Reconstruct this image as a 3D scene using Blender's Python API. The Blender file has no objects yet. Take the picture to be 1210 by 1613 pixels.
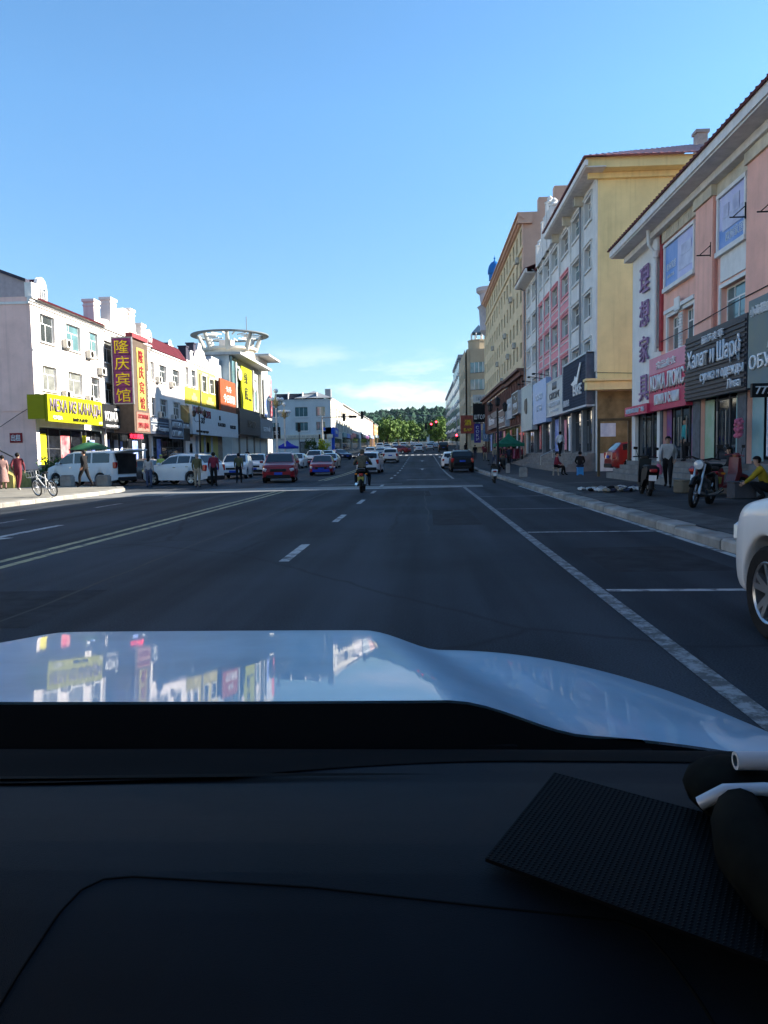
import bpy, bmesh, math, random
from math import radians as R, sin, cos, pi
from mathutils import Vector, Matrix
random.seed(7)
S = bpy.context.scene
COL = S.collection

# ------------------------------------------------------------------ camera
CAM_H = 1.42
YAW, PITCH, ROLL = R(2.929), R(4.2625), R(1.0)
cam_d = bpy.data.cameras.new('camera'); cam = bpy.data.objects.new('camera', cam_d); COL.objects.link(cam)
cam_d.sensor_fit = 'HORIZONTAL'; cam_d.sensor_width = 36.0; cam_d.lens = 36.0*1200/1210
cam_d.clip_start = 0.03; cam_d.clip_end = 6000
F = Vector((-sin(YAW)*cos(PITCH), cos(YAW)*cos(PITCH), -sin(PITCH)))
RR = Vector((cos(YAW), sin(YAW), 0)); UU = RR.cross(F)
R2 = RR*cos(ROLL) - UU*sin(ROLL); U2 = UU*cos(ROLL) + RR*sin(ROLL)
cam.matrix_world = Matrix(((R2.x, U2.x, -F.x, 0), (R2.y, U2.y, -F.y, 0), (R2.z, U2.z, -F.z, CAM_H), (0, 0, 0, 1)))
S.camera = cam

# ------------------------------------------------------------------ sun, sky, exposure
SUN_EL, SUN_AZ = 27.0, 15.5            # azimuth measured from +X towards +Y
w = bpy.data.worlds.new('World'); S.world = w; w.use_nodes = True
nt = w.node_tree; nt.nodes.clear()
out = nt.nodes.new('ShaderNodeOutputWorld'); bg = nt.nodes.new('ShaderNodeBackground')
sky = nt.nodes.new('ShaderNodeTexSky'); sky.sky_type = 'NISHITA'; sky.sun_disc = False
sky.sun_elevation = R(SUN_EL); sky.sun_rotation = R(90-SUN_AZ); sky.altitude = 400
sky.air_density = 1.0; sky.dust_density = 0.35; sky.ozone_density = 2.2
tc = nt.nodes.new('ShaderNodeTexCoord')
sep = nt.nodes.new('ShaderNodeSeparateXYZ'); nt.links.new(tc.outputs['Generated'], sep.inputs[0])
# thin fair-weather cloud low over the whole horizon
mp = nt.nodes.new('ShaderNodeMapping'); mp.inputs['Scale'].default_value = (2.6, 2.6, 10.0); mp.inputs['Location'].default_value = (0.35, 0.2, 0.1)
nt.links.new(tc.outputs['Generated'], mp.inputs[0])
nz = nt.nodes.new('ShaderNodeTexNoise'); nz.inputs['Scale'].default_value = 3.0; nz.inputs['Detail'].default_value = 7; nz.inputs['Roughness'].default_value = 0.58
nt.links.new(mp.outputs[0], nz.inputs['Vector'])
cr = nt.nodes.new('ShaderNodeValToRGB'); cr.color_ramp.elements[0].position = 0.48; cr.color_ramp.elements[1].position = 0.66
nt.links.new(nz.outputs['Fac'], cr.inputs[0])
lo = nt.nodes.new('ShaderNodeMapRange'); lo.inputs['From Min'].default_value = 0.15; lo.inputs['From Max'].default_value = 0.07
lo.inputs['To Min'].default_value = 0.0; lo.inputs['To Max'].default_value = 0.85
nt.links.new(sep.outputs['Z'], lo.inputs['Value'])
mu = nt.nodes.new('ShaderNodeMath'); mu.operation = 'MULTIPLY'
nt.links.new(cr.outputs[0], mu.inputs[0]); nt.links.new(lo.outputs[0], mu.inputs[1])
mx = nt.nodes.new('ShaderNodeMix'); mx.data_type = 'RGBA'
mx.inputs['B'].default_value = (5.0, 5.2, 5.5, 1)
nt.links.new(mu.outputs[0], mx.inputs['Factor']); 
tint = nt.nodes.new('ShaderNodeMix'); tint.data_type = 'RGBA'; tint.blend_type = 'MULTIPLY'; tint.inputs['Factor'].default_value = 1.0
hz = nt.nodes.new('ShaderNodeMapRange'); hz.inputs['From Max'].default_value = 0.4; hz.inputs['To Min'].default_value = 0.0; hz.inputs['To Max'].default_value = 1.0
nt.links.new(sep.outputs['Z'], hz.inputs['Value'])          # clear dry air: deeper blue, little horizon glare, alike all round
hc = nt.nodes.new('ShaderNodeMix'); hc.data_type = 'RGBA'; hc.inputs['A'].default_value = (0.55, 0.60, 0.62, 1); hc.inputs['B'].default_value = (0.70, 0.97, 1.08, 1)
nt.links.new(hz.outputs[0], hc.inputs['Factor']); nt.links.new(hc.outputs['Result'], tint.inputs['B'])
nt.links.new(sky.outputs[0], tint.inputs['A']); nt.links.new(tint.outputs['Result'], mx.inputs['A'])
nt.links.new(mx.outputs['Result'], bg.inputs['Color'])
bg.inputs['Strength'].default_value = 0.065
nt.links.new(bg.outputs[0], out.inputs['Surface'])
sun_d = bpy.data.lights.new('sun', 'SUN'); sun_d.energy = 5.0; sun_d.angle = R(0.5); sun_d.color = (1.0, 0.91, 0.77)
sun = bpy.data.objects.new('sun', sun_d); COL.objects.link(sun)
to_sun = Vector((cos(R(SUN_EL))*cos(R(SUN_AZ)), cos(R(SUN_EL))*sin(R(SUN_AZ)), sin(R(SUN_EL))))
sun.rotation_euler = to_sun.to_track_quat('Z', 'Y').to_euler(); sun.location = to_sun*300
vs = S.view_settings; vs.view_transform = 'Standard'; vs.look = 'None'; vs.gamma = 1.0; vs.use_curve_mapping = False
vs.exposure = 2.07
S.render.engine = 'CYCLES'
S.cycles.max_bounces = 7; S.cycles.glossy_bounces = 3; S.cycles.transparent_max_bounces = 8; S.cycles.diffuse_bounces = 4
S.cycles.use_denoising = True

# ------------------------------------------------------------------ materials
MATS = {}
def mat(name, col=(0.5, 0.5, 0.5), rough=0.6, metal=0.0, var=0.12, scale=3.0, bump=0.0, bscale=40.0, coat=0.0, spec=0.10,
        emit=0.0, col2=None, streak=0.0, dirt=0.0, alpha=None):
    """a procedural material: base colour broken up by two noises, optional vertical streaks, relief and clear coat"""
    if name in MATS: return MATS[name]
    m = bpy.data.materials.new(name); m.use_nodes = True; MATS[name] = m
    n = m.node_tree.nodes; l = m.node_tree.links; b = n['Principled BSDF']
    b.inputs['Roughness'].default_value = rough; b.inputs['Metallic'].default_value = metal
    b.inputs['Specular IOR Level'].default_value = spec; b.inputs['Coat Weight'].default_value = coat; b.inputs['Coat Roughness'].default_value = 0.04
    if emit:
        b.inputs['Emission Color'].default_value = (*col, 1); b.inputs['Emission Strength'].default_value = emit
    t = n.new('ShaderNodeTexCoord')
    no = n.new('ShaderNodeTexNoise'); no.inputs['Scale'].default_value = scale; no.inputs['Detail'].default_value = 6; no.inputs['Roughness'].default_value = 0.62
    l.new(t.outputs['Object'], no.inputs['Vector'])
    c2 = col2 if col2 else tuple(c*(1-2.2*var) for c in col)
    ra = n.new('ShaderNodeValToRGB'); ra.color_ramp.elements[0].position = 0.32; ra.color_ramp.elements[1].position = 0.68
    ra.color_ramp.elements[0].color = (*[max(0, c) for c in c2], 1); ra.color_ramp.elements[1].color = (*[min(1, c*(1+var*0.4)) for c in col], 1)
    l.new(no.outputs['Fac'], ra.inputs[0]); src = ra.outputs[0]
    if streak > 0:
        mp_ = n.new('ShaderNodeMapping'); mp_.inputs['Scale'].default_value = (2.2, 2.2, 0.12); l.new(t.outputs['Object'], mp_.inputs[0])
        n2 = n.new('ShaderNodeTexNoise'); n2.inputs['Scale'].default_value = 1.6; n2.inputs['Detail'].default_value = 5; l.new(mp_.outputs[0], n2.inputs['Vector'])
        r2_ = n.new('ShaderNodeMapRange'); r2_.inputs['From Min'].default_value = 0.52; r2_.inputs['From Max'].default_value = 0.75
        r2_.inputs['To Max'].default_value = streak; l.new(n2.outputs['Fac'], r2_.inputs['Value'])
        mi = n.new('ShaderNodeMix'); mi.data_type = 'RGBA'; mi.inputs['B'].default_value = (*[c*0.45 for c in col], 1)
        l.new(r2_.outputs[0], mi.inputs['Factor']); l.new(src, mi.inputs['A']); src = mi.outputs['Result']
    l.new(src, b.inputs['Base Color'])
    if emit: l.new(src, b.inputs['Emission Color'])
    if bump > 0:
        bn = n.new('ShaderNodeTexNoise'); bn.inputs['Scale'].default_value = bscale; bn.inputs['Detail'].default_value = 4; l.new(t.outputs['Object'], bn.inputs['Vector'])
        bp = n.new('ShaderNodeBump'); bp.inputs['Strength'].default_value = bump; bp.inputs['Distance'].default_value = 0.02
        l.new(bn.outputs['Fac'], bp.inputs['Height']); l.new(bp.outputs[0], b.inputs['Normal'])
    return m

def clear_glass(name):
    """clean clear glass: lets everything through"""
    m = bpy.data.materials.new(name); m.use_nodes = True; n = m.node_tree.nodes; n.remove(n['Principled BSDF'])
    tr = n.new('ShaderNodeBsdfTransparent'); tr.inputs[0].default_value = (1, 1, 1, 1); m.node_tree.links.new(tr.outputs[0], n['Material Output'].inputs[0]); return m

# ------------------------------------------------------------------ mesh helpers
class MB:
    """collects faces; build() links them as ONE mesh object"""
    def __init__(s): s.v = []; s.f = []; s.m = []
    def add(s, vs_, fs, mi=0):
        o = len(s.v); s.v += [tuple(p) for p in vs_]
        for f in fs: s.f.append(tuple(i+o for i in f)); s.m.append(mi)
        return s
    def box(s, x0, x1, y0, y1, z0, z1, mi=0):
        return s.add([(x0, y0, z0), (x1, y0, z0), (x1, y1, z0), (x0, y1, z0), (x0, y0, z1), (x1, y0, z1), (x1, y1, z1), (x0, y1, z1)],
                     [(0, 3, 2, 1), (4, 5, 6, 7), (0, 1, 5, 4), (1, 2, 6, 5), (2, 3, 7, 6), (3, 0, 4, 7)], mi)
    def cbox(s, c, sx, sy, sz, mi=0, rot=None, bev=0.0):
        hx, hy, hz = sx/2, sy/2, sz/2
        if bev > 0:
            pts = []
            b = bev
            for zz, ins in ((-hz, b), (-hz+b, 0), (hz-b, 0), (hz, b)):
                ax, ay = hx-ins, hy-ins
                k = b if ins == 0 else b
                pts.append([(ax, -ay+k, zz), (ax, ay-k, zz), (ax-k, ay, zz), (-ax+k, ay, zz), (-ax, ay-k, zz), (-ax, -ay+k, zz), (-ax+k, -ay, zz), (ax-k, -ay, zz)])
            vv = [p for r in pts for p in r]; ff = [tuple(range(7, -1, -1)), tuple(range(24, 32))]
            for r in range(3):
                for i in range(8): ff.append((r*8+i, r*8+(i+1) % 8, (r+1)*8+(i+1) % 8, (r+1)*8+i))
        else:
            vv = [(x, y, z) for z in (-hz, hz) for x, y in ((-hx, -hy), (hx, -hy), (hx, hy), (-hx, hy))]
            ff = [(0, 3, 2, 1), (4, 5, 6, 7), (0, 1, 5, 4), (1, 2, 6, 5), (2, 3, 7, 6), (3, 0, 4, 7)]
        M_ = rot.to_matrix() if rot is not None and hasattr(rot, 'to_matrix') else rot
        c = Vector(c)
        vv = [(M_ @ Vector(p) if M_ is not None else Vector(p)) + c for p in vv]
        return s.add(vv, ff, mi)
    def tube(s, pts, r, seg=8, mi=0, closed=False, cap=True):
        pts = [Vector(p) for p in pts]; n = len(pts); rs = r if isinstance(r, (list, tuple)) else [r]*n
        rings = []; up = Vector((0, 0, 1)); prev = None
        for i, p in enumerate(pts):
            if closed: d = pts[(i+1) % n]-pts[i-1]
            else: d = pts[min(i+1, n-1)]-pts[max(i-1, 0)]
            d.normalize()
            if prev is None:
                a = d.cross(up)
                if a.length < 1e-3: a = d.cross(Vector((1, 0, 0)))
            else:
                a = prev - d*prev.dot(d)
                if a.length < 1e-5: a = d.cross(up)
            a.normalize(); prev = a; b = d.cross(a)
            rings.append([p + (a*cos(2*pi*k/seg)+b*sin(2*pi*k/seg))*rs[i] for k in range(seg)])
        vv = [q for g in rings for q in g]; ff = []
        for i in range(n if closed else n-1):
            j = (i+1) % n
            for k in range(seg): ff.append((i*seg+k, i*seg+(k+1) % seg, j*seg+(k+1) % seg, j*seg+k))
        if cap and not closed: ff += [tuple(range(seg-1, -1, -1)), tuple((n-1)*seg+k for k in range(seg))]
        return s.add(vv, ff, mi)
    def lathe(s, prof, seg=16, c=(0, 0, 0), axis='z', mi=0, a0=0.0, a1=2*pi):
        vv = []; ff = []; full = abs(a1-a0-2*pi) < 1e-6; m = seg if full else seg+1
        for r, h in prof:
            for k in range(m):
                a = a0+(a1-a0)*k/seg; x, y = r*cos(a), r*sin(a)
                p = {'z': (x, y, h), 'x': (h, x, y), 'y': (y, h, x)}[axis]
                vv.append((p[0]+c[0], p[1]+c[1], p[2]+c[2]))
        for i in range(len(prof)-1):
            for k in range(seg):
                k2 = (k+1) % m; ff.append((i*m+k, i*m+k2, (i+1)*m+k2, (i+1)*m+k))
        return s.add(vv, ff, mi)
    def ball(s, c, r, seg=10, rings=6, mi=0, sx=1, sy=1, sz=1):
        vv = []; ff = []
        for i in range(rings+1):
            t = pi*i/rings
            for k in range(seg): a = 2*pi*k/seg; vv.append((c[0]+r*sx*sin(t)*cos(a), c[1]+r*sy*sin(t)*sin(a), c[2]+r*sz*cos(t)))
        for i in range(rings):
            for k in range(seg): ff.append((i*seg+k, (i+1)*seg+k, (i+1)*seg+(k+1) % seg, i*seg+(k+1) % seg))
        return s.add(vv, ff, mi)
    def prism(s, poly, axis, a, b, mi=0):
        """poly of 2D points extruded along axis ('x': points are (y,z); 'y': (x,z); 'z': (x,y))"""
        def P(p, t): return {'x': (t, p[0], p[1]), 'y': (p[0], t, p[1]), 'z': (p[0], p[1], t)}[axis]
        n = len(poly); vv = [P(p, a) for p in poly]+[P(p, b) for p in poly]
        ff = [tuple(range(n-1, -1, -1)), tuple(range(n, 2*n))]+[(i, (i+1) % n, n+(i+1) % n, n+i) for i in range(n)]
        return s.add(vv, ff, mi)
    def mesh(s, name, mats, smooth=None):
        me = bpy.data.meshes.new(name); me.from_pydata(s.v, [], s.f)
        ms = mats if isinstance(mats, (list, tuple)) else [mats]
        for m in ms: me.materials.append(m)
        if len(ms) > 1: me.polygons.foreach_set('material_index', s.m)
        bm = bmesh.new(); bm.from_mesh(me); bmesh.ops.recalc_face_normals(bm, faces=bm.faces); bm.to_mesh(me); bm.free()
        if smooth is not None:
            me.polygons.foreach_set('use_smooth', [True]*len(me.polygons)); me.set_sharp_from_angle(angle=R(smooth))
        me.update(); return me
    def build(s, name, mats, parent=None, smooth=None, **kw):
        return link(name, s.mesh(name, mats, smooth), parent, **kw)

def link(name, me, parent=None, loc=None, rot=None, scale=None):
    o = bpy.data.objects.new(name, me); COL.objects.link(o)
    if parent is not None: o.parent = parent
    if loc is not None: o.location = loc
    if rot is not None: o.rotation_euler = rot if hasattr(rot, '__len__') else (0, 0, rot)
    if scale is not None: o.scale = scale
    return o
def tag(o, label, cat, group=None):
    o['label'] = label; o['category'] = cat
    if group: o['group'] = group
    return o
def thing(name, label, cat, loc=(0, 0, 0), rz=0.0, group=None):
    o = bpy.data.objects.new(name, None); COL.objects.link(o); o.empty_display_size = 0.3
    o.location = loc; o.rotation_euler = (0, 0, rz); return tag(o, label, cat, group)
def struct(o): o['kind'] = 'structure'; return o
def copy_tree(o, parent=None):
    c = o.copy(); COL.objects.link(c); c.parent = parent
    for ch in o.children: copy_tree(ch, c)
    return c

_txt = {}
def text_mesh(body, w_, h_, depth=0.03, bold=0.0, m=None, res=2, spacing=1.0):
    """lettering fitted to w_ x h_, lying in x-z, facing -y, origin at its centre"""
    cu = bpy.data.curves.new('lettering', 'FONT'); cu.body = body; cu.resolution_u = res; cu.offset = bold*0.4 if all(ord(c) < 0x2e80 for c in body) else 0.0; cu.space_line = spacing; cu.align_x = 'CENTER'
    o = bpy.data.objects.new('lettering', cu); COL.objects.link(o); bpy.context.view_layer.update()
    me = bpy.data.meshes.new_from_object(o.evaluated_get(bpy.context.evaluated_depsgraph_get()))
    bpy.data.objects.remove(o); bpy.data.curves.remove(cu)
    xs = [v.co.x for v in me.vertices]; ys = [v.co.y for v in me.vertices]
    x0, x1, y0, y1 = min(xs), max(xs), min(ys), max(ys)
    sx, sy = w_/max(x1-x0, 1e-4), h_/max(y1-y0, 1e-4); cx, cy = (x0+x1)/2, (y0+y1)/2
    bm = bmesh.new(); bm.from_mesh(me)
    for v in bm.verts: v.co = Vector(((v.co.x-cx)*sx, 0, (v.co.y-cy)*sy))
    bmesh.ops.recalc_face_normals(bm, faces=bm.faces)
    if depth > 0:
        g = bmesh.ops.extrude_face_region(bm, geom=bm.faces[:])
        for v in [e for e in g['geom'] if isinstance(e, bmesh.types.BMVert)]: v.co.y -= depth
        bmesh.ops.recalc_face_normals(bm, faces=bm.faces)
    bm.to_mesh(me); bm.free()
    if m: me.materials.clear(); me.materials.append(m)
    me.name = 'lettering'; return me

def gz(y):
    """height of the street: level at first, then a gentle climb"""
    if y < 50: return 0.0
    if y < 80: return 0.022*(y-50)**2/60
    return 0.33+0.022*(y-80)

# ================================================================== the setting
def asphalt(name, col, col2, patch=(0.06, 0.06, 0.062)):
    m = bpy.data.materials.new(name); m.use_nodes = True; n = m.node_tree.nodes; l = m.node_tree.links; b = n['Principled BSDF']
    t = n.new('ShaderNodeTexCoord')
    big = n.new('ShaderNodeTexNoise'); big.inputs['Scale'].default_value = 0.22; big.inputs['Detail'].default_value = 5; l.new(t.outputs['Object'], big.inputs['Vector'])
    mp1 = n.new('ShaderNodeMapping'); mp1.inputs['Scale'].default_value = (1.1, 0.05, 1); l.new(t.outputs['Object'], mp1.inputs[0])
    trk = n.new('ShaderNodeTexNoise'); trk.inputs['Scale'].default_value = 1.0; trk.inputs['Detail'].default_value = 3; l.new(mp1.outputs[0], trk.inputs['Vector'])
    fine = n.new('ShaderNodeTexNoise'); fine.inputs['Scale'].default_value = 70; fine.inputs['Detail'].default_value = 3; l.new(t.outputs['Object'], fine.inputs['Vector'])
    ad = n.new('ShaderNodeMath'); ad.operation = 'ADD'; l.new(big.outputs['Fac'], ad.inputs[0]); l.new(trk.outputs['Fac'], ad.inputs[1])
    ad2 = n.new('ShaderNodeMath'); ad2.operation = 'MULTIPLY_ADD'; ad2.inputs[1].default_value = 0.75; l.new(fine.outputs['Fac'], ad2.inputs[0]); l.new(ad.outputs[0], ad2.inputs[2])
    ra = n.new('ShaderNodeValToRGB'); ra.color_ramp.elements[0].position = 0.85; ra.color_ramp.elements[1].position = 1.5
    mr = n.new('ShaderNodeMapRange'); mr.inputs['From Min'].default_value = 1.1; mr.inputs['From Max'].default_value = 1.65; l.new(ad2.outputs[0], mr.inputs['Value'])
    ra.color_ramp.elements[0].position = 0.1; ra.color_ramp.elements[1].position = 0.9
    ra.color_ramp.elements[0].color = (*col2, 1); ra.color_ramp.elements[1].color = (*col, 1); l.new(mr.outputs[0], ra.inputs[0])
    # cracks
    vo = n.new('ShaderNodeTexVoronoi'); vo.feature = 'DISTANCE_TO_EDGE'; vo.inputs['Scale'].default_value = 0.16
    ds = n.new('ShaderNodeTexNoise'); ds.inputs['Scale'].default_value = 0.9; ds.inputs['Detail'].default_value = 6; l.new(t.outputs['Object'], ds.inputs['Vector'])
    mxv = n.new('ShaderNodeMix'); mxv.data_type = 'VECTOR'; mxv.inputs['Factor'].default_value = 0.25; l.new(t.outputs['Object'], mxv.inputs['A']); l.new(ds.outputs['Color'], mxv.inputs['B']); l.new(mxv.outputs['Result'], vo.inputs['Vector'])
    cr_ = n.new('ShaderNodeMapRange'); cr_.inputs['From Max'].default_value = 0.006; cr_.inputs['To Min'].default_value = 0.45; cr_.inputs['To Max'].default_value = 0.0; l.new(vo.outputs['Distance'], cr_.inputs['Value'])
    mi = n.new('ShaderNodeMix'); mi.data_type = 'RGBA'; mi.inputs['B'].default_value = (0.012, 0.012, 0.013, 1); l.new(cr_.outputs[0], mi.inputs['Factor']); l.new(ra.outputs[0], mi.inputs['A'])
    l.new(mi.outputs['Result'], b.inputs['Base Color'])
    rr = n.new('ShaderNodeMapRange'); rr.inputs['To Min'].default_value = 0.62; rr.inputs['To Max'].default_value = 0.88; l.new(big.outputs['Fac'], rr.inputs['Value']); l.new(rr.outputs[0], b.inputs['Roughness'])
    bp = n.new('ShaderNodeBump'); bp.inputs['Strength'].default_value = 0.9; bp.inputs['Distance'].default_value = 0.012; l.new(fine.outputs['Fac'], bp.inputs['Height']); l.new(bp.outputs[0], b.inputs['Normal'])
    b.inputs['Specular IOR Level'].default_value = 0.07
    return m
M_ROAD = asphalt('asphalt', (0.050, 0.058, 0.070), (0.012, 0.016, 0.021))
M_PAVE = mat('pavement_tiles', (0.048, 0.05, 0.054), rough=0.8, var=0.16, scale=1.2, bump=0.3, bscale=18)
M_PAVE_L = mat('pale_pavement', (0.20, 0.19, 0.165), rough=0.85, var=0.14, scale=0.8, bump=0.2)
M_KERB = mat('kerb_stone', (0.30, 0.29, 0.27), rough=0.85, var=0.17, scale=2.5, bump=0.35, bscale=25, streak=0.25)
M_GROUND = mat('earth', (0.10, 0.10, 0.075), rough=0.95, var=0.2, scale=0.05)
def worn(name, col, hole=0.42, scale=3.0):
    """road paint, worn through to the asphalt in patches"""
    m = bpy.data.materials.new(name); m.use_nodes = True; n = m.node_tree.nodes; l = m.node_tree.links; b = n['Principled BSDF']
    t = n.new('ShaderNodeTexCoord'); no = n.new('ShaderNodeTexNoise'); no.inputs['Scale'].default_value = scale; no.inputs['Detail'].default_value = 9; no.inputs['Roughness'].default_value = 0.75
    l.new(t.outputs['Object'], no.inputs['Vector']); ra = n.new('ShaderNodeValToRGB'); ra.color_ramp.elements[0].position = hole-0.06; ra.color_ramp.elements[1].position = hole+0.06
    ra.color_ramp.elements[0].color = (0.06, 0.06, 0.062, 1); ra.color_ramp.elements[1].color = (*col, 1); l.new(no.outputs['Fac'], ra.inputs[0]); l.new(ra.outputs[0], b.inputs['Base Color'])
    b.inputs['Roughness'].default_value = 0.75; return m
M_WHITE_LINE = worn('white_road_paint', (0.36, 0.37, 0.37), 0.465)
M_WHITE_WORN = worn('scuffed_white_road_paint', (0.24, 0.25, 0.26), 0.515, 7.0)
M_YELLOW_LINE = worn('yellow_road_paint', (0.34, 0.30, 0.15), 0.46)
M_FAINT = worn('faint_white_road_paint', (0.16, 0.165, 0.17), 0.47, 2.0)

YS = [-60, -20, 0, 10, 20, 30, 40, 50, 53, 56, 59, 62, 65, 68, 71, 74, 77, 80, 90, 100, 110, 124, 145, 170, 200, 250, 300, 360, 420, 520]
def strip(x0, x1, y0, y1, dz, nx=1):
    """a sheet following the street profile"""
    m = MB(); ys = [y0]+[y for y in YS if y0 < y < y1]+[y1]; xs = [x0+(x1-x0)*i/nx for i in range(nx+1)]
    vv = [(x, y, gz(y)+dz) for y in ys for x in xs]; k = nx+1
    m.add(vv, [(j*k+i, j*k+i+1, (j+1)*k+i+1, (j+1)*k+i) for j in range(len(ys)-1) for i in range(nx)]); return m
# ground: one sheet to the horizon
g = MB(); ys = YS+[700, 900, 1000, 1150]; gv = []
for y in ys:
    zz = gz(min(y, 520)) if y <= 520 else gz(520)+(min(y, 1000)-520)*0.02
    for x in (-2400, -400, -60, 60, 400, 2400): gv.append((x, y, zz-0.03))
g.add(gv, [(j*6+i, j*6+i+1, (j+1)*6+i+1, (j+1)*6+i) for j in range(len(ys)-1) for i in range(5)])
struct(g.build('ground', M_GROUND))
road = struct(strip(-60, 60, -30, 520, 0.0, 4).build('road', M_ROAD))

def marking(name, m, quad_xy, dz=0.004):
    mb = MB(); mb.add([(x, y, gz(y)+dz) for x, y in quad_xy], [tuple(range(len(quad_xy)))]); return mb.build(name, m, road)
def line_y(name, m, x, wd, y0, y1, dz=0.004): return strip(x-wd/2, x+wd/2, y0, y1, dz).build(name, m, road)
line_y('yellow_line', M_YELLOW_LINE, -6.02, 0.14, -20, 31.0); line_y('yellow_line', M_YELLOW_LINE, -5.68, 0.14, -20, 31.2)
line_y('yellow_line', M_YELLOW_LINE, -6.02, 0.14, 44, 122); line_y('yellow_line', M_YELLOW_LINE, -5.68, 0.14, 44, 122)
for k in range(-2, 5):
    y0 = 10.2+6.1*k
    if abs(y0-4.1) < 0.1: continue
    line_y('lane_dash', M_WHITE_LINE, -1.9, 0.14, y0, y0+2.0)
for k in range(12): line_y('lane_dash', M_WHITE_LINE, -1.9, 0.16, 46+6.1*k, 48+6.1*k)
for k in range(0, 5): line_y('lane_dash', M_WHITE_WORN, -9.8, 0.15, 4+6.1*k, 6+6.1*k)
for k in range(14): line_y('lane_dash', M_WHITE_LINE, -1.9, 0.15, 150+9*k, 153+9*k)
line_y('yellow_line', M_YELLOW_LINE, -5.85, 0.2, 147, 330)
line_y('parking_line', M_WHITE_WORN, 1.78, 0.14, -6, 33.4); line_y('parking_line', M_WHITE_WORN, 1.78, 0.15, 44, 120)
line_y('kerb_line', M_WHITE_LINE, 4.14, 0.11, -6, 33); line_y('kerb_line', M_FAINT, 4.14, 0.11, 44, 118)
for y in (2.0, 7.75, 13.6, 19.4, 25.2): marking('bay_line', M_WHITE_LINE if y < 14 else M_FAINT, [(1.87, y), (4.07, y-0.05), (4.07, y+0.07), (1.87, y+0.12)])
marking('stop_line', M_WHITE_LINE, [(-5.55, 32.2), (1.7, 33.0), (1.7, 33.5), (-5.55, 32.7)])
marking('stop_line', M_WHITE_LINE, [(-5.6, 121.6), (4.0, 121.6), (4.0, 122.3), (-5.6, 122.3)])
for k in range(16): marking('zebra_stripe', M_WHITE_LINE, [(-11.8+1.0*k, 124.0), (-11.35+1.0*k, 124.0), (-11.35+1.0*k, 129.0), (-11.8+1.0*k, 129.0)])
cs_ = MB(); lo_e = [(-12.9, 27.0), (-11.1, 28.6), (-8.9, 30.3), (-6.0, 31.5), (-.7, 32.4), (2.6, 32.8)]; up_e = [(-12.9, 31.6), (-11.8, 32.6), (-9.9, 34.0), (-6.8, 35.1), (-.75, 35.2), (2.7, 34.7)]  # sunlit strip across the road, its brightness put into a paler colour
cs_.add([(x, y, .003) for x, y in lo_e]+[(x, y, .003) for x, y in up_e], [(i, i+1, 7+i, 6+i) for i in range(5)]); cs_.build('sunlit_band', worn('sunlit_road_tone', (0.14, 0.14, 0.135), 0.40, 1.5), road)
M_TAR = mat('tar_seam', (0.012, 0.012, 0.013), rough=0.6, var=0.3, scale=4); M_PATCH = mat('asphalt_patch', (0.028, 0.031, 0.036), rough=0.85, var=0.25, scale=3, bump=0.3, bscale=60)
def seam(pts, wd=.05):
    mb = MB(); n_ = len(pts); vv = []
    for i, (x, y) in enumerate(pts):
        a = pts[max(0, i-1)]; b = pts[min(n_-1, i+1)]; d = Vector((b[0]-a[0], b[1]-a[1])).normalized(); w_ = wd*random.uniform(.5, 1.3)/2
        vv += [(x-d.y*w_, y+d.x*w_, gz(y)+.0022), (x+d.y*w_, y-d.x*w_, gz(y)+.0022)]
    mb.add(vv, [(2*i, 2*i+1, 2*i+3, 2*i+2) for i in range(n_-1)]); return mb.build('tar_seam', M_TAR, road)
seam([(-3.75+random.uniform(-.04, .04), 4+.8*i) for i in range(34)]); seam([(0.1+random.uniform(-.05, .05), 14.0+.9*i) for i in range(18)], .03)
seam([(-5.5+.6*i, 12.9+random.uniform(-.05, .05)) for i in range(16)], .035); seam([(-5.4+.6*i, 24.2+random.uniform(-.06, .06)) for i in range(12)], .03); seam([(-12.5+.6*i, 20.5+random.uniform(-.06, .06)) for i in range(10)], .03)
for (x0, x1, y0, y1) in ((-4.9, -3.4, 6.2, 8.1), (0.2, 1.2, 15.2, 19.5), (-10.6, -8.8, 13.5, 16.2), (2.2, 3.7, 9.0, 11.4), (-1.4, .3, 26, 30)): marking('asphalt_patch', M_PATCH, [(x0, y0), (x1, y0+.05), (x1-.06, y1), (x0+.04, y1-.06)], .0012)
def arrow(x, y, s=1, turn=0, m=None):
    pts = [(x-0.09, y), (x+0.09, y), (x+0.09, y+2.6*s), (x+0.36, y+2.6*s), (x, y+4.2*s), (x-0.36, y+2.6*s), (x-0.09, y+2.6*s)]
    marking('lane_arrow', m or M_WHITE_LINE, pts)
arrow(0.0, 66); arrow(-3.8, 64); arrow(0.0, 92); arrow(-3.8, 90, m=M_FAINT)
arrow(-8.0, 16.4, -1, m=M_WHITE_LINE); arrow(-11.4, 16.2, -1)
marking('worn_patch', M_FAINT, [(-5.0, 37), (-1, 37.2), (-1, 37.6), (-5, 37.4)]); marking('lane_dash', M_FAINT, [(-0.9, 43), (1.4, 43.1), (1.4, 43.6), (-0.9, 43.5)])

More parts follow.
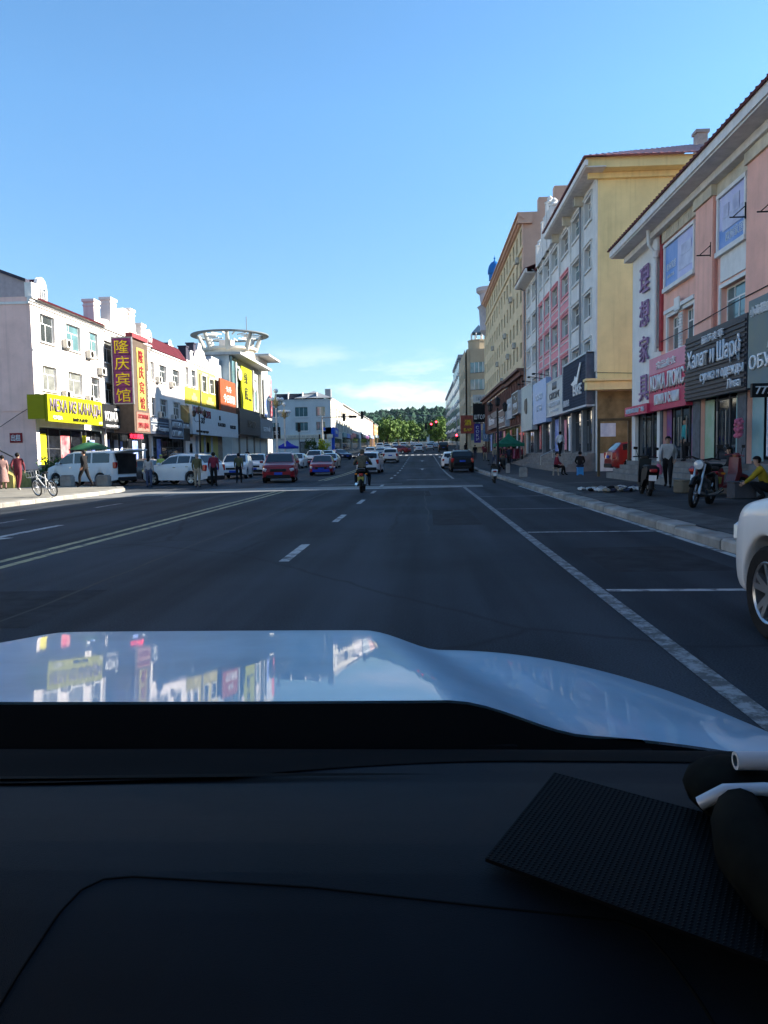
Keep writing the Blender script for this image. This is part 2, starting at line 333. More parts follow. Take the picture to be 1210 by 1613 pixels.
# kerbs: real stones, shared mesh
def kerb_stone_mesh(L, h=0.15, wd=0.36, name='kerb_stone'):
    m = MB(); b = 0.03
    prof = [(0, -0.05), (0, h-b), (b, h), (wd, h+0.01), (wd, -0.05)]
    m.prism(prof, 'y', 0.010, L-0.010); return m.mesh(name, M_KERB)
_n = M_KERB.node_tree.nodes; _l = M_KERB.node_tree.links; _oi = _n.new('ShaderNodeObjectInfo'); _mr = _n.new('ShaderNodeMapRange'); _mr.inputs['To Min'].default_value = 0.72; _mr.inputs['To Max'].default_value = 1.12
_l.new(_oi.outputs['Random'], _mr.inputs['Value']); _hs = _n.new('ShaderNodeHueSaturation'); _l.new(_mr.outputs[0], _hs.inputs['Value']); _bs = _n['Principled BSDF']; _l.new(_bs.inputs['Base Color'].links[0].from_socket, _hs.inputs['Color']); _l.new(_hs.outputs[0], _bs.inputs['Base Color'])   # each stone its own tone
kerb = struct(thing('kerb', '', '')); del kerb['label']; del kerb['category']; kerb.name = 'kerb'
KM = kerb_stone_mesh(1.0); rk = random.Random(3)
y = -6.0
while y < 118:
    o = link('kerb_stone', KM, kerb, (4.22+rk.uniform(-.008, .008), y, gz(y+.5)+rk.uniform(-.014, .008)), (rk.uniform(-.004, .004)+math.atan(gz(y+1)-gz(y)), rk.uniform(-.012, .012), rk.uniform(-.006, .006))); y += 1.0
# right pavement: falls gently to the kerb
def pave_z(x, y): return gz(y)+0.155+0.012*max(0, x-4.6)
def pave(name, x0, x1, y0, y1, m, sides=True):
    mb = MB(); ys = [y0]+[y for y in YS if y0 < y < y1]+[y1]
    vv = [(x, y, pave_z(x, y)) for y in ys for x in (x0, (x0+x1)/2, x1)]
    mb.add(vv, [(j*3+i, j*3+i+1, j*3+4+i, j*3+3+i) for j in range(len(ys)-1) for i in range(2)])
    mb.add([(x0, y0, -0.02), (x1, y0, -0.02), (x1, y0, pave_z(x1, y0)), (x0, y0, pave_z(x0, y0))], [(0, 1, 2, 3)])
    return struct(mb.build(name, m))
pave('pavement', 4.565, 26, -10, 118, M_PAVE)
mb = MB()                                   # paler paving band along the kerb and a few joints
for (x0, x1, y0, y1) in ((4.62, 5.5, 4, 46), (5.5, 10.2, 30.5, 31.6), (5.6, 8.8, 11.3, 11.5), (5.2, 8.0, 19.0, 19.4)):
    mb.add([(x0, y0, pave_z(x0, y0)+.004), (x1, y0, pave_z(x1, y0)+.004), (x1, y1, pave_z(x1, y1)+.004), (x0, y1, pave_z(x0, y1)+.004)], [(0, 1, 2, 3)])
o = mb.build('paving_band', mat('paver_band', (0.10, 0.10, 0.10), rough=0.85, var=0.25, scale=2.0, bump=0.2)); o.parent = bpy.data.objects['pavement']

# left pavement (lit corner) with its own kerb stones
edge = [(-13.0, -12), (-13.0, 10), (-13.05, 20), (-13.0, 30.5), (-13.3, 33.5), (-14.3, 35.8), (-16.3, 37.2), (-20, 38.2), (-26, 38.6), (-45, 38.8)]
mb = MB(); inner = [(x-0.33 if i < 5 else x-0.15, y-(0.0 if i < 5 else 0.3)) for i, (x, y) in enumerate(edge)]
mb.add([(x, y, 0.145) for x, y in inner]+[(-45, -12, 0.145)], [tuple(range(len(inner)+1))])
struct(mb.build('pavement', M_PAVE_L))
kerb2 = struct(thing('kerb', '', '')); del kerb2['label']; del kerb2['category']
pts = [Vector((x, y, 0)) for x, y in edge]
dist = 0.0; seglen = [(pts[i+1]-pts[i]).length for i in range(len(pts)-1)]; tot = sum(seglen)
def along(d):
    for i, s_ in enumerate(seglen):
        if d <= s_: return pts[i].lerp(pts[i+1], d/s_)
        d -= s_
    return pts[-1]
KM2 = kerb_stone_mesh(1.0)
d = 26.0
while d < tot-14:
    a, b = along(d), along(d+1.0); v = b-a
    link('kerb_stone', KM2, kerb2, (a.x, a.y, rk.uniform(-.006, .006)), (0, 0, math.atan2(-v.x, v.y)+pi), (1, -1, 1)); d += 1.0
# left pavement in front of the shops, and pavements beyond the crossing
def lpave(name, x0, x1, y0, y1, m, h=0.14):
    mb = MB(); ys = [y0]+[y for y in YS if y0 < y < y1]+[y1]; pr = [(x0, -.05), (x0, h), (x1, h), (x1, -.05)]; n = len(pr)
    vv = [(x, y, gz(y)+z) for y in ys for x, z in pr]
    mb.add(vv, [(j*n+i, j*n+i+1, (j+1)*n+i+1, (j+1)*n+i) for j in range(len(ys)-1) for i in range(n-1)])
    mb.add(vv[:n], [tuple(range(n))]); mb.add(vv[-n:], [tuple(range(n))]); return struct(mb.build(name, m))
lpave('pavement', -30, -22.6, 45.8, 66, M_PAVE); lpave('pavement', -30, -19.5, 66, 124, M_PAVE)
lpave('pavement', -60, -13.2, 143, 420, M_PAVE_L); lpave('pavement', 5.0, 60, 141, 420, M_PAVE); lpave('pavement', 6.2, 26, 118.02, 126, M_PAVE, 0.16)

# ------------------------------------------------------------------ wooded hill
def hill_h(x, y):
    t = max(0, min(1, (y-560)/420)); t = t*t*(3-2*t)
    ridge = 62+9*sin(x/95+0.8)+5*sin(x/37+2)+0.018*x-0.00006*(x-60)**2
    return gz(520)+0.02*(min(y, 1000)-520)+ridge*t*0.40
hb = MB(); nx, ny = 60, 16
for j in range(ny+1):
    for i in range(nx+1):
        x = -900+1800*i/nx; y = 540+520*j/ny; hb.v.append((x, y, hill_h(x, y)-0.5))
hb.f = [(j*(nx+1)+i, j*(nx+1)+i+1, (j+1)*(nx+1)+i+1, (j+1)*(nx+1)+i) for j in range(ny) for i in range(nx)]; hb.m = [0]*len(hb.f)
struct(hb.build('hill', mat('hill_grass', (0.045, 0.07, 0.03), rough=0.95, var=0.25, scale=0.02), smooth=60))
M_WOOD = mat('woodland', (0.022, 0.056, 0.036), rough=0.9, var=0.3, scale=0.09, col2=(0.008, 0.026, 0.020), spec=0.1)
fo = MB(); rf = random.Random(11)
def clump(c, r, h, mb, rnd, seg=7, mi=0):
    prof = [(0.0, -0.1), (0.75, 0.05), (1.0, 0.32), (0.88, 0.6), (0.55, 0.86), (0.0, 1.0)]
    o_ = len(mb.v)
    for i, (pr, ph) in enumerate(prof):
        for k in range(seg):
            a = 2*pi*k/seg+i*0.4; j = rnd.uniform(0.72, 1.25)
            mb.v.append((c[0]+pr*r*j*cos(a), c[1]+pr*r*j*sin(a), c[2]+ph*h*rnd.uniform(0.92, 1.08)))
    for i in range(len(prof)-1):
        for k in range(seg): mb.f.append((o_+i*seg+k, o_+i*seg+(k+1) % seg, o_+(i+1)*seg+(k+1) % seg, o_+(i+1)*seg+k)); mb.m.append(mi)
for i in range(3200):
    yy = 575+rf.random()**0.8*440; xx = rf.uniform(-0.2, 0.16)*yy
    r = rf.uniform(2.6, 5.8); clump((xx, yy, hill_h(xx, yy)-1), r, r*rf.uniform(1.3, 2.8), fo, rf, 7)
o = fo.build('hill_forest', M_WOOD); o['kind'] = 'stuff'; o['label'] = 'dark green wood covering the hill at the end of the street'

# ------------------------------------------------------------------ leafy trees
def leaf_mat(name, c1, c2):
    m = mat(name, c1, rough=0.65, var=0.2, scale=0.8, col2=c2)
    b = m.node_tree.nodes['Principled BSDF']; b.inputs['Subsurface Weight'].default_value = 0.0
    return m
M_LEAF = leaf_mat('leaves_light', (0.095, 0.16, 0.03), (0.04, 0.08, 0.018)); M_LEAF_D = leaf_mat('leaves_dark', (0.05, 0.10, 0.03), (0.02, 0.05, 0.015))
M_LEAF_Y = leaf_mat('leaves_yellow', (0.42, 0.46, 0.03), (0.22, 0.30, 0.03)); M_BARK = mat('bark', (0.09, 0.07, 0.05), rough=0.9, var=0.25, scale=6, bump=0.4)
def crown_mesh(rx, rz, zc, n, ls, m, seed, clusters=26, sway=0.0):
    r_ = random.Random(seed); mb = MB(); cs = []
    for _ in range(clusters):
        th = r_.uniform(0, 2*pi); u = r_.uniform(-0.95, 1); q = r_.random()**0.4*0.78; s_ = math.sqrt(1-u*u)
        cs.append((rx*q*s_*cos(th), rx*q*s_*sin(th), zc+rz*q*u, r_.uniform(0.22, 0.42)))
    for i in range(n):
        c = r_.choice(cs); cr_ = c[3]*rx
        v = Vector((r_.gauss(0, 1), r_.gauss(0, 1), r_.gauss(0, 0.85))); v = v.normalized()*cr_*r_.uniform(0.55, 1.05)
        p = Vector((c[0], c[1], c[2]))+v; a = Vector((r_.uniform(-1, 1), r_.uniform(-1, 1), r_.uniform(-1, 1))).normalized()
        nrm = (v.normalized()*1.2+Vector((r_.uniform(-1, 1), r_.uniform(-1, 1), r_.uniform(-.3, 1)))).normalized()
        a = nrm.cross(a).normalized(); b = nrm.cross(a); s_ = ls*r_.uniform(0.6, 1.3)
        mb.add([p-a*s_, p+b*s_*0.6-sway*Vector((0, 0, s_)), p+a*s_, p-b*s_*0.6], [(0, 1, 2, 3)])
    return mb.mesh('crown', m)
def trunk_mesh(h, r, seed, limbs=5):
    r_ = random.Random(seed); mb = MB()
    mb.tube([(0, 0, -0.1), (r_.uniform(-.1, .1), r_.uniform(-.1, .1), h*0.5), (r_.uniform(-.2, .2), r_.uniform(-.2, .2), h)], [r*1.25, r*0.9, r*0.45], 8)
    for k in range(limbs):
        a = 2*pi*k/limbs+r_.uniform(-.4, .4); z0 = h*r_.uniform(0.5, 0.85); L = h*r_.uniform(0.35, 0.55)
        mb.tube([(0, 0, z0), (cos(a)*L*0.5, sin(a)*L*0.5, z0+L*0.45), (cos(a)*L*0.8, sin(a)*L*0.8, z0+L)], [r*0.5, r*0.32, r*0.1], 5)
    return mb.mesh('trunk', M_BARK)
CR = [crown_mesh(5.4, 4.6, 5.6, 2600, 0.42, M_LEAF, s, 40, sway=0.3) for s in (1, 2)]+[crown_mesh(4.6, 5.2, 6.2, 2300, 0.42, M_LEAF_D, 5, 36)]
TR = [trunk_mesh(5.5, 0.24, s) for s in (1, 2)]
def tree(x, y, sc, kind, label, group='street trees before the hill'):
    t = thing('tree', label, 'tree', (x, y, gz(y)), random.uniform(0, 6), group); t.scale = (sc, sc, sc)
    link('trunk', TR[kind % 2], t); link('crown', CR[kind], t); return t
tree(-13.5, 300, 1.05, 0, 'light green street tree at the end of the pale house row')
tree(-10.2, 330, 1.15, 1, 'big light green tree over the street, below the hill')
tree(-15.5, 352, 1.2, 1, 'light green tree behind the end of the pale house row')
tree(-6.0, 365, 1.15, 0, 'light green tree right of the big one, near the red lights')
tree(-1.8, 395, 1.0, 2, 'darker tree in the middle of the far avenue')
tree(6.3, 290, 1.0, 0, 'light green tree in front of the far grey flats')
tree(8.6, 320, 1.1, 1, 'tall light green tree behind the red traffic lights')
tree(2.4, 420, 1.05, 2, 'dark green tree at the far end of the road')
tree(-20, 400, 1.3, 2, 'dark tree rising behind the far light green trees')
tree(10.5, 380, 1.3, 2, 'dark tree beside the far flats at the end of the road')

# ================================================================== building kit
M_FRAME = mat('white_window_frame', (0.72, 0.73, 0.73), rough=0.5, var=0.05)
M_FRAME_D = mat('dark_window_frame', (0.07, 0.075, 0.085), rough=0.45, var=0.08)
M_GL = [mat('window_glass_dark', (0.045, 0.055, 0.06), rough=0.06, var=0.3, scale=0.6, spec=0.9),
        mat('window_glass_curtain', (0.20, 0.21, 0.20), rough=0.08, var=0.3, scale=0.9, spec=0.8),
        mat('window_glass_teal', (0.10, 0.20, 0.22), rough=0.05, var=0.25, scale=0.5, spec=0.9)]
M_SHOP_GL = mat('shop_glass', (0.012, 0.014, 0.018), rough=0.05, var=0.3, scale=0.8, spec=0.45)
M_SHOP_IN = mat('shop_dark', (0.022, 0.021, 0.022), rough=0.7, var=0.3, scale=1.5)
M_AC = mat('air_conditioner_casing', (0.55, 0.54, 0.50), rough=0.6, var=0.12, streak=0.3)
M_BLACK = mat('black_plastic', (0.012, 0.012, 0.013), rough=0.5, var=0.1)
M_STEEL = mat('brushed_steel', (0.42, 0.43, 0.44), rough=0.3, metal=0.9, var=0.1)
M_GREYM = mat('grey_metal', (0.22, 0.23, 0.25), rough=0.5, metal=0.4, var=0.1)
_wm = {}
def win_meshes(w_, h_, style, fm):
    k = (round(w_, 2), round(h_, 2), style, fm.name)
    if k in _wm: return _wm[k]
    m = MB(); t = 0.06; d0, d1 = -0.03, 0.03; a, b = -w_/2, w_/2
    m.box(a, a+t, d0, d1, 0, h_); m.box(b-t, b, d0, d1, 0, h_); m.box(a+t, b-t, d0, d1, 0, t); m.box(a+t, b-t, d0, d1, h_-t, h_)
    if style == 'T':
        tz = h_*0.66; m.box(a+t, b-t, d0+.004, d1-.004, tz, tz+0.05); m.box(-0.025, 0.025, d0+.002, d1-.002, t, tz)
        m.box(-w_*0.18-0.025, -w_*0.18+0.025, d0+.002, d1-.002, tz+.05, h_-t)
    elif style == 'H':
        m.box(-0.025, 0.025, d0+.004, d1-.004, t, h_-t); m.box(a+t, b-t, d0+.002, d1-.002, h_*0.5, h_*0.5+0.05)
    elif style == 'V':
        n_ = max(2, round(w_/0.9))
        for i in range(1, n_): x = a+w_*i/n_; m.box(x-.025, x+.025, d0+.004, d1-.004, t, h_-t)
    fr = m.mesh('window', fm)
    p = MB(); p.box(a+t*.5, b-t*.5, -0.008, 0.012, t*.5, h_-t*.5); pa = p.mesh('pane', M_GL[0])
    panes = [pa]
    for g_ in M_GL[1:]: q = pa.copy(); q.materials.clear(); q.materials.append(g_); panes.append(q)
    s_ = MB(); s_.box(a-.08, b+.08, -0.30, 0.0, -0.09, -0.005); sill = s_.mesh('sill', M_FRAME)
    _wm[k] = (fr, panes, sill); return _wm[k]
rw = random.Random(21)
class Wall:
    """a facade frame: u runs along the wall, v up, n outwards. face: 'E' looks to +x, 'W' to -x, 'S' to -y. coordinates are world; parent sits at org"""
    def __init__(s, parent, face, plane): s.p = parent; s.face = face; s.plane = plane; s.o = Vector(parent.location)
    def P(s, u, v, n=0.0):
        q = {'E': (s.plane+n, u, v), 'W': (s.plane-n, u, v), 'S': (u, s.plane-n, v)}[s.face]; return Vector(q)-s.o
    def rz(s): return {'E': pi/2, 'W': -pi/2, 'S': 0}[s.face]
    def block(s, mb, u0, u1, v0, v1, n0, n1, mi=0):
        pts = [s.P(u, v, n) for n in (n0, n1) for u, v in ((u0, v0), (u1, v0), (u1, v1), (u0, v1))]
        return mb.add(pts, [(0, 1, 2, 3), (4, 5, 6, 7), (0, 1, 5, 4), (1, 2, 6, 5), (2, 3, 7, 6), (3, 0, 4, 7)], mi)
    def part(s, name, m, blocks, parent=None, smooth=None):
        mb = MB()
        for b in blocks: s.block(mb, *b)
        return mb.build(name, m, parent or s.p)
    def wall(s, name, m, u0, u1, v0, v1, holes=(), depth=0.22):
        mb = MB(); us = sorted({u0, u1, *[h[0] for h in holes], *[h[1] for h in holes]}); vv = sorted({v0, v1, *[h[2] for h in holes], *[h[3] for h in holes]})
        us = [u for u in us if u0 <= u <= u1]; vv = [v for v in vv if v0 <= v <= v1]
        for i in range(len(us)-1):
            for j in range(len(vv)-1):
                cu, cv = (us[i]+us[i+1])/2, (vv[j]+vv[j+1])/2
                if any(h[0] < cu < h[1] and h[2] < cv < h[3] for h in holes): continue
                mb.add([s.P(us[i], vv[j]), s.P(us[i+1], vv[j]), s.P(us[i+1], vv[j+1]), s.P(us[i], vv[j+1])], [(0, 1, 2, 3)])
        for h in holes:
            a, b, c, e = h[:4]; c0 = max(c, v0)
            for (p, q) in (((a, c0), (b, c0)), ((b, c0), (b, e)), ((b, e), (a, e)), ((a, e), (a, c0))):
                mb.add([s.P(*p), s.P(*q), s.P(*q, -depth), s.P(*p, -depth)], [(0, 1, 2, 3)])
        me = bpy.data.meshes.new(name); me.from_pydata(mb.v, [], mb.f); me.materials.append(m); me.update(); return link(name, me, s.p)
    def window(s, u0, u1, v0, v1, style='T', fm=None, n=-0.16, glass=None, sill=True):
        fr, panes, si = win_meshes(abs(u1-u0), v1-v0, style, fm or M_FRAME)
        o = link('window', fr, s.p, s.P((u0+u1)/2, v0, n), s.rz())
        gi = glass if glass is not None else rw.choice((0, 0, 0, 1, 1, 2))
        link('pane', panes[gi], o)
        if sill: link('sill', si, o)
        return o
    def surround(s, u0, u1, v0, v1, m, t=0.12, n=0.06, name='window_surround', top=0.0):
        return s.part(name, m, [(u0-t, u0, v0-t, v1+t, 0.002, n), (u1, u1+t, v0-t, v1+t, 0.002, n), (u0, u1, v1, v1+t, 0.002, n), (u0-t*.3, u1+t*.3, v0-t, v0, 0.002, n+.03)]
                      + ([(u0-t*1.4, u1+t*1.4, v1+t, v1+t+top, 0.002, n+.08)] if top else []))
    def text(s, body, u, v, w_, h_, m, n=0.02, depth=0.04, bold=0.0, parent=None, name='lettering', spacing=1.0):
        me = text_mesh(body, w_, h_, depth, bold, m, spacing=spacing)
        base = s.P(u, v, n)
        if parent is not None: base = base-Vector(parent.location)+s.o
        return link(name, me, parent or s.p, base, s.rz())
def building(name, label, x, y, z=0.0, cat='building', group=None): return thing(name, label, cat, (x, y, z), 0, group)
def sign(label, face, plane, u0, u1, v0, v1, m, texts=(), depth=0.18, frame=None, cat='sign', name='shop_sign', extra=None, group=None):
    """a signboard with its lettering; texts: (body, u-fraction, v-fraction, w, h, mat[, bold])"""
    loc = {'E': (plane, (u0+u1)/2, v0), 'W': (plane, (u0+u1)/2, v0), 'S': ((u0+u1)/2, plane, v0)}[face]
    t = thing(name, label, cat, loc, 0, group); W = Wall(t, face, plane)
    W.part('board', m, [(u0, u1, v0, v1, -depth, 0.0)])
    if frame: f = 0.09; W.part('sign_frame', frame, [(u0, u1, v0-f, v0-.002, -depth, .05), (u0, u1, v1+.002, v1+f, -depth, .05), (u0-f, u0-.002, v0-f, v1+f, -depth, .05), (u1+.002, u1+f, v0-f, v1+f, -depth, .05)])
    for T in texts:
        body, fu, fv, w_, h_, mm = T[:6]; bold = T[6] if len(T) > 6 else 0.02
        fu_ = fu if face != 'W' else 1-fu
        W.text(body, u0+(u1-u0)*fu_, v0+(v1-v0)*fv, w_, h_, mm, 0.004, 0.05, bold, t)
    if extra: extra(W, t)
    return t
def aircon(W, u, v, n=0.02, label=None, loc_parent=None, group='air conditioners on the white facade'):
    c = W.P(u, v, 0)+W.o; t = thing('air_conditioner', label, 'air conditioner', c, W.rz(), group)
    b = MB(); b.box(-0.42, 0.42, -0.36, -0.05, 0.0, 0.56); b.build('casing', M_AC, t)
    f = MB(); f.lathe([(0.0, 0.0), (0.2, 0.0), (0.23, -0.012), (0.205, -0.02)], 16, (-0.1, -0.362, 0.28), 'y'); f.build('fan_grille', M_BLACK, t)
    [MB().box(x_-.02, x_+.02, -0.36, 0.0, -0.05, -0.002).build('bracket', M_GREYM, t) for x_ in (-.34, .34)]
    return t
M_POSTERS = {k: mat('print_'+k, c, rough=0.45, var=0.15, scale=1.5, col2=c2) for k, c, c2 in (
    ('yellow', (0.75, 0.68, 0.02), (0.70, 0.60, 0.02)), ('red', (0.55, 0.03, 0.05), (0.6, 0.3, 0.3)), ('blue', (0.05, 0.10, 0.45), (0.35, 0.45, 0.7)),
    ('white', (0.65, 0.68, 0.7), (0.4, 0.45, 0.55)), ('aqua', (0.16, 0.30, 0.32), (0.26, 0.38, 0.40)), ('green', (0.20, 0.33, 0.20), (0.34, 0.42, 0.34)), ('purple', (0.08, 0.08, 0.24), (0.28, 0.08, 0.16)),
    ('pink', (0.6, 0.15, 0.25), (0.7, 0.35, 0.4)))}
def shopfront(W, u0, u1, v0, v1, bays, fm=None, col=None, posters=(), door_at=None, depth=0.35, head=0.0):
    """glazed shop bays: each pane, each mullion frame and each poster its own part"""
    fm = fm or M_FRAME_D
    W.part('shop_back', M_SHOP_IN, [(u0, u1, v0, v1, -2.6, -2.55)]); W.part('shop_floor', M_SHOP_IN, [(u0, u1, v0-.06, v0, -2.6, -depth)])
    for i in range(bays):
        a = u0+(u1-u0)*i/bays; b = u0+(u1-u0)*(i+1)/bays; t = 0.05
        fr = W.part('shop_window', fm, [(a, a+t, v0, v1, -depth, -depth+.08), (b-t, b, v0, v1, -depth, -depth+.08), (a+t, b-t, v1-.1, v1, -depth, -depth+.08), (a+t, b-t, v0, v0+.12, -depth, -depth+.08), (a+t, b-t, v0+2.05, v0+2.1, -depth+.002, -depth+.078)])
        pa = W.part('pane', M_SHOP_GL, [(a+t, b-t, v0+.12, v1-.1, -depth+.03, -depth+.045)]); pa.parent = fr
        if door_at and i in door_at:
            for ha, hb_ in ((a+t+.08, a+t+.12), (b-t-.12, b-t-.08)): W.part('door_handle', M_STEEL, [(ha, hb_, v0+.6, v0+1.7, -depth+.1, -depth+.14)]).parent = fr
    for (a, b, c, e, k) in posters: W.part('poster', M_POSTERS[k], [(a, b, c, e, -depth+.085, -depth+.1)])
    if col:
        for i in range(len(col[0])): W.part('column', col[1], [(col[0][i]-col[2], col[0][i]+col[2], v0-.3, v1, -depth, 0.05)])
def seamed_roof(parent, quads, m, ribs=0.55, rib_m=None, name='roof'):
    """roof planes given as quads (eaveA, eaveB, ridgeB, ridgeA) in local coordinates, with raised seams running up the slope"""
    mb = MB(); rb = MB()
    for q in quads:
        A, B, C_, D = [Vector(p) for p in q]; nrm = (B-A).cross(D-A).normalized()
        if nrm.z < 0: nrm = -nrm
        th = nrm*0.06; mb.add([A, B, C_, D, A-th, B-th, C_-th, D-th], [(0, 1, 2, 3), (7, 6, 5, 4), (0, 4, 5, 1), (1, 5, 6, 2), (2, 6, 7, 3), (3, 7, 4, 0)])
        e_ = (B-A).normalized(); L_ = (B-A).length; foot = (D-A).dot(e_); up_ = (D-A)-e_*foot; foot2 = (C_-A).dot(e_)
        n_ = max(2, int(L_/ribs))
        for i in range(1, n_):
            sx = L_*i/n_; fr = 1.0
            if foot > 1e-3 and sx < foot: fr = sx/foot
            if foot2 < L_-1e-3 and sx > foot2: fr = min(fr, (L_-sx)/(L_-foot2))
            p0 = A+e_*sx; p1 = p0+up_*fr; d = e_*0.03; h_ = nrm*0.04
            rb.add([p0-d, p0+d, p1+d, p1-d, p0+h_, p1+h_], [(0, 4, 5, 3), (1, 2, 5, 4), (0, 1, 4), (2, 3, 5)])
    r_ = mb.build(name, m, parent); rb.build('roof_seams', rib_m or m, r_); r_.children[0]['kind'] = 'stuff'; return r_

# ================================================================== left side of the street (sunlit)
M_WALL_W = mat('white_render', (0.76, 0.70, 0.66), rough=0.85, var=0.05, scale=0.8, bump=0.08, bscale=60, streak=0.25)
M_WALL_PK = mat('dusty_pink_render', (0.84, 0.57, 0.51), rough=0.88, var=0.08, scale=0.7, bump=0.1, streak=0.25)
M_WALL_CR = mat('cream_render', (0.62, 0.58, 0.50), rough=0.85, var=0.05, scale=0.8, streak=0.15)
M_WALL_YL = mat('pale_yellow_render', (0.42, 0.37, 0.13), rough=0.85, var=0.06, scale=0.8, streak=0.12)
M_ROOF_R = mat('dark_red_roof_sheet', (0.10, 0.018, 0.026), rough=0.55, var=0.15, scale=1.2)
M_ROOF_D = mat('dark_roof_edge', (0.05, 0.05, 0.075), rough=0.6, var=0.15)
M_TRIM = mat('white_trim', (0.72, 0.71, 0.69), rough=0.8, var=0.05, streak=0.1)
LX = -24.0

def cornice(W, m, u0, u1, v, steps=((0.0, 0.14, 0.10), (0.14, 0.30, 0.20), (0.30, 0.42, 0.34)), name='cornice'):
    return W.part(name, m, [(u0, u1, v+a, v+b-.002, 0.002, n) for a, b, n in steps])

# --- white corner block with the pink gable end
def left_corner():
    y0, y1, zb = 46.6, 57.0, 0.0
    t = building('corner_building', 'white three storey building with dusty pink gable end and small red dormer', LX, y0)
    W = Wall(t, 'E', LX); holes = []
    c3 = [(47.7, 49.6), (51.25, 53.4), (54.8, 56.3)]
    for a, b in c3: holes += [(a, b, 9.0, 10.75), (a, b, 5.95, 7.5)]
    shop = (47.0, 56.8, 0.15, 3.6)
    W.wall('wall', M_WALL_W, y0, y1, -0.3, 11.4, holes+[shop])
    for h in holes: W.window(*h, style='T'); 
    for a, b in c3:
        for v0, v1 in ((9.0, 10.75), (5.95, 7.5)): W.surround(a, b, v0, v1, M_TRIM, 0.10, 0.035)
    cornice(W, M_TRIM, y0-.35, y1, 11.1)
    W.part('string_course', M_TRIM, [(y0, y1, 8.25, 8.4, 0.002, 0.06)])
    shopfront(W, *shop, 6, posters=((47.2, 48.3, 1.2, 3.2, 'yellow'), (50.3, 51.6, 1.6, 3.1, 'red'), (53.6, 54.2, .9, 3.2, 'yellow'), (54.3, 55.6, .7, 2.9, 'blue'), (54.2, 54.8, 2.5, 3.1, 'white')), door_at=(2,))
    W2 = Wall(t, 'S', y0)
    W2.wall('end_wall', M_WALL_PK, -40, LX, -0.3, 11.55)
    W2.part('string_course', M_TRIM, [(-40, LX+.05, 11.1, 11.25, 0.002, 0.05)]); W2.part('string_course', M_WALL_PK, [(-40, LX+.03, 4.55, 4.8, 0.002, 0.04)])
    W2.part('plinth', mat('grey_plinth', (0.16, 0.15, 0.15), rough=0.9, var=0.25, scale=1.5, streak=0.3), [(-40, LX+.02, -.3, 0.9, 0.002, 0.05)])
    mb = MB(); ox, oy = LX, y0
    mb.prism([(-.25, 11.55), (-.25, 12.45), (-8, 15.4), (-15.75, 12.45), (-15.75, 11.55)], 'y', 0, .3); mb.build('gable', mat('gable_render', (0.42, 0.36, 0.38), rough=0.9, var=0.08, streak=0.15), t)
    L = y1-y0
    seamed_roof(t, [((0.5, 0.31, 11.45), (0.5, L, 11.45), (-8, L, 14.75), (-8, 0.31, 14.75)), ((-16.4, L, 11.45), (-16.4, 0.31, 11.45), (-8, 0.31, 14.75), (-8, L, 14.75))], M_ROOF_R)
    rb = MB(); rb.add([(-.15, -0.12, 12.42), (-8, -0.12, 15.41), (-8, -0.12, 15.6), (-.15, -0.12, 12.61), (-.15, 0.38, 12.42), (-8, 0.38, 15.41), (-8, 0.38, 15.6), (-.15, 0.38, 12.61)],
                      [(0, 1, 2, 3), (4, 5, 6, 7), (0, 4, 7, 3), (3, 7, 6, 2), (0, 1, 5, 4)]); rb.build('verge', M_ROOF_D, t)
    # dormer with rounded head
    d = MB(); cx, cy = -0.45, 2.1; arc = [(cy+0.56*cos(a), 12.5+0.56*sin(a)) for a in [pi*i/8 for i in range(9)]]
    d.prism([(cy+0.56, 11.5)]+arc+[(cy-0.56, 11.5)], 'x', cx-2.6, cx); dm = d.build('dormer', M_ROOF_R, t)
    f = MB(); arc2 = [(cy+0.66*cos(a), 12.5+0.68*sin(a)) for a in [pi*i/8 for i in range(9)]]
    f.prism([(cy+0.66, 11.45)]+arc2+[(cy-0.66, 11.45)], 'x', cx+.002, cx+.22); f.build('dormer_front', M_TRIM, dm)
    wb = Wall(t, 'E', LX+cx+.24)
    o = wb.window(y0+cy-.3, y0+cy+.3, 11.7, 12.5, 'T', n=0.05, glass=0, sill=False)
    # stub pilaster at the roof foot
    s_ = MB(); s_.box(-.24, .2, -.1, .5, 11.5, 12.4); s_.build('corner_pedestal', M_TRIM, t)
    return t, W
cb, WC = left_corner()
for u, v, lb in ((51.0, 9.0, 'air conditioner under the middle top window of the white corner building'), (54.6, 8.75, 'air conditioner under the third top window of the corner building'), (56.5, 7.75, 'air conditioner beside the drainpipe of the corner building'),
                 (50.6, 5.55, 'dusty air conditioner behind the top edge of the yellow sign, first'), (54.2, 5.5, 'dusty air conditioner behind the top edge of the yellow sign, second')):
    aircon(WC, u, v, label=lb)
pipe = tag(MB().tube([(LX+.1, 56.85, 0.2), (LX+.1, 56.85, 11.2)], 0.06, 8).build('drainpipe', M_TRIM), 'white drainpipe between the corner building and the hotel', 'pipe')

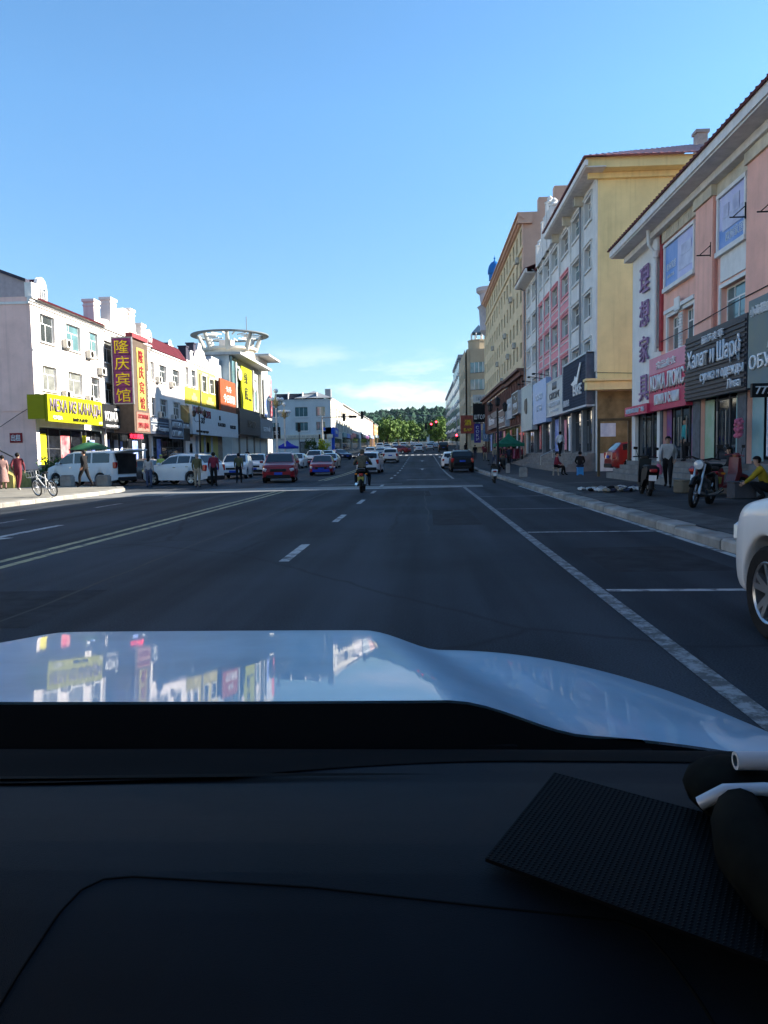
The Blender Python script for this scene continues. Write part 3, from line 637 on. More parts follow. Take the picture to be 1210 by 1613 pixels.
M_SG_Y = mat('bright_yellow_sign', (0.27, 0.265, 0.006), rough=0.45, var=0.05, scale=1.5)
M_SG_BK = mat('black_sign', (0.018, 0.02, 0.024), rough=0.5, var=0.2)
M_LT_GREY = mat('grey_purple_letters', (0.24, 0.20, 0.27), rough=0.4, var=0.25, scale=6)
M_LT_W = mat('white_letters', (0.75, 0.76, 0.77), rough=0.5, var=0.04)
M_LT_Y = mat('yellow_letters', (0.55, 0.42, 0.015), rough=0.5, var=0.1)
M_LT_R = mat('red_letters', (0.26, 0.02, 0.03), rough=0.5, var=0.15)
M_LT_K = mat('black_letters', (0.02, 0.02, 0.022), rough=0.5, var=0.1)
def yellow_side(W, t): W.part('side_panel', M_SG_Y, [(45.75, 45.8, 4.0, 5.5, -1.25, -.19)])
ys_ = sign('bright yellow fur shop sign with grey lettering on the corner building', 'E', -22.8, 45.8, 53.75, 3.86, 5.55, M_SG_Y,
     (('МЕХА ИЗ КАНАДЫ', 0.5, 0.56, 7.4, 0.95, M_LT_GREY, 0.03), ('САША', 0.15, 0.16, 1.2, 0.24, M_LT_W), ('加拿大皮草', 0.55, 0.14, 2.2, 0.22, M_LT_K, 0.0), ('2号', 0.95, 0.1, 0.5, 0.2, M_LT_W)), depth=0.2, extra=yellow_side)
cam_br = thing('sign_bracket', 'rusty bracket with lamp at the pink corner above the sign', 'bracket', (LX, 46.6, 5.0))
b = MB(); b.tube([(0, -.05, .1), (1.2, -.4, 0.05)], .035, 6); b.tube([(0, -.05, .5), (.7, -.35, .06)], .03, 6); b.build('arm', M_GREYM, cam_br)
b = MB(); b.cbox((.35, -.3, .5), .28, .2, .16, bev=.03); b.build('lamp_head', M_GREYM, cam_br)

# --- hotel block with the curved parapet
def hotel():
    y0, y1 = 57.0, 67.0
    t = building('hotel_building', 'white hotel block with curved parapet and four chimney-like pedestals', LX, y0)
    W = Wall(t, 'E', LX); cols = [(57.35, 59.15), (61.0, 62.6), (64.0, 65.8)]
    holes = [(a, b, v0, v1) for a, b in cols for v0, v1 in ((8.85, 10.5), (5.75, 7.35))]
    shop = (57.2, 66.8, 0.25, 3.6)
    W.wall('wall', M_WALL_W, y0, y1, -0.3, 11.4, holes+[shop])
    for h in holes: W.window(*h, style='T'); W.surround(*h, M_TRIM, 0.1, 0.035)
    cornice(W, M_TRIM, y0, y1, 11.0)
    shopfront(W, *shop, 6, posters=((57.5, 58.4, .6, 3.0, 'blue'), (59.2, 60.0, .9, 3.0, 'white'), (60.4, 60.9, .9, 2.9, 'blue'), (63.0, 64.2, .8, 3.0, 'blue'), (65.2, 66.0, .8, 2.8, 'white')), door_at=(2, 4))
    # parapet in curves between the pedestals
    mb = MB(); top = []
    def pz(u):
        f = (u-y0)/(y1-y0); m_ = abs(f-0.5)/0.5
        return 12.0+1.7*max(0, 1-(m_/0.42)**2)**0.5 if m_ < 0.42 else 12.0+0.55*(1-m_)/0.58*abs(math.cos(m_*3))
    n_ = 40; us = [y0+(y1-y0)*i/n_ for i in range(n_+1)]
    poly = [(u, pz(u)) for u in us]+[(y1, 11.42), (y0, 11.42)]
    mb.prism([(u-y0, z) for u, z in poly], 'x', -.35, -.02); mb.build('parapet', M_WALL_W, t)
    mo = MB(); mo.tube([(0.02, u-y0, pz(u)-.12) for u in us[12:29]], .07, 6); mo.tube([(0.02, u-y0, pz(u)-.5) for u in us[13:28]], .05, 6); mo.build('parapet_moulding', M_TRIM, t)
    for u, z, k in ((55.9, 13.0, .5), (59.0, 13.75, .55), (62.9, 13.65, .5), (65.3, 12.85, .5)):
        p = MB(); p.cbox((-.25, u-y0+.2, (11.4+z)/2), .8, k*2, z-11.4); p.cbox((-.25, u-y0+.2, z+.1), .95, k*2+.2, .2); p.cbox((-.25, u-y0+.2, z-.25), .88, k*2+.1, .1)
        p.cbox((.17, u-y0+.2, (11.6+z)/2), .06, k*.7, (z-11.6)*.6); p.build('pedestal', M_WALL_W, t)
    bk = MB(); bk.box(-16, -.36, 0, y1-y0, 11.3, 11.5); bk.build('roof', M_ROOF_R, t)
    return t, W
ho, WH = hotel()
sign('black sign with white letters over the leather shop', 'E', -23.2, 54.75, 60.7, 3.75, 5.55, M_SG_BK,
     (('КОЖА СУПЕР', 0.5, 0.50, 5.2, 0.72, M_LT_W, 0.03), ('АЛЕКСЕЙ', 0.5, 0.83, 1.7, 0.22, M_LT_W), ('НИЗКИЙ ТОВАР У МИШИ', 0.5, 0.12, 5.0, 0.24, M_LT_W)), depth=0.25)
# purple vertical signboard seen face on, standing out from the wall
def hsign_cells(W, t):
    W.part('cell_joint', M_SG_BK, [(-23.45, -22.02, 5.75+1.22*k-.02, 5.75+1.22*k+.02, .001, .02) for k in range(1, 4)])
sign('purple vertical hotel sign with four yellow characters facing down the street', 'S', 57.7, -23.45, -22.02, 5.75, 10.65, mat('purple_sign', (0.16, 0.03, 0.13), rough=0.5, var=0.25, scale=2.5),
     (('隆', .5, .87, 1.1, 1.0, M_LT_Y, .03), ('庆', .5, .62, 1.1, 1.0, M_LT_Y, .03), ('宾', .5, .37, 1.1, 1.0, M_LT_Y, .03), ('馆', .5, .12, 1.1, 1.0, M_LT_Y, .03)), depth=.12, frame=M_GREYM, extra=hsign_cells)
M_BRWN = mat('brown_sign_frame', (0.10, 0.075, 0.06), rough=0.6, var=0.15)
def vs_extra(W, t):
    W.part('yellow_panel', M_SG_Y2, [(58.7, 60.3, 5.3, 10.1, .001, .03)]); W.part('text_panel', mat('pink_brown_panel', (0.30, 0.15, 0.12), rough=0.6, var=0.2, scale=4), [(58.2, 60.9, 3.65, 5.1, .001, .03)])
    W.part('crest', mat('red_awning', (0.22, 0.05, 0.06), rough=.6), [(57.9, 61.2, 10.75, 11.1, -.5, .05)])
    for k, ch in enumerate('隆庆宾馆'): W.text(ch, 59.5, 9.45-1.2*k, .95, .95, M_LT_R, .035, .05, .03, t)
    W.text('ГОСТИНИЦА', 59.55, 4.75, 2.2, .4, M_LT_R, .035, .03, .01, t); W.text('ЛУН ЦИН', 59.55, 4.05, 2.2, .5, M_LT_R, .035, .03, .02, t)
    W.text('住\n宿\n洗\n浴\n餐\n饮', 60.85, 7.0, .28, 3.0, M_LT_W, .035, .03, .01, t)
M_SG_Y2 = mat('warm_yellow_panel', (0.33, 0.27, 0.08), rough=0.5, var=0.1, scale=2)
sign('tall yellow and brown hotel sign with red characters facing the street', 'E', -22.0, 57.75, 61.2, 3.5, 10.6, M_BRWN, (), depth=1.6, extra=vs_extra)
led = thing('led_sign', 'small red lit lettering above the dark shop door', 'sign', (-23.1, 61.0, 3.3)); W_ = Wall(led, 'E', -23.1)
W_.part('board', M_SG_BK, [(59.3, 62.6, 3.05, 3.55, -.12, 0)]); W_.text('欢迎光临', 60.95, 3.3, 2.8, .36, mat('red_led', (1.0, 0.02, 0.05), emit=1.6), .004, .02, .0, led)

# --- white block with the red roof
def red_roofed():
    y0, y1 = 67.0, 76.9
    t = building('red_roofed_building', 'white three storey building under a dark red roof beside the hotel', LX, y0)
    W = Wall(t, 'E', LX); cols = [(67.0+.2, 68.2), (69.5, 71.5), (73.2, 75.3)]
    holes = [(a, b, v0, v1) for a, b in cols for v0, v1 in ((8.5, 10.1), (5.35, 6.95))]; shop = (67.2, 76.7, 0.45, 3.5)
    W.wall('wall', M_WALL_W, y0, y1, -0.2, 11.2, holes+[shop])
    for h in holes: W.window(*h, style='T'); W.surround(*h, M_TRIM, 0.1, 0.035)
    cornice(W, M_TRIM, y0, y1, 10.7)
    shopfront(W, *shop, 6, posters=((68.9, 70.0, .8, 3.3, 'blue'), (67.3, 67.9, 1, 3, 'white')), door_at=(3,))
    L = y1-y0
    seamed_roof(t, [((.4, 0, 11.2), (.4, L, 11.2), (-.45, L, 12.45), (-.45, 0, 12.45)), ((-.45, 0, 12.46), (-.45, L, 12.46), (-6, L, 13.9), (-6, 0, 13.9))], M_ROOF_R)
    d = MB(); cy = .55; arc = [(cy+0.6*cos(a), 12.2+0.6*sin(a)) for a in [pi*i/8 for i in range(9)]]; d.prism([(cy+0.6, 11.2)]+arc+[(cy-0.6, 11.2)], 'x', -2.6, -.3); dm = d.build('dormer', M_ROOF_R, t)
    f = MB(); arc = [(cy+0.72*cos(a), 12.2+0.72*sin(a)) for a in [pi*i/8 for i in range(9)]]; f.prism([(cy+0.72, 11.2)]+arc+[(cy-0.72, 11.2)], 'x', -.3+.002, -.08); f.build('dormer_front', M_TRIM, dm)
    Wall(t, 'E', LX-.06).window(y0+cy-.34, y0+cy+.34, 11.5, 12.4, 'T', n=.05, glass=0, sill=False)
    d = MB(); cy = 8.4; d.prism([(cy+.6, 11.6), (cy+.6, 12.4), (cy+.3, 12.9), (cy-.3, 12.9), (cy-.6, 12.4), (cy-.6, 11.6)], 'x', -3.4, -.9); d.build('dormer', M_ROOF_D, t)
    f = MB(); f.cbox((-.8, cy, 12.1), .15, 1.4, 1.2); f.ball((-.8, cy, 12.7), .5, 10, 5, sx=.2); f.build('dormer_front', M_TRIM, t)
    return t, W
rr_, WR3 = red_roofed()
for u, v, lb in ((68.9, 8.35, 'air conditioner left of the middle top window, red-roofed building'), (72.7, 8.25, 'air conditioner left of the far top window, red-roofed building'), (69.2, 5.2, 'shaded air conditioner on the second floor of the red-roofed building'), (72.8, 5.1, 'small air conditioner above the pharmacy sign')): aircon(WR3, u, v, label=lb)
M_SG_DB = mat('dark_blue_grey_sign', (0.05, 0.065, 0.10), rough=0.5, var=0.2); M_SG_LB = mat('pale_blue_sign', (0.30, 0.36, 0.42), rough=0.5, var=0.1)
sign('dark striped sign with pale letters left of the pharmacy sign', 'E', -23.4, 65.1, 69.9, 3.65, 5.08, M_SG_DB, (('Для Ассорти', .52, .3, 4.2, .55, M_LT_W, .01), ('商 务', .2, .83, 1.0, .25, M_LT_W)), extra=lambda W, t: W.part('stripe', M_SG_LB, [(65.2, 69.8, 4.42, 4.5, .001, .03), (65.2, 69.8, 4.66, 4.74, .001, .03)]))
sign('square pharmacy and optician sign with two lines of pale letters', 'E', -23.2, 69.95, 73.4, 3.4, 5.05, M_SG_DB, (('АПТЕКА', .5, .74, 3.0, .55, M_LT_W, .02), ('ОПТИКА', .5, .25, 3.0, .55, M_LT_W, .02)), frame=M_SG_LB)
sign('narrow brown sign right of the pharmacy sign', 'E', -23.3, 73.6, 76.0, 3.2, 5.0, mat('brown_board', (.07, .055, .045), rough=.6, var=.2), (('ОПТИКА', .5, .78, 1.9, .45, M_LT_W, .01),))

# --- yellow block with the gable
def yellow_block():
    y0, y1 = 76.9, 91.0
    t = building('yellow_building', 'pale yellow and white building with ornate gable and large white shop sign below', LX, y0, 0.0)
    W = Wall(t, 'E', LX)
    cols = [(77.0+.3, 78.4, 8.95, 10.8), (79.3, 80.9, 8.95, 10.7), (83.2, 84.9, 8.75, 10.5), (86.2, 88.0, 8.8, 10.4)]
    W.wall('wall', M_WALL_W, y0, 81.4, -.2, 11.5, [c for c in cols[:2]]); W.wall('wall', M_WALL_YL, 81.4, y1-2, -.2, 11.3, [c for c in cols[2:]])
    W.wall('wall', mat('painted_alley_shade', (.30, .25, .20), rough=.9, var=.2, streak=.3), y1-2, y1, -.2, 10.6)  # shade of a recess put into a darker colour on the flush wall
    for c in cols: W.window(*c, style='T'); W.surround(*c, M_TRIM, .1, .05, top=.12)
    W.part('yellow_panel', mat('bright_yellow_panel', (.32, .27, .035), rough=.7, var=.08, scale=1.5, streak=.15), [(y0, 82.3, 7.0, 8.75, .004, .04), (82.4, y1-2.02, 7.0, 8.65, .004, .04)])
    W.part('relief', M_WALL_YL, [(79.0, 81.0, 7.5, 8.0, .042, .08), (79.5, 80.5, 8.0, 8.3, .042, .08), (84.5, 87.5, 7.4, 7.9, .042, .08), (85.2, 86.8, 7.9, 8.3, .042, .08)])
    W.part('ledge', M_TRIM, [(y0, 82.3, 6.85, 6.99, .004, .2), (82.4, y1-2, 6.85, 6.99, .004, .2)])
    cornice(W, M_TRIM, y0, y1-2, 11.0); W.part('downpipe', M_GREYM, [(82.2, 82.35, 6.9, 10.6, .05, .15)])
    g_ = MB(); cs = [(3.0, 11.4), (3.0, 12.0), (3.8, 12.1), (4.4, 12.8), (5.2, 13.1), (5.6, 13.9), (6.5, 13.9), (6.9, 13.3), (7.6, 13.2), (8.2, 12.5), (9.5, 12.2), (10.2, 11.9), (10.2, 11.4)]
    g_.prism(cs, 'x', -.4, -.02); g_.build('gable_parapet', M_WALL_W, t)
    for u, z, m in ((1.7, 12.9, M_ROOF_D), (3.1, 12.6, M_TRIM), (4.4, 13.6, M_ROOF_D), (10.4, 12.6, M_TRIM)):
        p = MB(); p.cbox((-.5, u, (11.3+z)/2), .8, .8, z-11.3); p.cbox((-.5, u, z+.06), .95, .95, .12); p.build('pedestal', m, t)
    shopfront(W, y0+.2, y1-2.2, 0.5, 3.8, 7, posters=((84.2, 85.4, .9, 3.2, 'blue'), (78, 79, 1, 3, 'white')), col=([80.5, 83.5, 86.3], M_SG_LB, .35), door_at=(1, 4), depth=.1)
    r_ = MB(); r_.box(-14, -.42, 0, y1-y0, 11.2, 11.45); r_.build('roof', M_ROOF_R, t)
    s_ = MB(); s_.prism([(.02, 6.8), (.75, 6.0), (.75, 5.2), (.4, 3.6), (.02, 3.6)], 'y', -1.6, .9); s_.build('awning_bay', mat('ochre_render', (.38, .28, .12), rough=.9, var=.25, scale=1.2, streak=.3), t)
    return t
yellow_block()
M_SG_WB = mat('white_panel_sign', (0.55, 0.58, 0.60), rough=0.5, var=0.05, streak=.05)
sign('long white shop sign with red and black lettering under the yellow facade', 'E', -23.0, 75.95, 95.0, 3.9, 6.85, M_SG_WB,
     (('ДАРЫ', .10, .80, 3.2, .85, M_LT_R, .03), ('МОРЯ', .28, .74, 2.6, .8, M_LT_R, .03), ('33', .19, .50, 1.2, .6, M_LT_K, .02), ('магазин одежды', .18, .10, 4.4, .28, M_LT_K, 0), ('PLACEBO', .59, .45, 3.2, .42, M_LT_K, .03), ('ФАСОН', .86, .42, 2.6, .45, M_LT_K, .03), ('1', .55, .70, .5, .5, M_LT_K, .03)), depth=.3, frame=None)
sign('orange billboard with white characters between yellow building and tower', 'E', -23.4, 88.6, 95.9, 6.95, 10.75, mat('orange_billboard', (.26, .065, .025), rough=.5, var=.12, scale=1.5),
     (('卡丹', .5, .72, 2.6, .7, M_LT_W, .02), ('今日新装', .55, .42, 5.4, 1.0, M_LT_W, .03)), depth=.2)

# --- modern block with the open ring on its tower
def tower_block():
    y0, y1 = 91.0, 122.0; zb = gz(100)
    M_T = mat('grey_cream_cladding', (.50, .50, .46), rough=.7, var=.07, scale=.5, streak=.15); M_T2 = mat('pale_blue_cladding', (.42, .48, .52), rough=.6, var=.08, scale=.6)
    t = building('tower_building', 'grey modern building with round tower carrying an open concrete ring', LX, y0)
    W = Wall(t, 'E', LX)
    hl = [(109.6, 111.4, 8.2, 12.6), (119.3, 120.6, 9, 13)]
    W.wall('wall', M_T, 95.6, y1, -.2, 14.3, hl); W.part('wall', M_T2, [(y0, 95.6, 10.5, 13.6, -3, -1.0)])
    for h in hl: W.window(*h, style='V', glass=2)
    W.part('facade_fin', M_T, [(u, u+.35, 7.8, 13.6, .004, .5) for u in (97.0, 107.0, 112.3)])
    W.part('glazed_bay', M_GL[2], [(95.8, 98.6, 10.6, 14.2, .02, .3)])
    W2 = Wall(t, 'S', y0+4.6); W2.wall('end_wall', M_T2, -40, LX, -.2, 14.3)
    W.part('flat_roof', mat('roof_slab', (.40, .41, .41), rough=.8, var=.1), [(95.0, 115.0, 14.3, 14.6, -12, 1.6), (114.5, 123.6, 16.62, 16.9, -8, 1.3)])
    W.part('upper_wall', M_WALL_W, [(115.2, 122, 14.3, 16.6, -9, -.5)])
    cx, cy = -1.9, 104.0-y0
    d = MB(); d.lathe([(3.3, 14.62), (3.3, 15.4), (3.2, 15.4), (3.2, 15.7), (3.6, 15.9), (3.6, 16.2), (0, 16.25)], 28, (cx, cy, 0)); d.build('drum', M_WALL_CR, t, smooth=35)
    for k in range(8):
        a = 2*pi*k/8+.15; c = MB(); c.tube([(cx+3.3*cos(a), cy+3.3*sin(a), 15.8), (cx+4.2*cos(a), cy+4.2*sin(a), 17.95)], [.34, .22], 8); c.build('ring_column', M_T, t, smooth=40)
    rg = MB(); rg.lathe([(4.3, 17.9), (5.1, 17.85), (5.25, 17.9), (5.25, 18.04), (5.1, 18.08), (4.3, 18.02), (4.3, 17.9)], 44, (cx, cy, 0)); rg.build('open_ring', mat('concrete_ring', (.15, .18, .20), rough=.7, var=.1), t, smooth=35)
    for k in range(16):
        a = 2*pi*k/16; b = MB(); b.cbox((cx+3.0*cos(a), cy+3.0*sin(a), 17.93), 2.2, .12, .14, rot=Matrix.Rotation(a, 3, 'Z')); b.build('ring_rib', M_T, t)
    hb_ = MB(); hb_.box(cx-1.2, cx+.4, cy-1.2, cy+.6, 16.2, 17.3); hb_.build('plant_box', M_WALL_W, t)
    ma = MB(); ma.tube([(cx+2.2, cy+.5, 16), (cx+2.2, cy+.5, 20.6)], .05, 6); ma.build('mast', M_GREYM, t)
    for (u, v) in ((98.2, 12.1), (106.6, 11.3)):
        b = MB(); q = W.P(u, v, .55); b.lathe([(0, 0), (.7, .05), (.75, .2), (.5, .3), (0, .32)], 16, tuple(q), 'x'); b.build('round_lamp', M_WALL_W, t, smooth=40)
    shopfront(W, 96.0, 109.0, 0.75, 4.3, 6, depth=.6, col=([99.5, 104, 108.5], mat('bronze_column', (.16, .13, .10), rough=.5), .4), door_at=(2,))
    shopfront(W, 109.6, 121.5, 0.95, 4.0, 5, depth=.6, col=([112.5, 117], M_SG_LB, .35), door_at=(1,))
    return t
tower_block()
sign('tall bright yellow banner with black handwriting characters on the tower building', 'E', -23.4, 99.3, 105.5, 7.85, 13.4, mat('lemon_banner', (.27, .28, .008), rough=.5, var=.04), (('绿', .4, .74, 1.9, 1.5, M_LT_K, 0), ('底', .4, .38, 1.9, 1.7, M_LT_K, 0), ('мода', .75, .25, 1.6, .3, M_LT_K, 0)), depth=.15)
sign('dark brown shop fascia below the yellow banner', 'E', -23.2, 96.9, 109.2, 4.45, 7.8, mat('dark_bronze_fascia', (.055, .05, .052), rough=.4, var=.2), (('MARCO', .55, .45, 4.5, 1.0, mat('dim_bronze_letters', (.16, .13, .1), rough=.4), .0),), depth=.5)
sign('grey shop fascia with dark letters at the far end of the tower building', 'E', -23.2, 109.4, 118.3, 4.2, 7.1, mat('grey_fascia', (.20, .22, .24), rough=.5, var=.1), (('БЕЛЫЙ', .5, .5, 4.8, .8, M_LT_W, .02),), depth=.4)
sign('tall red white and blue banner at the end of the tower building', 'E', -23.3, 113.2, 118.8, 7.4, 13.5, mat('white_banner', (.55, .58, .62), rough=.5, var=.15, scale=.5), (), depth=.12, name='banner',
     extra=lambda W, t: (W.part('red_stripe', M_POSTERS['red'], [(117.0, 118.7, 7.5, 13.4, .001, .02)]), W.part('blue_field', M_POSTERS['blue'], [(113.4, 114.6, 7.5, 11, .001, .02)])))

# ================================================================== beyond the crossing, left
M_FARW = mat('pale_blue_grey_render', (.54, .58, .60), rough=.85, var=.06, scale=.5, streak=.12); M_FARC = mat('far_cream_render', (.60, .56, .48), rough=.85, var=.06, scale=.4, streak=.12)
M_SOLAR = mat('solar_collector', (.03, .035, .05), rough=.15, var=.2); M_GREYROOF = mat('grey_roof_sheet', (.24, .26, .29), rough=.6, var=.1)
def far_corner():
    X, Y = -17.2, 145.0; zb = gz(Y)
    t = building('pale_corner_building', 'pale grey three storey corner building with solar collectors on its flat roof', X, Y)
    S_ = Wall(t, 'S', Y); W = Wall(t, 'E', X)
    cols = [(-29.4, -27.2), (-24.1, -21.6), (-20.1, -18.3)]
    holes = [(a, b, v0, v1) for a, b in cols for v0, v1 in ((9.0, 10.85), (6.3, 8.0))]
    S_.wall('end_wall', M_FARW, -34, X, zb-.3, 12.1, holes); [S_.window(*h, style='V', glass=2) for h in holes]
    S_.part('string_course', M_WALL_CR, [(-34, X+.3, 4.9, 5.6, .002, .35)]); S_.text('边境贸易旅游区', -22.5, 5.25, 6, .4, mat('faded_letters', (.3, .3, .3)), .352, .02)
    S_.part('door', M_FRAME_D, [(-23.3, -21.4, zb+.1, 4.3, .004, .06)])
    for a in (-23.1, -22.25): S_.part('door_pane', M_GL[1], [(a, a+.7, zb+.5, 4.0, .062, .08)])
    cs = [(147.5+3.1*i, 149.3+3.1*i) for i in range(6)]
    hs = [(a, b, v0, v1) for a, b in cs for v0, v1 in ((9.2, 11.0), (6.4, 8.1))]
    W.wall('wall', M_FARC, Y, Y+20, zb-.3, 12.1, hs+[(Y+.6, Y+19.5, zb+.2, 5.0)]); [W.window(*h, style='T') for h in hs]
    shopfront(W, Y+.6, Y+19.5, zb+.2, 5.0, 6, depth=.3)
    W.part('white_bay', M_TRIM, [(147.0, 149.9, 9.0, 11.3, .002, .12)])
    cornice(W, M_TRIM, Y-.3, Y+20, 12.0); S_.part('parapet', M_FARW, [(-34, X-.3, 12.1, 12.25, -.3, .12)])
    rf_ = MB(); rf_.add([(.3, 0, 12.5), (.3, 20, 12.5), (-3.5, 20, 14.0), (-3.5, 2.5, 14.0)], [(0, 1, 2, 3)]); rf_.add([(.3, 0, 12.5), (-3.5, 2.5, 14.0), (-7, 0, 12.5)], [(0, 1, 2)]); rf_.add([(-7, 0, 12.5), (-3.5, 2.5, 14), (-3.5, 20, 14), (-7, 20, 12.5)], [(0, 1, 2, 3)]); rf_.build('roof', M_GREYROOF, t)
    c = MB(); c.box(-1.4, -.3, 3, 4.2, 12.6, 14.4); c.build('chimney', M_GREYROOF, t)
    for k in range(3):
        x0 = -10.9+2.75*k; p = MB(); p.add([(x0, .6, 12.35), (x0+2.6, .6, 12.35), (x0+2.6, 1.5, 13.5), (x0, 1.5, 13.5), (x0, .7, 12.3), (x0+2.6, .7, 12.3), (x0+2.6, 1.6, 13.45), (x0, 1.6, 13.45)], [(0, 1, 2, 3), (7, 6, 5, 4), (0, 4, 5, 1), (3, 2, 6, 7), (0, 3, 7, 4), (1, 5, 6, 2)]); so = p.build('solar_collector', M_SOLAR, t)
        q = MB(); q.box(x0+2.62, x0+2.74, .55, 1.6, 12.2, 13.6); q.build('rack_post', M_TRIM, so)
    return t
far_corner()
def blue_front(W, t): W.text('Оо', 148.5, 6.05, 1.6, .6, M_LT_W, .004, .05, .03, t)
sign('round-cornered bright blue sign at the corner across the junction', 'E', -16.6, 145.2, 152, 5.2, 6.9, mat('cobalt_sign', (.02, .09, .50), rough=.45, var=.08), (('ОКНА', .5, .5, 3.0, .7, M_LT_W, .02),), depth=.8,
     extra=lambda W, t: (W.part('side_panel', MATS['cobalt_sign'], [(145.0, 145.19, 5.2, 6.9, -2.2, .0)]), W.part('blue_column', MATS['cobalt_sign'], [(145.3, 146.3, 2.2, 5.19, -.8, -.1)])))
def far_house(name, label, x, y0, y1, h, m, nb, roof=None, face='E', group='far houses along the left pavement', rows=3, gl=None, depth=12, signs=True):
    zb = gz(y0); t = building(name, label, x, y0, 0.0, group=group); W = Wall(t, face, x); st = (h-1.0-3.6)/max(1, rows-1) if rows > 1 else 3
    holes = []
    for i in range(nb):
        a = y0+(y1-y0)*(i+.25)/nb; b = y0+(y1-y0)*(i+.75)/nb
        for r_ in range(rows-1): holes.append((a, b, zb+4.5+st*r_, zb+4.5+st*r_+min(1.7, st*.6)))
    gs = (y0+.4, y1-.4, zb+.3, zb+3.4)
    W.wall('wall', m, y0, y1, zb-.4, zb+h, holes+[gs]); [W.window(*q, style='H', n=-.14, glass=gl, sill=False) for q in holes]
    W.part('shop_window', M_SHOP_GL, [gs[:2]+(gs[2], gs[3], -.3, -.25)])
    for i in range(max(2, nb//2)): a = y0+(y1-y0)*i/max(2, nb//2)+.5; W.part('shop_board', M_POSTERS[rw.choice(['blue', 'red', 'white', 'aqua', 'purple'])] if rw.random() < .55 else M_SG_DB, [(a, a+(y1-y0)/max(2, nb//2)-.8, zb+3.35, zb+4.3, .004, .35)])
    S_ = Wall(t, 'S', y0); sx = (x-depth, x) if face == 'E' else (x, x+depth); S_.wall('end_wall', m, *sx, zb-.4, zb+h)
    cornice(W, M_TRIM, y0, y1, zb+h-.25)
    sg = -1 if face == 'E' else 1; r_ = MB(); L = y1-y0
    if roof: r_.prism([(-.5*sg, zb+h), (sg*depth/2, zb+h+2.0), (sg*(depth+.4), zb+h)], 'y', 0.01, L-.01); r_.build('roof', roof, t)
    else: r_.box(min(0, sg*depth), max(0, sg*depth), 0, L, zb+h-.02, zb+h+.25); r_.build('roof', M_GREYROOF, t)
    return t
far_house('far_house', 'cream house next to the pale corner building, sunlit cornice', -17.3, 165.2, 190, 10.4, M_FARC, 7, M_GREYROOF)
far_house('far_house', 'white house with dark roof further along the left row', -17.4, 190.2, 215, 10.0, M_WALL_W, 7, M_ROOF_D)
far_house('far_house', 'grey house in the middle of the far left row', -17.2, 215.2, 245, 9.6, M_FARW, 8, M_GREYROOF)
far_house('far_house', 'pink house near the end of the far left row', -17.4, 245.2, 272, 9.2, M_WALL_PK, 7, M_ROOF_R)
far_house('far_house', 'small ochre house ending the far left row beside the trees', -16.8, 272.2, 292, 8.0, mat('far_ochre', (.5, .38, .2), rough=.9), 5, M_ROOF_R)

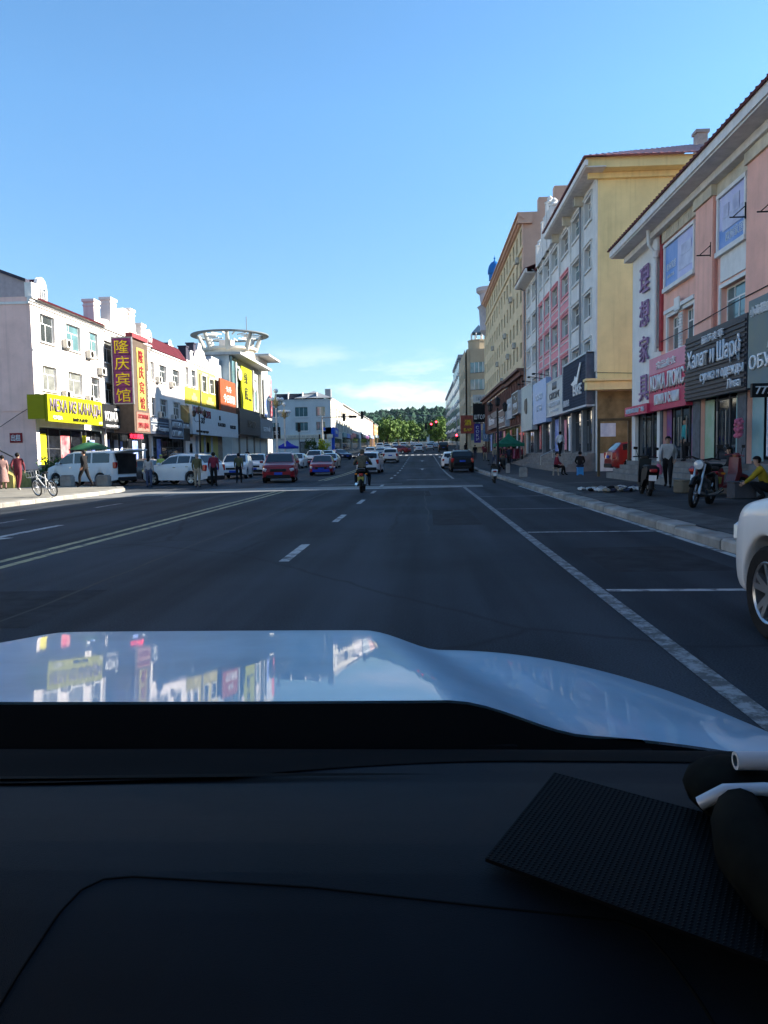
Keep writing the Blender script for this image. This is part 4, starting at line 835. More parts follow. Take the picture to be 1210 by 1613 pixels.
# ================================================================== right side of the street (shaded)
K1 = 0.9238
def ky(y): return y*K1
def kz(z): return CAM_H+(z-CAM_H)*K1
RX1, RX2 = 9.7, 10.5
M_SALMON = mat('salmon_render', (.84, .47, .38), rough=.85, var=.08, scale=.8, bump=.08, streak=.26); M_SALMON_D = mat('salmon_groove', (.58, .27, .22), rough=.85, var=.08)
M_OFFW = mat('offwhite_panel', (.72, .70, .67), rough=.8, var=.05, scale=.8, streak=.15); M_TAN = mat('tan_frieze', (.62, .55, .43), rough=.85, var=.15, scale=1.2, streak=.25)
M_EAVE = mat('eave_white', (.70, .68, .66), rough=.8, var=.08, streak=.15); M_STEP = mat('step_stone', (.20, .195, .19), rough=.85, var=.18, scale=1.5, bump=.2)
def salmon():
    y0, y1 = -14.0, ky(38.9)
    t = building('salmon_building', 'salmon pink building with white trimmed windows and deep white eaves on the right', RX1, y0)
    W = Wall(t, 'W', RX1); zt = kz(10.95)
    # window bays (far to near)
    pair = [(ky(30.2), ky(31.5)), (ky(31.95), ky(33.25))]; big = [(ky(25.5), ky(27.6)), (ky(20.0), ky(22.6)), (ky(14.5), ky(17)), (ky(8.5), ky(11)), (ky(2.5), ky(5)), (ky(-4), ky(-1.5))]
    w2 = (kz(5.55), kz(7.0)); holes = [(a, b, *w2) for a, b in pair+big]
    shops = [(ky(26.0), ky(29.4), .98, 3.3), (ky(30.2), ky(33.9), .98, 3.3), (ky(34.8), ky(38.3), .98, 3.2), (ky(21.5), ky(25.3), .98, 3.3), (ky(15), ky(21), .98, 3.3), (ky(2), ky(14), .98, 3.3)]
    W.wall('wall', M_SALMON, y0, ky(34.3), -.2, zt, holes+[s_ for s_ in shops if s_[1] < ky(34.3)], .3)
    W.wall('white_panel_wall', M_OFFW, ky(34.3), y1, -.2, zt, [shops[2]], .3)
    for h in holes: W.window(*h, style='T', n=-.2, glass=2)
    W.part('louvre_panel', M_TRIM, [(ky(31.52), ky(31.93), w2[0]+.11*k, w2[0]+.11*k+.085, .004, .05) for k in range(int((w2[1]-w2[0])/.11))])
    W.surround(ky(30.15), ky(33.3), w2[0], w2[1], M_TRIM, .14, .07, top=.14); W.part('keystone', M_TRIM, [(ky(31.4), ky(32.0), w2[1]+.02, w2[1]+.5, .152, .2)])
    for a, b in big: W.surround(a, b, w2[0], w2[1], M_TRIM, .12, .05)
    W.part('relief_panel', M_TRIM, [(a, b, kz(7.2), kz(8.1), .004, .05) for a, b in big])
    # salmon pilasters with darker edges, frieze, red jamb
    for a, b in ((28.05, 29.75), (23.1, 25.2), (17.4, 19.6), (12, 14)):
        W.part('pilaster', M_SALMON, [(ky(a), ky(b), 5.2, kz(10.3), .004, .16)]); W.part('pilaster_edge', M_SALMON_D, [(ky(a)-.06, ky(a), 5.2, kz(10.3), .004, .1)])
        W.part('pilaster_cap', M_TAN, [(ky(a)-.06, ky(b)+.06, kz(10.3)+.002, zt-.01, .004, .24)])
    fr = [(ky(29.85)+.27*k, ky(29.85)+.27*k+.23, kz(10.25), zt-.02, .004, .1) for k in range(15)]; W.part('frieze_panel', M_TAN, fr)
    W.part('frieze', M_TAN, [(ky(a), ky(b), kz(10.25), zt-.02, .004, .06) for a, b in ((25.3, 28.0), (19.7, 23.0), (14.1, 17.3))])
    W.part('red_jamb', mat('red_jamb', (.42, .07, .08), rough=.8), [(ky(34.0), ky(34.3)-.01, 5.4, zt-.02, .004, .1)])
    W.part('white_pier', M_TRIM, [(ky(34.45), ky(35.1), 5.6, zt-.02, .004, .14)])
    # eaves: soffit, fascia, roof with ribbed sheet
    zt2 = zt; e = 0.9
    W.part('soffit', M_EAVE, [(y0, y1+.35, zt2, zt2+.06, -.2, e)]); W.part('fascia', M_EAVE, [(y0, y1+.4, zt2+.062, zt2+.36, e-.12, e+.06)]); W.part('eave_moulding', M_EAVE, [(y0, y1+.2, zt2-.25, zt2-.004, .004, .35)])
    L = y1-y0
    seamed_roof(t, [((-e-.15, 0, zt2+.40), (-e-.15, L+.5, zt2+.40), (5.2, L-3.5, zt2+2.6), (5.2, 0, zt2+2.6)), ((-e-.15, L+.5, zt2+.40), (11.5, L+.5, zt2+.40), (5.2, L-3.5, zt2+2.6), (5.2, L-3.5, zt2+2.6))], M_ROOF_R, .32)
    E_ = Wall(t, 'S', y0); N = MB(); N.box(0, 11, L-.02, L, -.2, zt2); N.build('end_wall', M_SALMON, t); N = MB(); N.box(10.8, 11, 0, L-.03, -.2, zt2); N.build('rear_wall', M_SALMON, t)
    E_.wall('end_wall', M_SALMON, RX1, RX1+11, -.2, zt2)
    pp = MB(); q0 = W.P(ky(34.38), 5.4, .22); q1 = W.P(ky(34.38), kz(9.9), .22); q2 = W.P(ky(34.38), kz(10.3), .5); q3 = W.P(ky(34.38), zt, .55); pp.tube([q0, q1, q2, q3], .07, 8); pp.lathe([(.09, -.16), (.13, -.1), (.13, .1), (.09, .16)], 10, tuple(q1)); pp.build('downpipe', M_TRIM, t)
    shopfront(W, *shops[0], 3, posters=((ky(28.45), ky(29.35), 1.1, 3.1, 'green'), (ky(26.05), ky(26.5), 1.1, 3.1, 'aqua')), door_at=(1,), depth=.22)
    shopfront(W, *shops[1], 4, posters=((ky(33.2), ky(33.85), 1.05, 3.2, 'purple'), (ky(30.25), ky(30.75), 1.1, 3.2, 'purple')), door_at=(1, 2), depth=.22)
    shopfront(W, *shops[2], 3, door_at=(1,), depth=.22)
    shopfront(W, *shops[3], 3, posters=((ky(24.4), ky(25.25), 1.05, 3.2, 'aqua'), (ky(23.1), ky(24.2), 1.2, 3.2, 'white')), depth=.22); shopfront(W, *shops[4], 4, depth=.22); shopfront(W, *shops[5], 6, depth=.22)
    for a, b in ((29.4, 30.2), (33.9, 34.28), (25.3, 26.0), (21.0, 21.5)): W.part('pier_cladding', mat('slate_pier', (.11, .12, .14), rough=.6, var=.2, streak=.2), [(ky(a)+.01, ky(b)-.01, .4, 3.28, .004, .04)])
    # stepped plinth in front of the shops
    for k in range(4): W.part('step', M_STEP, [(y0-.004*k, ky(38.6)-.004*k, -.1, .28+.175*(k+1), .004*(k+1), 1.22-.3*k)])
    return t, W
sa, WS = salmon()
M_POST1 = mat('blue_poster', (.10, .22, .52), rough=.4, var=.2, scale=.8, col2=(.30, .40, .66)); M_LAV = mat('lavender_print', (.36, .36, .60), rough=.4, var=.3, scale=1.3, col2=(.58, .58, .72)); M_LINEN = mat('white_linen_print', (.60, .62, .72), rough=.4, var=.25, scale=1.2, col2=(.35, .35, .50))
M_LT_PALE = mat('pale_blue_letters', (.62, .70, .80), rough=.5)
def bed_poster(label, a, b, v0, v1, low=False):
    t = thing('poster', label, 'poster', (RX1-.08, (a+b)/2, v0)); W = Wall(t, 'W', RX1-.08)
    W.part('panel', M_POST1, [(a, b, v0, v1, -.05, 0)])
    if not low:
        W.part('photo_print', M_LAV, [(a+.02, a+(b-a)*.55, v0+.02, v1-.02, .001, .006)]); W.part('bed_print', M_LINEN, [(a+.1, a+(b-a)*.5, v0+.3, v0+.55*(v1-v0), .007, .02), (a+.25, a+(b-a)*.4, v0+.5*(v1-v0), v0+.75*(v1-v0), .021, .03)])
        W.text('欧树家居', a+(b-a)*.78, v0+.48*(v1-v0), 1.05, .3, M_LT_PALE, .004, .01, .01, t); W.text('高档床品', a+(b-a)*.8, v0+.25*(v1-v0), .8, .12, M_LT_PALE, .004, .01, 0, t)
        q = MB(); 
    else:
        W.part('photo_print', M_LAV, [(a+.02, b-.02, v0+.38*(v1-v0), v1-.02, .001, .006)]); W.part('bed_print', M_LINEN, [(a+.15, b-.3, v0+.33*(v1-v0), v0+.6*(v1-v0), .007, .02), (a+.4, a+.9, v0+.55*(v1-v0), v0+.85*(v1-v0), .021, .03), (a+1.2, a+1.6, v0+.55*(v1-v0), v0+.8*(v1-v0), .021, .03)])
        W.text('欧树家居', a+(b-a)*.4, v0+.2*(v1-v0), 1.3, .3, M_LT_PALE, .004, .01, .01, t)
    W.part('poster_frame', M_TRIM, [(a-.14, b+.14, v0-.16, v0-.002, -.07, .1), (a-.12, a-.002, v0, v1, -.07, .06), (b+.002, b+.12, v0, v1, -.07, .06), (a-.12, b+.12, v1+.002, v1+.12, -.07, .08)])
bed_poster('blue and lavender bedding poster filling the far top window of the salmon building', ky(30.1), ky(33.5), kz(8.25), kz(9.95))
bed_poster('bedding poster with blue foot strip filling the near top window', ky(25.5), ky(27.65), kz(8.25), kz(10.05), True)
bed_poster('blue bedding poster on the near end of the salmon building', ky(20), ky(22.6), kz(8.25), kz(10.05), True)
for y_, z_, lb in ((28.2, 8.3, 'black triangular bracket on the salmon pilaster, lower one'), (25.3, 8.75, 'black triangular bracket beside the near poster'), (23.3, 8.3, 'black bracket on the nearest salmon pilaster')):
    t = thing('wall_bracket', lb, 'bracket', (RX1-.16, ky(y_), kz(z_)), 0, 'empty sign brackets on the salmon wall'); b = MB(); b.tube([(0, 0, -.05), (0, 0, .42)], .022, 6); b.tube([(0, 0, 0), (-.45, 0, 0)], .02, 6); b.tube([(0, 0, .32), (-.36, 0, .0)], .016, 6); b.build('arm', M_BLACK, t)
# signs of the salmon building
M_PURP = mat('purple_cut_letters', (.34, .20, .36), rough=.5, var=.2, scale=3)
ch = thing('character_sign', 'four tall purple characters down the white pier of the salmon building', 'sign', (RX1-.02, ky(36.6), 3.6)); Wc = Wall(ch, 'W', RX1-.02)
for c_, z_ in zip('理想家具', (9.35, 7.8, 6.15, 4.35)): Wc.text(c_, ky(36.6), kz(z_), 1.3, 1.1, M_PURP, .03, .07, .0, ch)
M_SG_PK = mat('pink_sign', (.62, .24, .32), rough=.45, var=.08, scale=1.0); M_SG_CR = mat('crimson_sign', (.50, .05, .11), rough=.45, var=.1)
sign('pink leather shop sign with black and white letters on the salmon building', 'W', 9.42, ky(30.2), ky(35.0), kz(3.15), kz(5.45), M_SG_CR,
     (('КОЖА ЛЮКС', .52, .52, 4.0, .62, M_LT_W, .03), ('КОЖА У САШИ', .52, .20, 2.9, .42, M_LT_W, .02), ('完品皮衣', .5, .83, 2.3, .30, M_LT_W, 0)), depth=.25,
     extra=lambda W, t: (W.part('pink_field', M_SG_PK, [(ky(30.2)+.01, ky(35.0)-.01, kz(4.75), kz(5.44), .0005, .003)]), W.text('КОЖА ЛЮКС', ky(32.55), kz(3.15)+.5*(kz(5.45)-kz(3.15)), 4.1, .68, M_LT_K, .001, .002, .06, t)))
M_SG_CH = mat('charcoal_ribbed_sign', (.045, .05, .065), rough=.45, var=.15)
def ribs(W, t):
    for k in range(14):
        z = kz(3.35)+.02+k*.145; W.part('rib', M_SG_CH, [(ky(24.65), ky(30.1), z, z+.075, .001, .045)])
M_LT_WH = mat('silver_white_letters', (.62, .66, .72), rough=.4, var=.05)
sign('charcoal ribbed sign with big silver white letters over the robe shop', 'W', 9.38, ky(24.6), ky(30.15), kz(3.28), kz(5.65), M_SG_CH,
     (('Халат и Шарф', .52, .58, 4.5, .78, M_LT_WH, .03), ('сумка и одежды', .66, .28, 3.4, .36, M_LT_WH, .01), ('Лиза', .86, .12, .95, .28, M_LT_WH, .01), ('丽莎皮草', .52, .86, 1.8, .26, M_LT_WH, .0)), depth=.25, extra=lambda W, t: (ribs(W, t), [setattr(o, 'location', o.location+Vector((-.045, 0, 0))) for o in t.children if o.name.startswith('lettering')]))
M_SG_OL = mat('olive_blue_sign', (.16, .19, .17), rough=.5, var=.1, scale=.5, col2=(.10, .16, .22))
sign('olive and blue shoe shop sign cut off by the edge of the picture', 'W', 9.36, ky(17.5), ky(24.45), kz(3.3), kz(5.95), M_SG_OL, (('ОБУВЬ', .2, .28, 2.2, .4, M_LT_W, .02), ('小海鞋店', .13, .86, 1.3, .28, M_LT_W, 0), ('AS', .32, .56, 1.5, .8, M_LT_W, .03)), depth=.3)
sign('small black 777 sign standing out above the shop door', 'S', 20.5, 8.62, 9.2, 2.76, 3.12, M_SG_BK, (('777', .5, .5, .42, .2, M_LT_WH, 0),), depth=.12)
sign('red banner with white letters low on the white pier', 'W', 9.3, ky(34.9), ky(38.6), 2.98, 3.38, MATS['crimson_sign'], (('理想家具广场', .5, .5, 2.8, .22, M_LT_PALE, .0),), depth=.3)

# --- five storey white and pink block with the yellow end
M_YEL = mat('ochre_yellow_render', (.88, .71, .35), rough=.88, var=.08, scale=.5, bump=.1, streak=.28); M_TANW = mat('stained_ochre_lower_wall', (.27, .20, .10), rough=.9, var=.25, scale=1.0, streak=.3)
M_PKP = mat('rose_render', (.70, .30, .34), rough=.85, var=.08, scale=.8); M_GREYW = mat('grey_white_render', (.66, .66, .65), rough=.85, var=.08, scale=.7, streak=.3)
M_ROOF_S = mat('red_grey_ribbed_roof', (.24, .10, .11), rough=.55, var=.15); M_SEAM = mat('pale_roof_seam', (.34, .26, .27), rough=.5)
def five_storey():
    y0, y1 = 46.5, 77.6
    t = building('yellow_end_building', 'five storey white and rose block with bright ochre yellow end wall and hipped roof', RX2, y0)
    W = Wall(t, 'W', RX2); cols = [(48.1, 49.95), (51.2, 54.0), (55.3, 58.0), (59.6, 62.2), (63.2, 65.8), (66.7, 68.6), (70.2, 73.0), (74.4, 76.6)]
    rows = [(15.6, 17.0), (12.7, 14.1), (9.75, 11.2), (6.85, 8.3)]; holes = [(a, b, *r_) for a, b in cols for r_ in rows]; base = (46.9, 77.2, 1.35, 4.2)
    W.wall('wall', M_GREYW, y0, y1, 0.1, 17.6, holes+[base], .3)
    for h in holes: W.window(*h, style='T', n=-.24, glass=rw.choice((0, 1, 1, 2)))
    for i, (a, b) in enumerate(cols):
        for v0, v1 in rows:
            pk = 54.6 < a < 69 and v0 < 14.4; W.surround(a, b, v0, v1, M_PKP if pk else M_GREYW, .14, .07, top=.1)
    # rose panels between white pilaster strips
    strips = [54.65, 58.75, 62.7, 66.2, 69.1]
    for k in range(4):
        a, b = strips[k]+.2, strips[k+1]-.2
        for v0, v1 in rows[1:]:
            fill = [(a, cols[2+k][0]-.15, v0-.2, v1+.2, .002, .03), (cols[2+k][1]+.15, b, v0-.2, v1+.2, .002, .03)]
            W.part('rose_panel', M_PKP, [f for f in fill if f[1] > f[0]]); W.part('rose_spandrel', M_PKP, [(a, b, v0-1.3, v0-.22, .002, .03)]); W.part('spandrel_frame', M_GREYW, [(a+.2, b-.2, v0-.5, v0-.42, .032, .07), (a+.2, b-.2, v0-1.1, v0-1.02, .032, .07)])
    for u in strips: W.part('pilaster', M_GREYW, [(u-.18, u+.18, 6.2, 17.6, .002, .12)])
    W.part('pilaster', M_GREYW, [(50.45, 50.75, 6.2, 17.4, .002, .1)]); W.part('pilaster', M_GREYW, [(y0, y0+.9, 6.2, 17.5, .002, .08)])
    # eaves
    e = .95
    W.part('soffit', M_EAVE, [(y0-1.2, 60.0, 17.6, 17.66, -.2, e)]); W.part('fascia', M_EAVE, [(y0-1.3, 60.0, 17.665, 17.98, e-.1, e+.08)]); W.part('soffit', M_EAVE, [(70.5, y1+.3, 17.6, 17.66, -.2, e)]); W.part('fascia', M_EAVE, [(70.5, y1+.3, 17.665, 17.98, e-.1, e+.08)])
    W.part('bracket', M_TAN, [(u, u+.3, 17.0, 17.58, .05, .6) for u in (50.3, 54.4, 58.6)])
    # ornate parapet over the middle
    g_ = MB(); pr = [(12.6, 17.6), (12.6, 18.6), (13.6, 18.7), (14.2, 19.6), (15.2, 19.7), (15.8, 20.6), (18.2, 20.7), (18.8, 19.7), (19.8, 19.6), (20.6, 18.8), (22.6, 18.5), (22.6, 17.6)]; g_.prism(pr, 'x', -.25, .35); g_.build('ornate_parapet', M_GREYW, t)
    for u, z in ((12.9, 19.6), (15.0, 20.5), (17.0, 21.3), (19.2, 20.4), (22.2, 19.3)): p = MB(); p.cbox((.05, u, (z+17.6)/2), .7, .6, z-17.6); p.lathe([(.42, z), (.46, z+.12), (.2, z+.3), (.26, z+.45), (0, z+.7)], 10, (.05, u, 0)); p.build('pinnacle', M_GREYW, t)
    # end wall
    S_ = Wall(t, 'S', y0)
    S_.wall('end_wall', M_YEL, RX2, 26, 5.6, 17.3); S_.wall('lower_end_wall', M_TANW, RX2, 26, .9, 5.0); S_.part('plinth', M_GREYW, [(RX2, 26, 0.1, 1.3, .002, .06)])
    S_.part('end_cornice', M_YEL, [(RX2-.6, 26, 17.3, 17.62, .002, .25), (RX2-.9, 26, 17.63, 18.2, .002, 1.0)]); S_.part('ledge', M_YEL, [(RX2-.75, 26, 5.05, 5.55, .002, .7), (RX2-.85, 26, 5.56, 5.7, .002, .85)])
    for (a, b, c, d) in ((10.7, 11.6, 2.3, 3.1),): S_.part('notice', M_POSTERS['white'], [(a, b, c, d, .004, .03)])
    # hipped roof
    L = y1-y0; a = (-1.1, -1.35, 18.2); b = (-1.1, 14, 18.2); c = (15.5, -1.35, 18.2)
    rx = 7.5; rz_ = 21.5
    seamed_roof(t, [(a, b, (rx, 14, rz_), (rx, 6.4, rz_)), (c, a, (rx, 6.4, rz_), (rx, 6.4, rz_))], M_ROOF_S, .42, M_SEAM)
    r_ = MB(); r_.box(-.2, 15.5, 14.02, L, 17.62, 17.95); r_.prism([(.4, 17.96), (7.8, 21.0), (15.5, 17.96)], 'y', 14.02, L); r_.build('rear_roof', M_ROOF_R, t)
    seamed_roof(t, [((-1.1, 24, 18.0), (-1.1, L+.3, 18.0), (6, L+.3, 20.4), (6, 24, 20.4))], M_ROOF_R, .5, name='far_roof')
    ch_ = MB(); ch_.box(8.1, 8.8, 7.0, 7.7, 20.0, 22.5); ch_.box(8.0, 8.9, 6.9, 7.8, 22.502, 22.7); ch_.build('chimney', mat('chimney_render', (.34, .31, .32), rough=.9), t)
    bk = MB(); bk.box(15.2, 15.5, 0, L, .1, 17.6); bk.build('rear_wall', M_YEL, t)
    shopfront(W, *base, 12, depth=.25, col=([47.4, 50.6, 54.2, 58.4, 62.6, 67, 72], M_GREYM, .28), posters=((55.0, 56.2, 1.5, 3.9, 'white'), (57.0, 57.9, 1.6, 3.8, 'pink'), (60.2, 61.8, 1.5, 4.0, 'blue'), (63.4, 64.4, 1.7, 3.8, 'white'), (69, 70, 1.7, 3.8, 'red')), door_at=(1, 2, 5, 8))
    for k in range(6): W.part('step', M_STEP, [(y0+.3+.004*k, y1-3-.004*k, -.2, .35+.165*(k+1), .004*(k+1), 2.0-.3*k)])
    return t, W
fs, WF = five_storey()
M_SG_NV = mat('navy_sign', (.018, .034, .070), rough=.7, var=.15); M_SG_FR = mat('pale_sign_frame', (.45, .50, .55), rough=.4)
def erke(W, t):
    a, b, v0, v1 = 47.2, 54.8, 4.4, 7.3
    W.part('grid_bar', mat('navy_grid', (.035, .055, .10), rough=.7), [(a+.05, b-.05, v0+.05+.19*k, v0+.09+.19*k, .001, .03) for k in range(14)])
    mb = MB()
    lg = [(1.0753*u, 1.42+(v-1.42)*1.0753) for u, v in ((45.0, 6.55), (45.25, 6.6), (46.35, 5.75), (46.75, 5.95), (46.95, 5.72), (47.95, 5.55), (47.0, 5.35), (46.6, 5.45), (46.1, 5.38))]
    pts = [W.P(u, v, .045) for u, v in lg]+[W.P(u, v, .10) for u, v in lg]; n_ = len(lg)
    mb.add(pts, [tuple(range(n_)), tuple(range(n_, 2*n_))]+[(i, (i+1) % n_, n_+(i+1) % n_, n_+i) for i in range(n_)]); mb.build('logo', M_LT_W, t)
    W.part('side_panel', mat('slate_panel', (.10, .12, .16), rough=.6), [(46.95, 47.17, 4.3, 7.4, -.48, .05)])
    W.part('top_edge', M_SG_FR, [(46.95, 54.8, 7.33, 7.44, -.48, .06)]); W.part('bottom_edge', M_SG_FR, [(46.95, 61.7, 4.16, 4.28, -.48, .06)])
sign('large navy sports shop sign with white swoosh logo at the yellow corner', 'W', 10.0, 47.2, 54.8, 4.3, 7.32, M_SG_NV, (('ERKE', .66, .36, 2.6, .68, M_LT_W, .05), ('鸿星尔克', .17, .15, 2.0, .45, M_LT_WH, .02)), depth=.45, extra=erke)
sign('pale grey sign with four bars and grey letters beside the navy sign', 'W', 10.0, 54.95, 61.65, 4.3, 6.8, mat('pale_silver_sign', (.46, .50, .52), rough=.45, var=.1), (('СПОРТ', .5, .56, 4.2, .5, M_GREYM, .02), ('IIII', .5, .84, 1.7, .55, M_GREYM, .03), ('КРОССОВКИ', .5, .30, 4.6, .4, M_LT_WH, .01), ('одежда и обувь', .5, .1, 3.8, .22, M_LT_WH, 0)), depth=.45, frame=M_SG_FR)
sign('plain light blue sign panel in the middle of the white and rose block', 'W', 10.0, 62.3, 69.5, 3.9, 7.45, mat('light_blue_panel', (.22, .33, .56), rough=.45, var=.18, scale=1.2, col2=(.34, .45, .64)), (('одежда', .5, .62, 3.6, .5, MATS['pale_blue_letters'], 0), ('ТАНЯ', .5, .36, 3.0, .5, MATS['pale_blue_letters'], 0)), depth=.45)
def cam_logo(W, t):
    mb = MB(); pr = [(-.9, -.9), (-.5, -1.1), (.4, -.9), (.9, -.4), (.8, .6), (.2, .9), (-.3, .7), (-.8, .9), (-1.0, .1)]; c = (74.2, 5.9); pts = [W.P(c[0]+u, c[1]+v*.75, n) for n in (.002, .05) for u, v in pr]; k = len(pr)
    mb.add(pts, [tuple(range(k)), tuple(range(k, 2*k))]+[(i, (i+1) % k, k+(i+1) % k, k+i) for i in range(k)]); mb.build('emblem', M_LT_K, t)
sign('pale green grey sign with black emblem at the far end of the block', 'W', 10.0, 69.9, 77.4, 3.6, 7.7, mat('pale_green_sign', (.34, .41, .41), rough=.45, var=.12, scale=.8, col2=(.28, .35, .38)), (), depth=.45, extra=cam_logo, frame=M_SG_FR)
for u in (60, 62.5, 66, 69): 
    t = thing('spotlight', 'black spotlight arm %s' % {60: 'above the near end of the light blue panel', 62.5: 'above the far end of the light blue panel', 66: 'above the near end of the pale green sign', 69: 'above the far end of the pale green sign'}[u], 'spotlight', (10.3, u*1.077, 7.75), 0, 'sign spotlights')
    b = MB(); b.tube([(.5, 0, 0), (-.9, 0, .25)], .03, 6); b.build('arm', M_BLACK, t); b = MB(); b.cbox((-.95, 0, .2), .25, .3, .15, bev=.03); b.build('lamp_head', M_BLACK, t)

# the row goes on opposite the salmon building, beside and behind the camera
far_house('cream_building', 'cream building of the left row beside the camera, opposite the salmon one', -27.0, -32.0, 18.0, 11.0, M_WALL_CR, 12, M_ROOF_R, group='houses along the left pavement')
# unseen block behind the salmon building, placed so its shadow bounds the sun strip
rb_ = building('shade_block', 'unseen plain grey block behind the salmon building, added to shade the road', 22.0, 41.6); m_ = MB(); m_.box(0, 12, 0, 4.7, 0, 17); m_.build('wall', M_GREYW, rb_); m_ = MB(); m_.box(-.3, 12.3, -.3, 4.75, 17.002, 17.4); m_.build('roof', M_ROOF_D, rb_)

# --- tall beige block on a brown base
M_BEI = mat('beige_render', (.68, .54, .35), rough=.88, var=.1, scale=.5, streak=.3); M_MAUVE = mat('salmon_mauve_render', (.60, .39, .30), rough=.88, var=.06, scale=.5, streak=.1); M_BROWN = mat('brown_stone_base', (.16, .075, .065), rough=.8, var=.15, scale=.8, streak=.2); M_BRC = mat('brown_cornice', (.20, .11, .09), rough=.8, var=.12)
def beige():
    y0, y1 = 79.0, 128.0
    t = building('beige_tower_block', 'tall beige eight storey block on a brown stone base with stepped parapets', RX2, y0)
    W = Wall(t, 'W', RX2); n_ = 15; cols = [(80.7+3.17*i, 82.0+3.17*i) for i in range(n_)]; rows = [(11.3+2.86*r_, 12.9+2.86*r_) for r_ in range(5)]
    holes = [(a, b, *r_) for a, b in cols for r_ in rows]
    W.wall('wall', M_BEI, y0, y1, 10.0, 25.2, holes, .25)
    for h in holes: W.window(*h, style='H', fm=M_FRAME_D, n=-.2, glass=rw.choice((0, 0, 1)), sill=False)
    W.part('corner_strip', M_MAUVE, [(y0-.02, y0+1.0, 10.3, 24.6, .002, .06)]); W.part('string_course', M_BEI, [(y0, y1, 22.0, 22.25, .002, .15)])
    cornice(W, M_MAUVE, y0-.5, y1, 24.7, ((0, .2, .25), (.2, .5, .5), (.5, .65, .7))); W.part('brown_cornice', M_BRC, [(y0-.3, 93.8, 9.3, 9.75, .002, .45), (y0-.3, 93.8, 9.76, 10.0, .002, .8), (94.2, y1-.2, 9.5, 9.9, .002, .45), (94.2, y1, 9.91, 10.2, .002, .8)])
    bc = [(81+2.4*i, 82.2+2.4*i) for i in range(19)]; bh = [(a, b, 6.6, 8.9) for a, b in bc]
    W.wall('brown_wall', M_BROWN, y0, y1, .2, 9.3, bh+[(y0+.5, y1-.5, 1.4, 4.6)], .25)
    for h in bh: W.window(*h, style='H', fm=M_FRAME_D, n=-.2, glass=0, sill=False)
    W.part('brown_pilaster', M_BRC, [(80.2+2.4*i, 80.7+2.4*i, 4.7, 9.28, .002, .12) for i in range(20)])
    shopfront(W, y0+.5, y1-.5, 1.4, 4.6, 14, depth=.4, posters=((80, 81.2, 1.6, 4.2, 'red'), (83, 84.4, 1.8, 4.3, 'red'), (87, 88, 1.6, 4.2, 'white'), (93, 94.5, 1.6, 4.2, 'red'), (100, 102, 1.8, 4.3, 'pink'), (110, 112, 1.8, 4.3, 'red'), (119, 121, 1.8, 4.3, 'blue')))
    S_ = Wall(t, 'S', y0); S_.wall('end_wall', M_MAUVE, RX2, 26, .2, 25.3)
    S_.part('stepped_parapet', M_MAUVE, [(RX2+.1, 26, 25.302, 25.5, -1.0, .0), (12.0, 26, 25.502, 26.9, -1.0, 0.0), (13.55, 26, 26.902, 27.95, -1.0, 0)]); S_.part('corner_cornice', M_MAUVE, [(RX2-.6, 11.3, 24.3, 25.3, .002, .4)])
    m2 = MB(); m2.box(.1, 15, .5, y1-y0, 25.2, 25.5); m2.build('roof', M_GREYROOF, t)
    d = MB(); cx, cy = -.1, 108.5-y0; d.lathe([(.8, 25.36), (.8, 26.2), (.95, 26.25), (.95, 26.7), (.8, 27.3), (.5, 27.75), (.15, 27.95), (.06, 28.2), (.16, 28.35), (.05, 28.5), (0, 28.8)], 20, (cx, cy, 0)); d.build('blue_dome', mat('blue_dome', (.02, .14, .42), rough=.35, var=.1), t, smooth=50)
    tu = MB(); cx, cy = .6, y1-y0-2; tu.lathe([(.3, 20.0), (.9, 20.6), (1.5, 21.2), (1.4, 21.4), (1.6, 24.6), (1.9, 25), (1.3, 25.4), (1.5, 27.0), (2.0, 27.4), (2.0, 28.0), (0, 28.2)], 18, (cx, cy, 0)); tu.build('corner_turret', mat('lilac_grey_render', (.42, .40, .44), rough=.85, var=.08), t, smooth=40)
    return t
beige()
WB = Wall(bpy.data.objects['beige_tower_block'], 'W', RX2); _k = 0
for u, v in ((86.2, 13.0), (92.5, 12.6), (95.7, 15.5), (89.3, 18.6), (99.0, 10.4), (105.2, 13.2), (111.6, 16.2), (83.0, 21.4)):
    aircon(WB, u, v, label='air conditioner on the beige block, %s' % ('below the third window of its second row', 'below the fifth window of its second row', 'middle of its third row', 'high on its fourth row', 'low beside the brown cornice', 'halfway along its second row', 'far along its third row', 'under the top cornice at the near end')[_k], group='air conditioners on the beige block'); _k += 1
for u, lb in ((50.6, 'grey downpipe near the yellow corner of the white and rose block'), (69.35, 'grey downpipe right after the rose panels'), (77.3, 'grey downpipe at the far end of the white and rose block')):
    p_ = tag(MB().tube([(RX2-.2, u, 4.3), (RX2-.2, u, 17.3), (RX2-.6, u, 17.6)], .06, 8).build('drainpipe', M_GREYM), lb, 'pipe', 'downpipes of the white and rose block')
tag(MB().tube([(10.45, 46.35, 6.1), (14, 46.2, 5.95), (18, 46.2, 6.15), (25, 46.3, 6.0)], .018, 5).build('cable', M_BLACK), 'black cable running along the yellow end wall above the ledge', 'cable')
tag(MB().tube([(9.6, ky(34.1), 5.75), (9.5, ky(30), 5.72), (9.52, ky(26), 5.85), (9.5, ky(20), 5.9)], .016, 5).build('cable', M_BLACK), 'black cable strung along the salmon wall above the signs', 'cable')
sign('pale blue shop sign on the brown base next to the white and rose block', 'W', 10.0, 85.6, 90.7, 5.3, 7.6, M_SG_LB, (('АННА', .5, .6, 3.0, .7, M_LT_W, .01),), depth=.45)
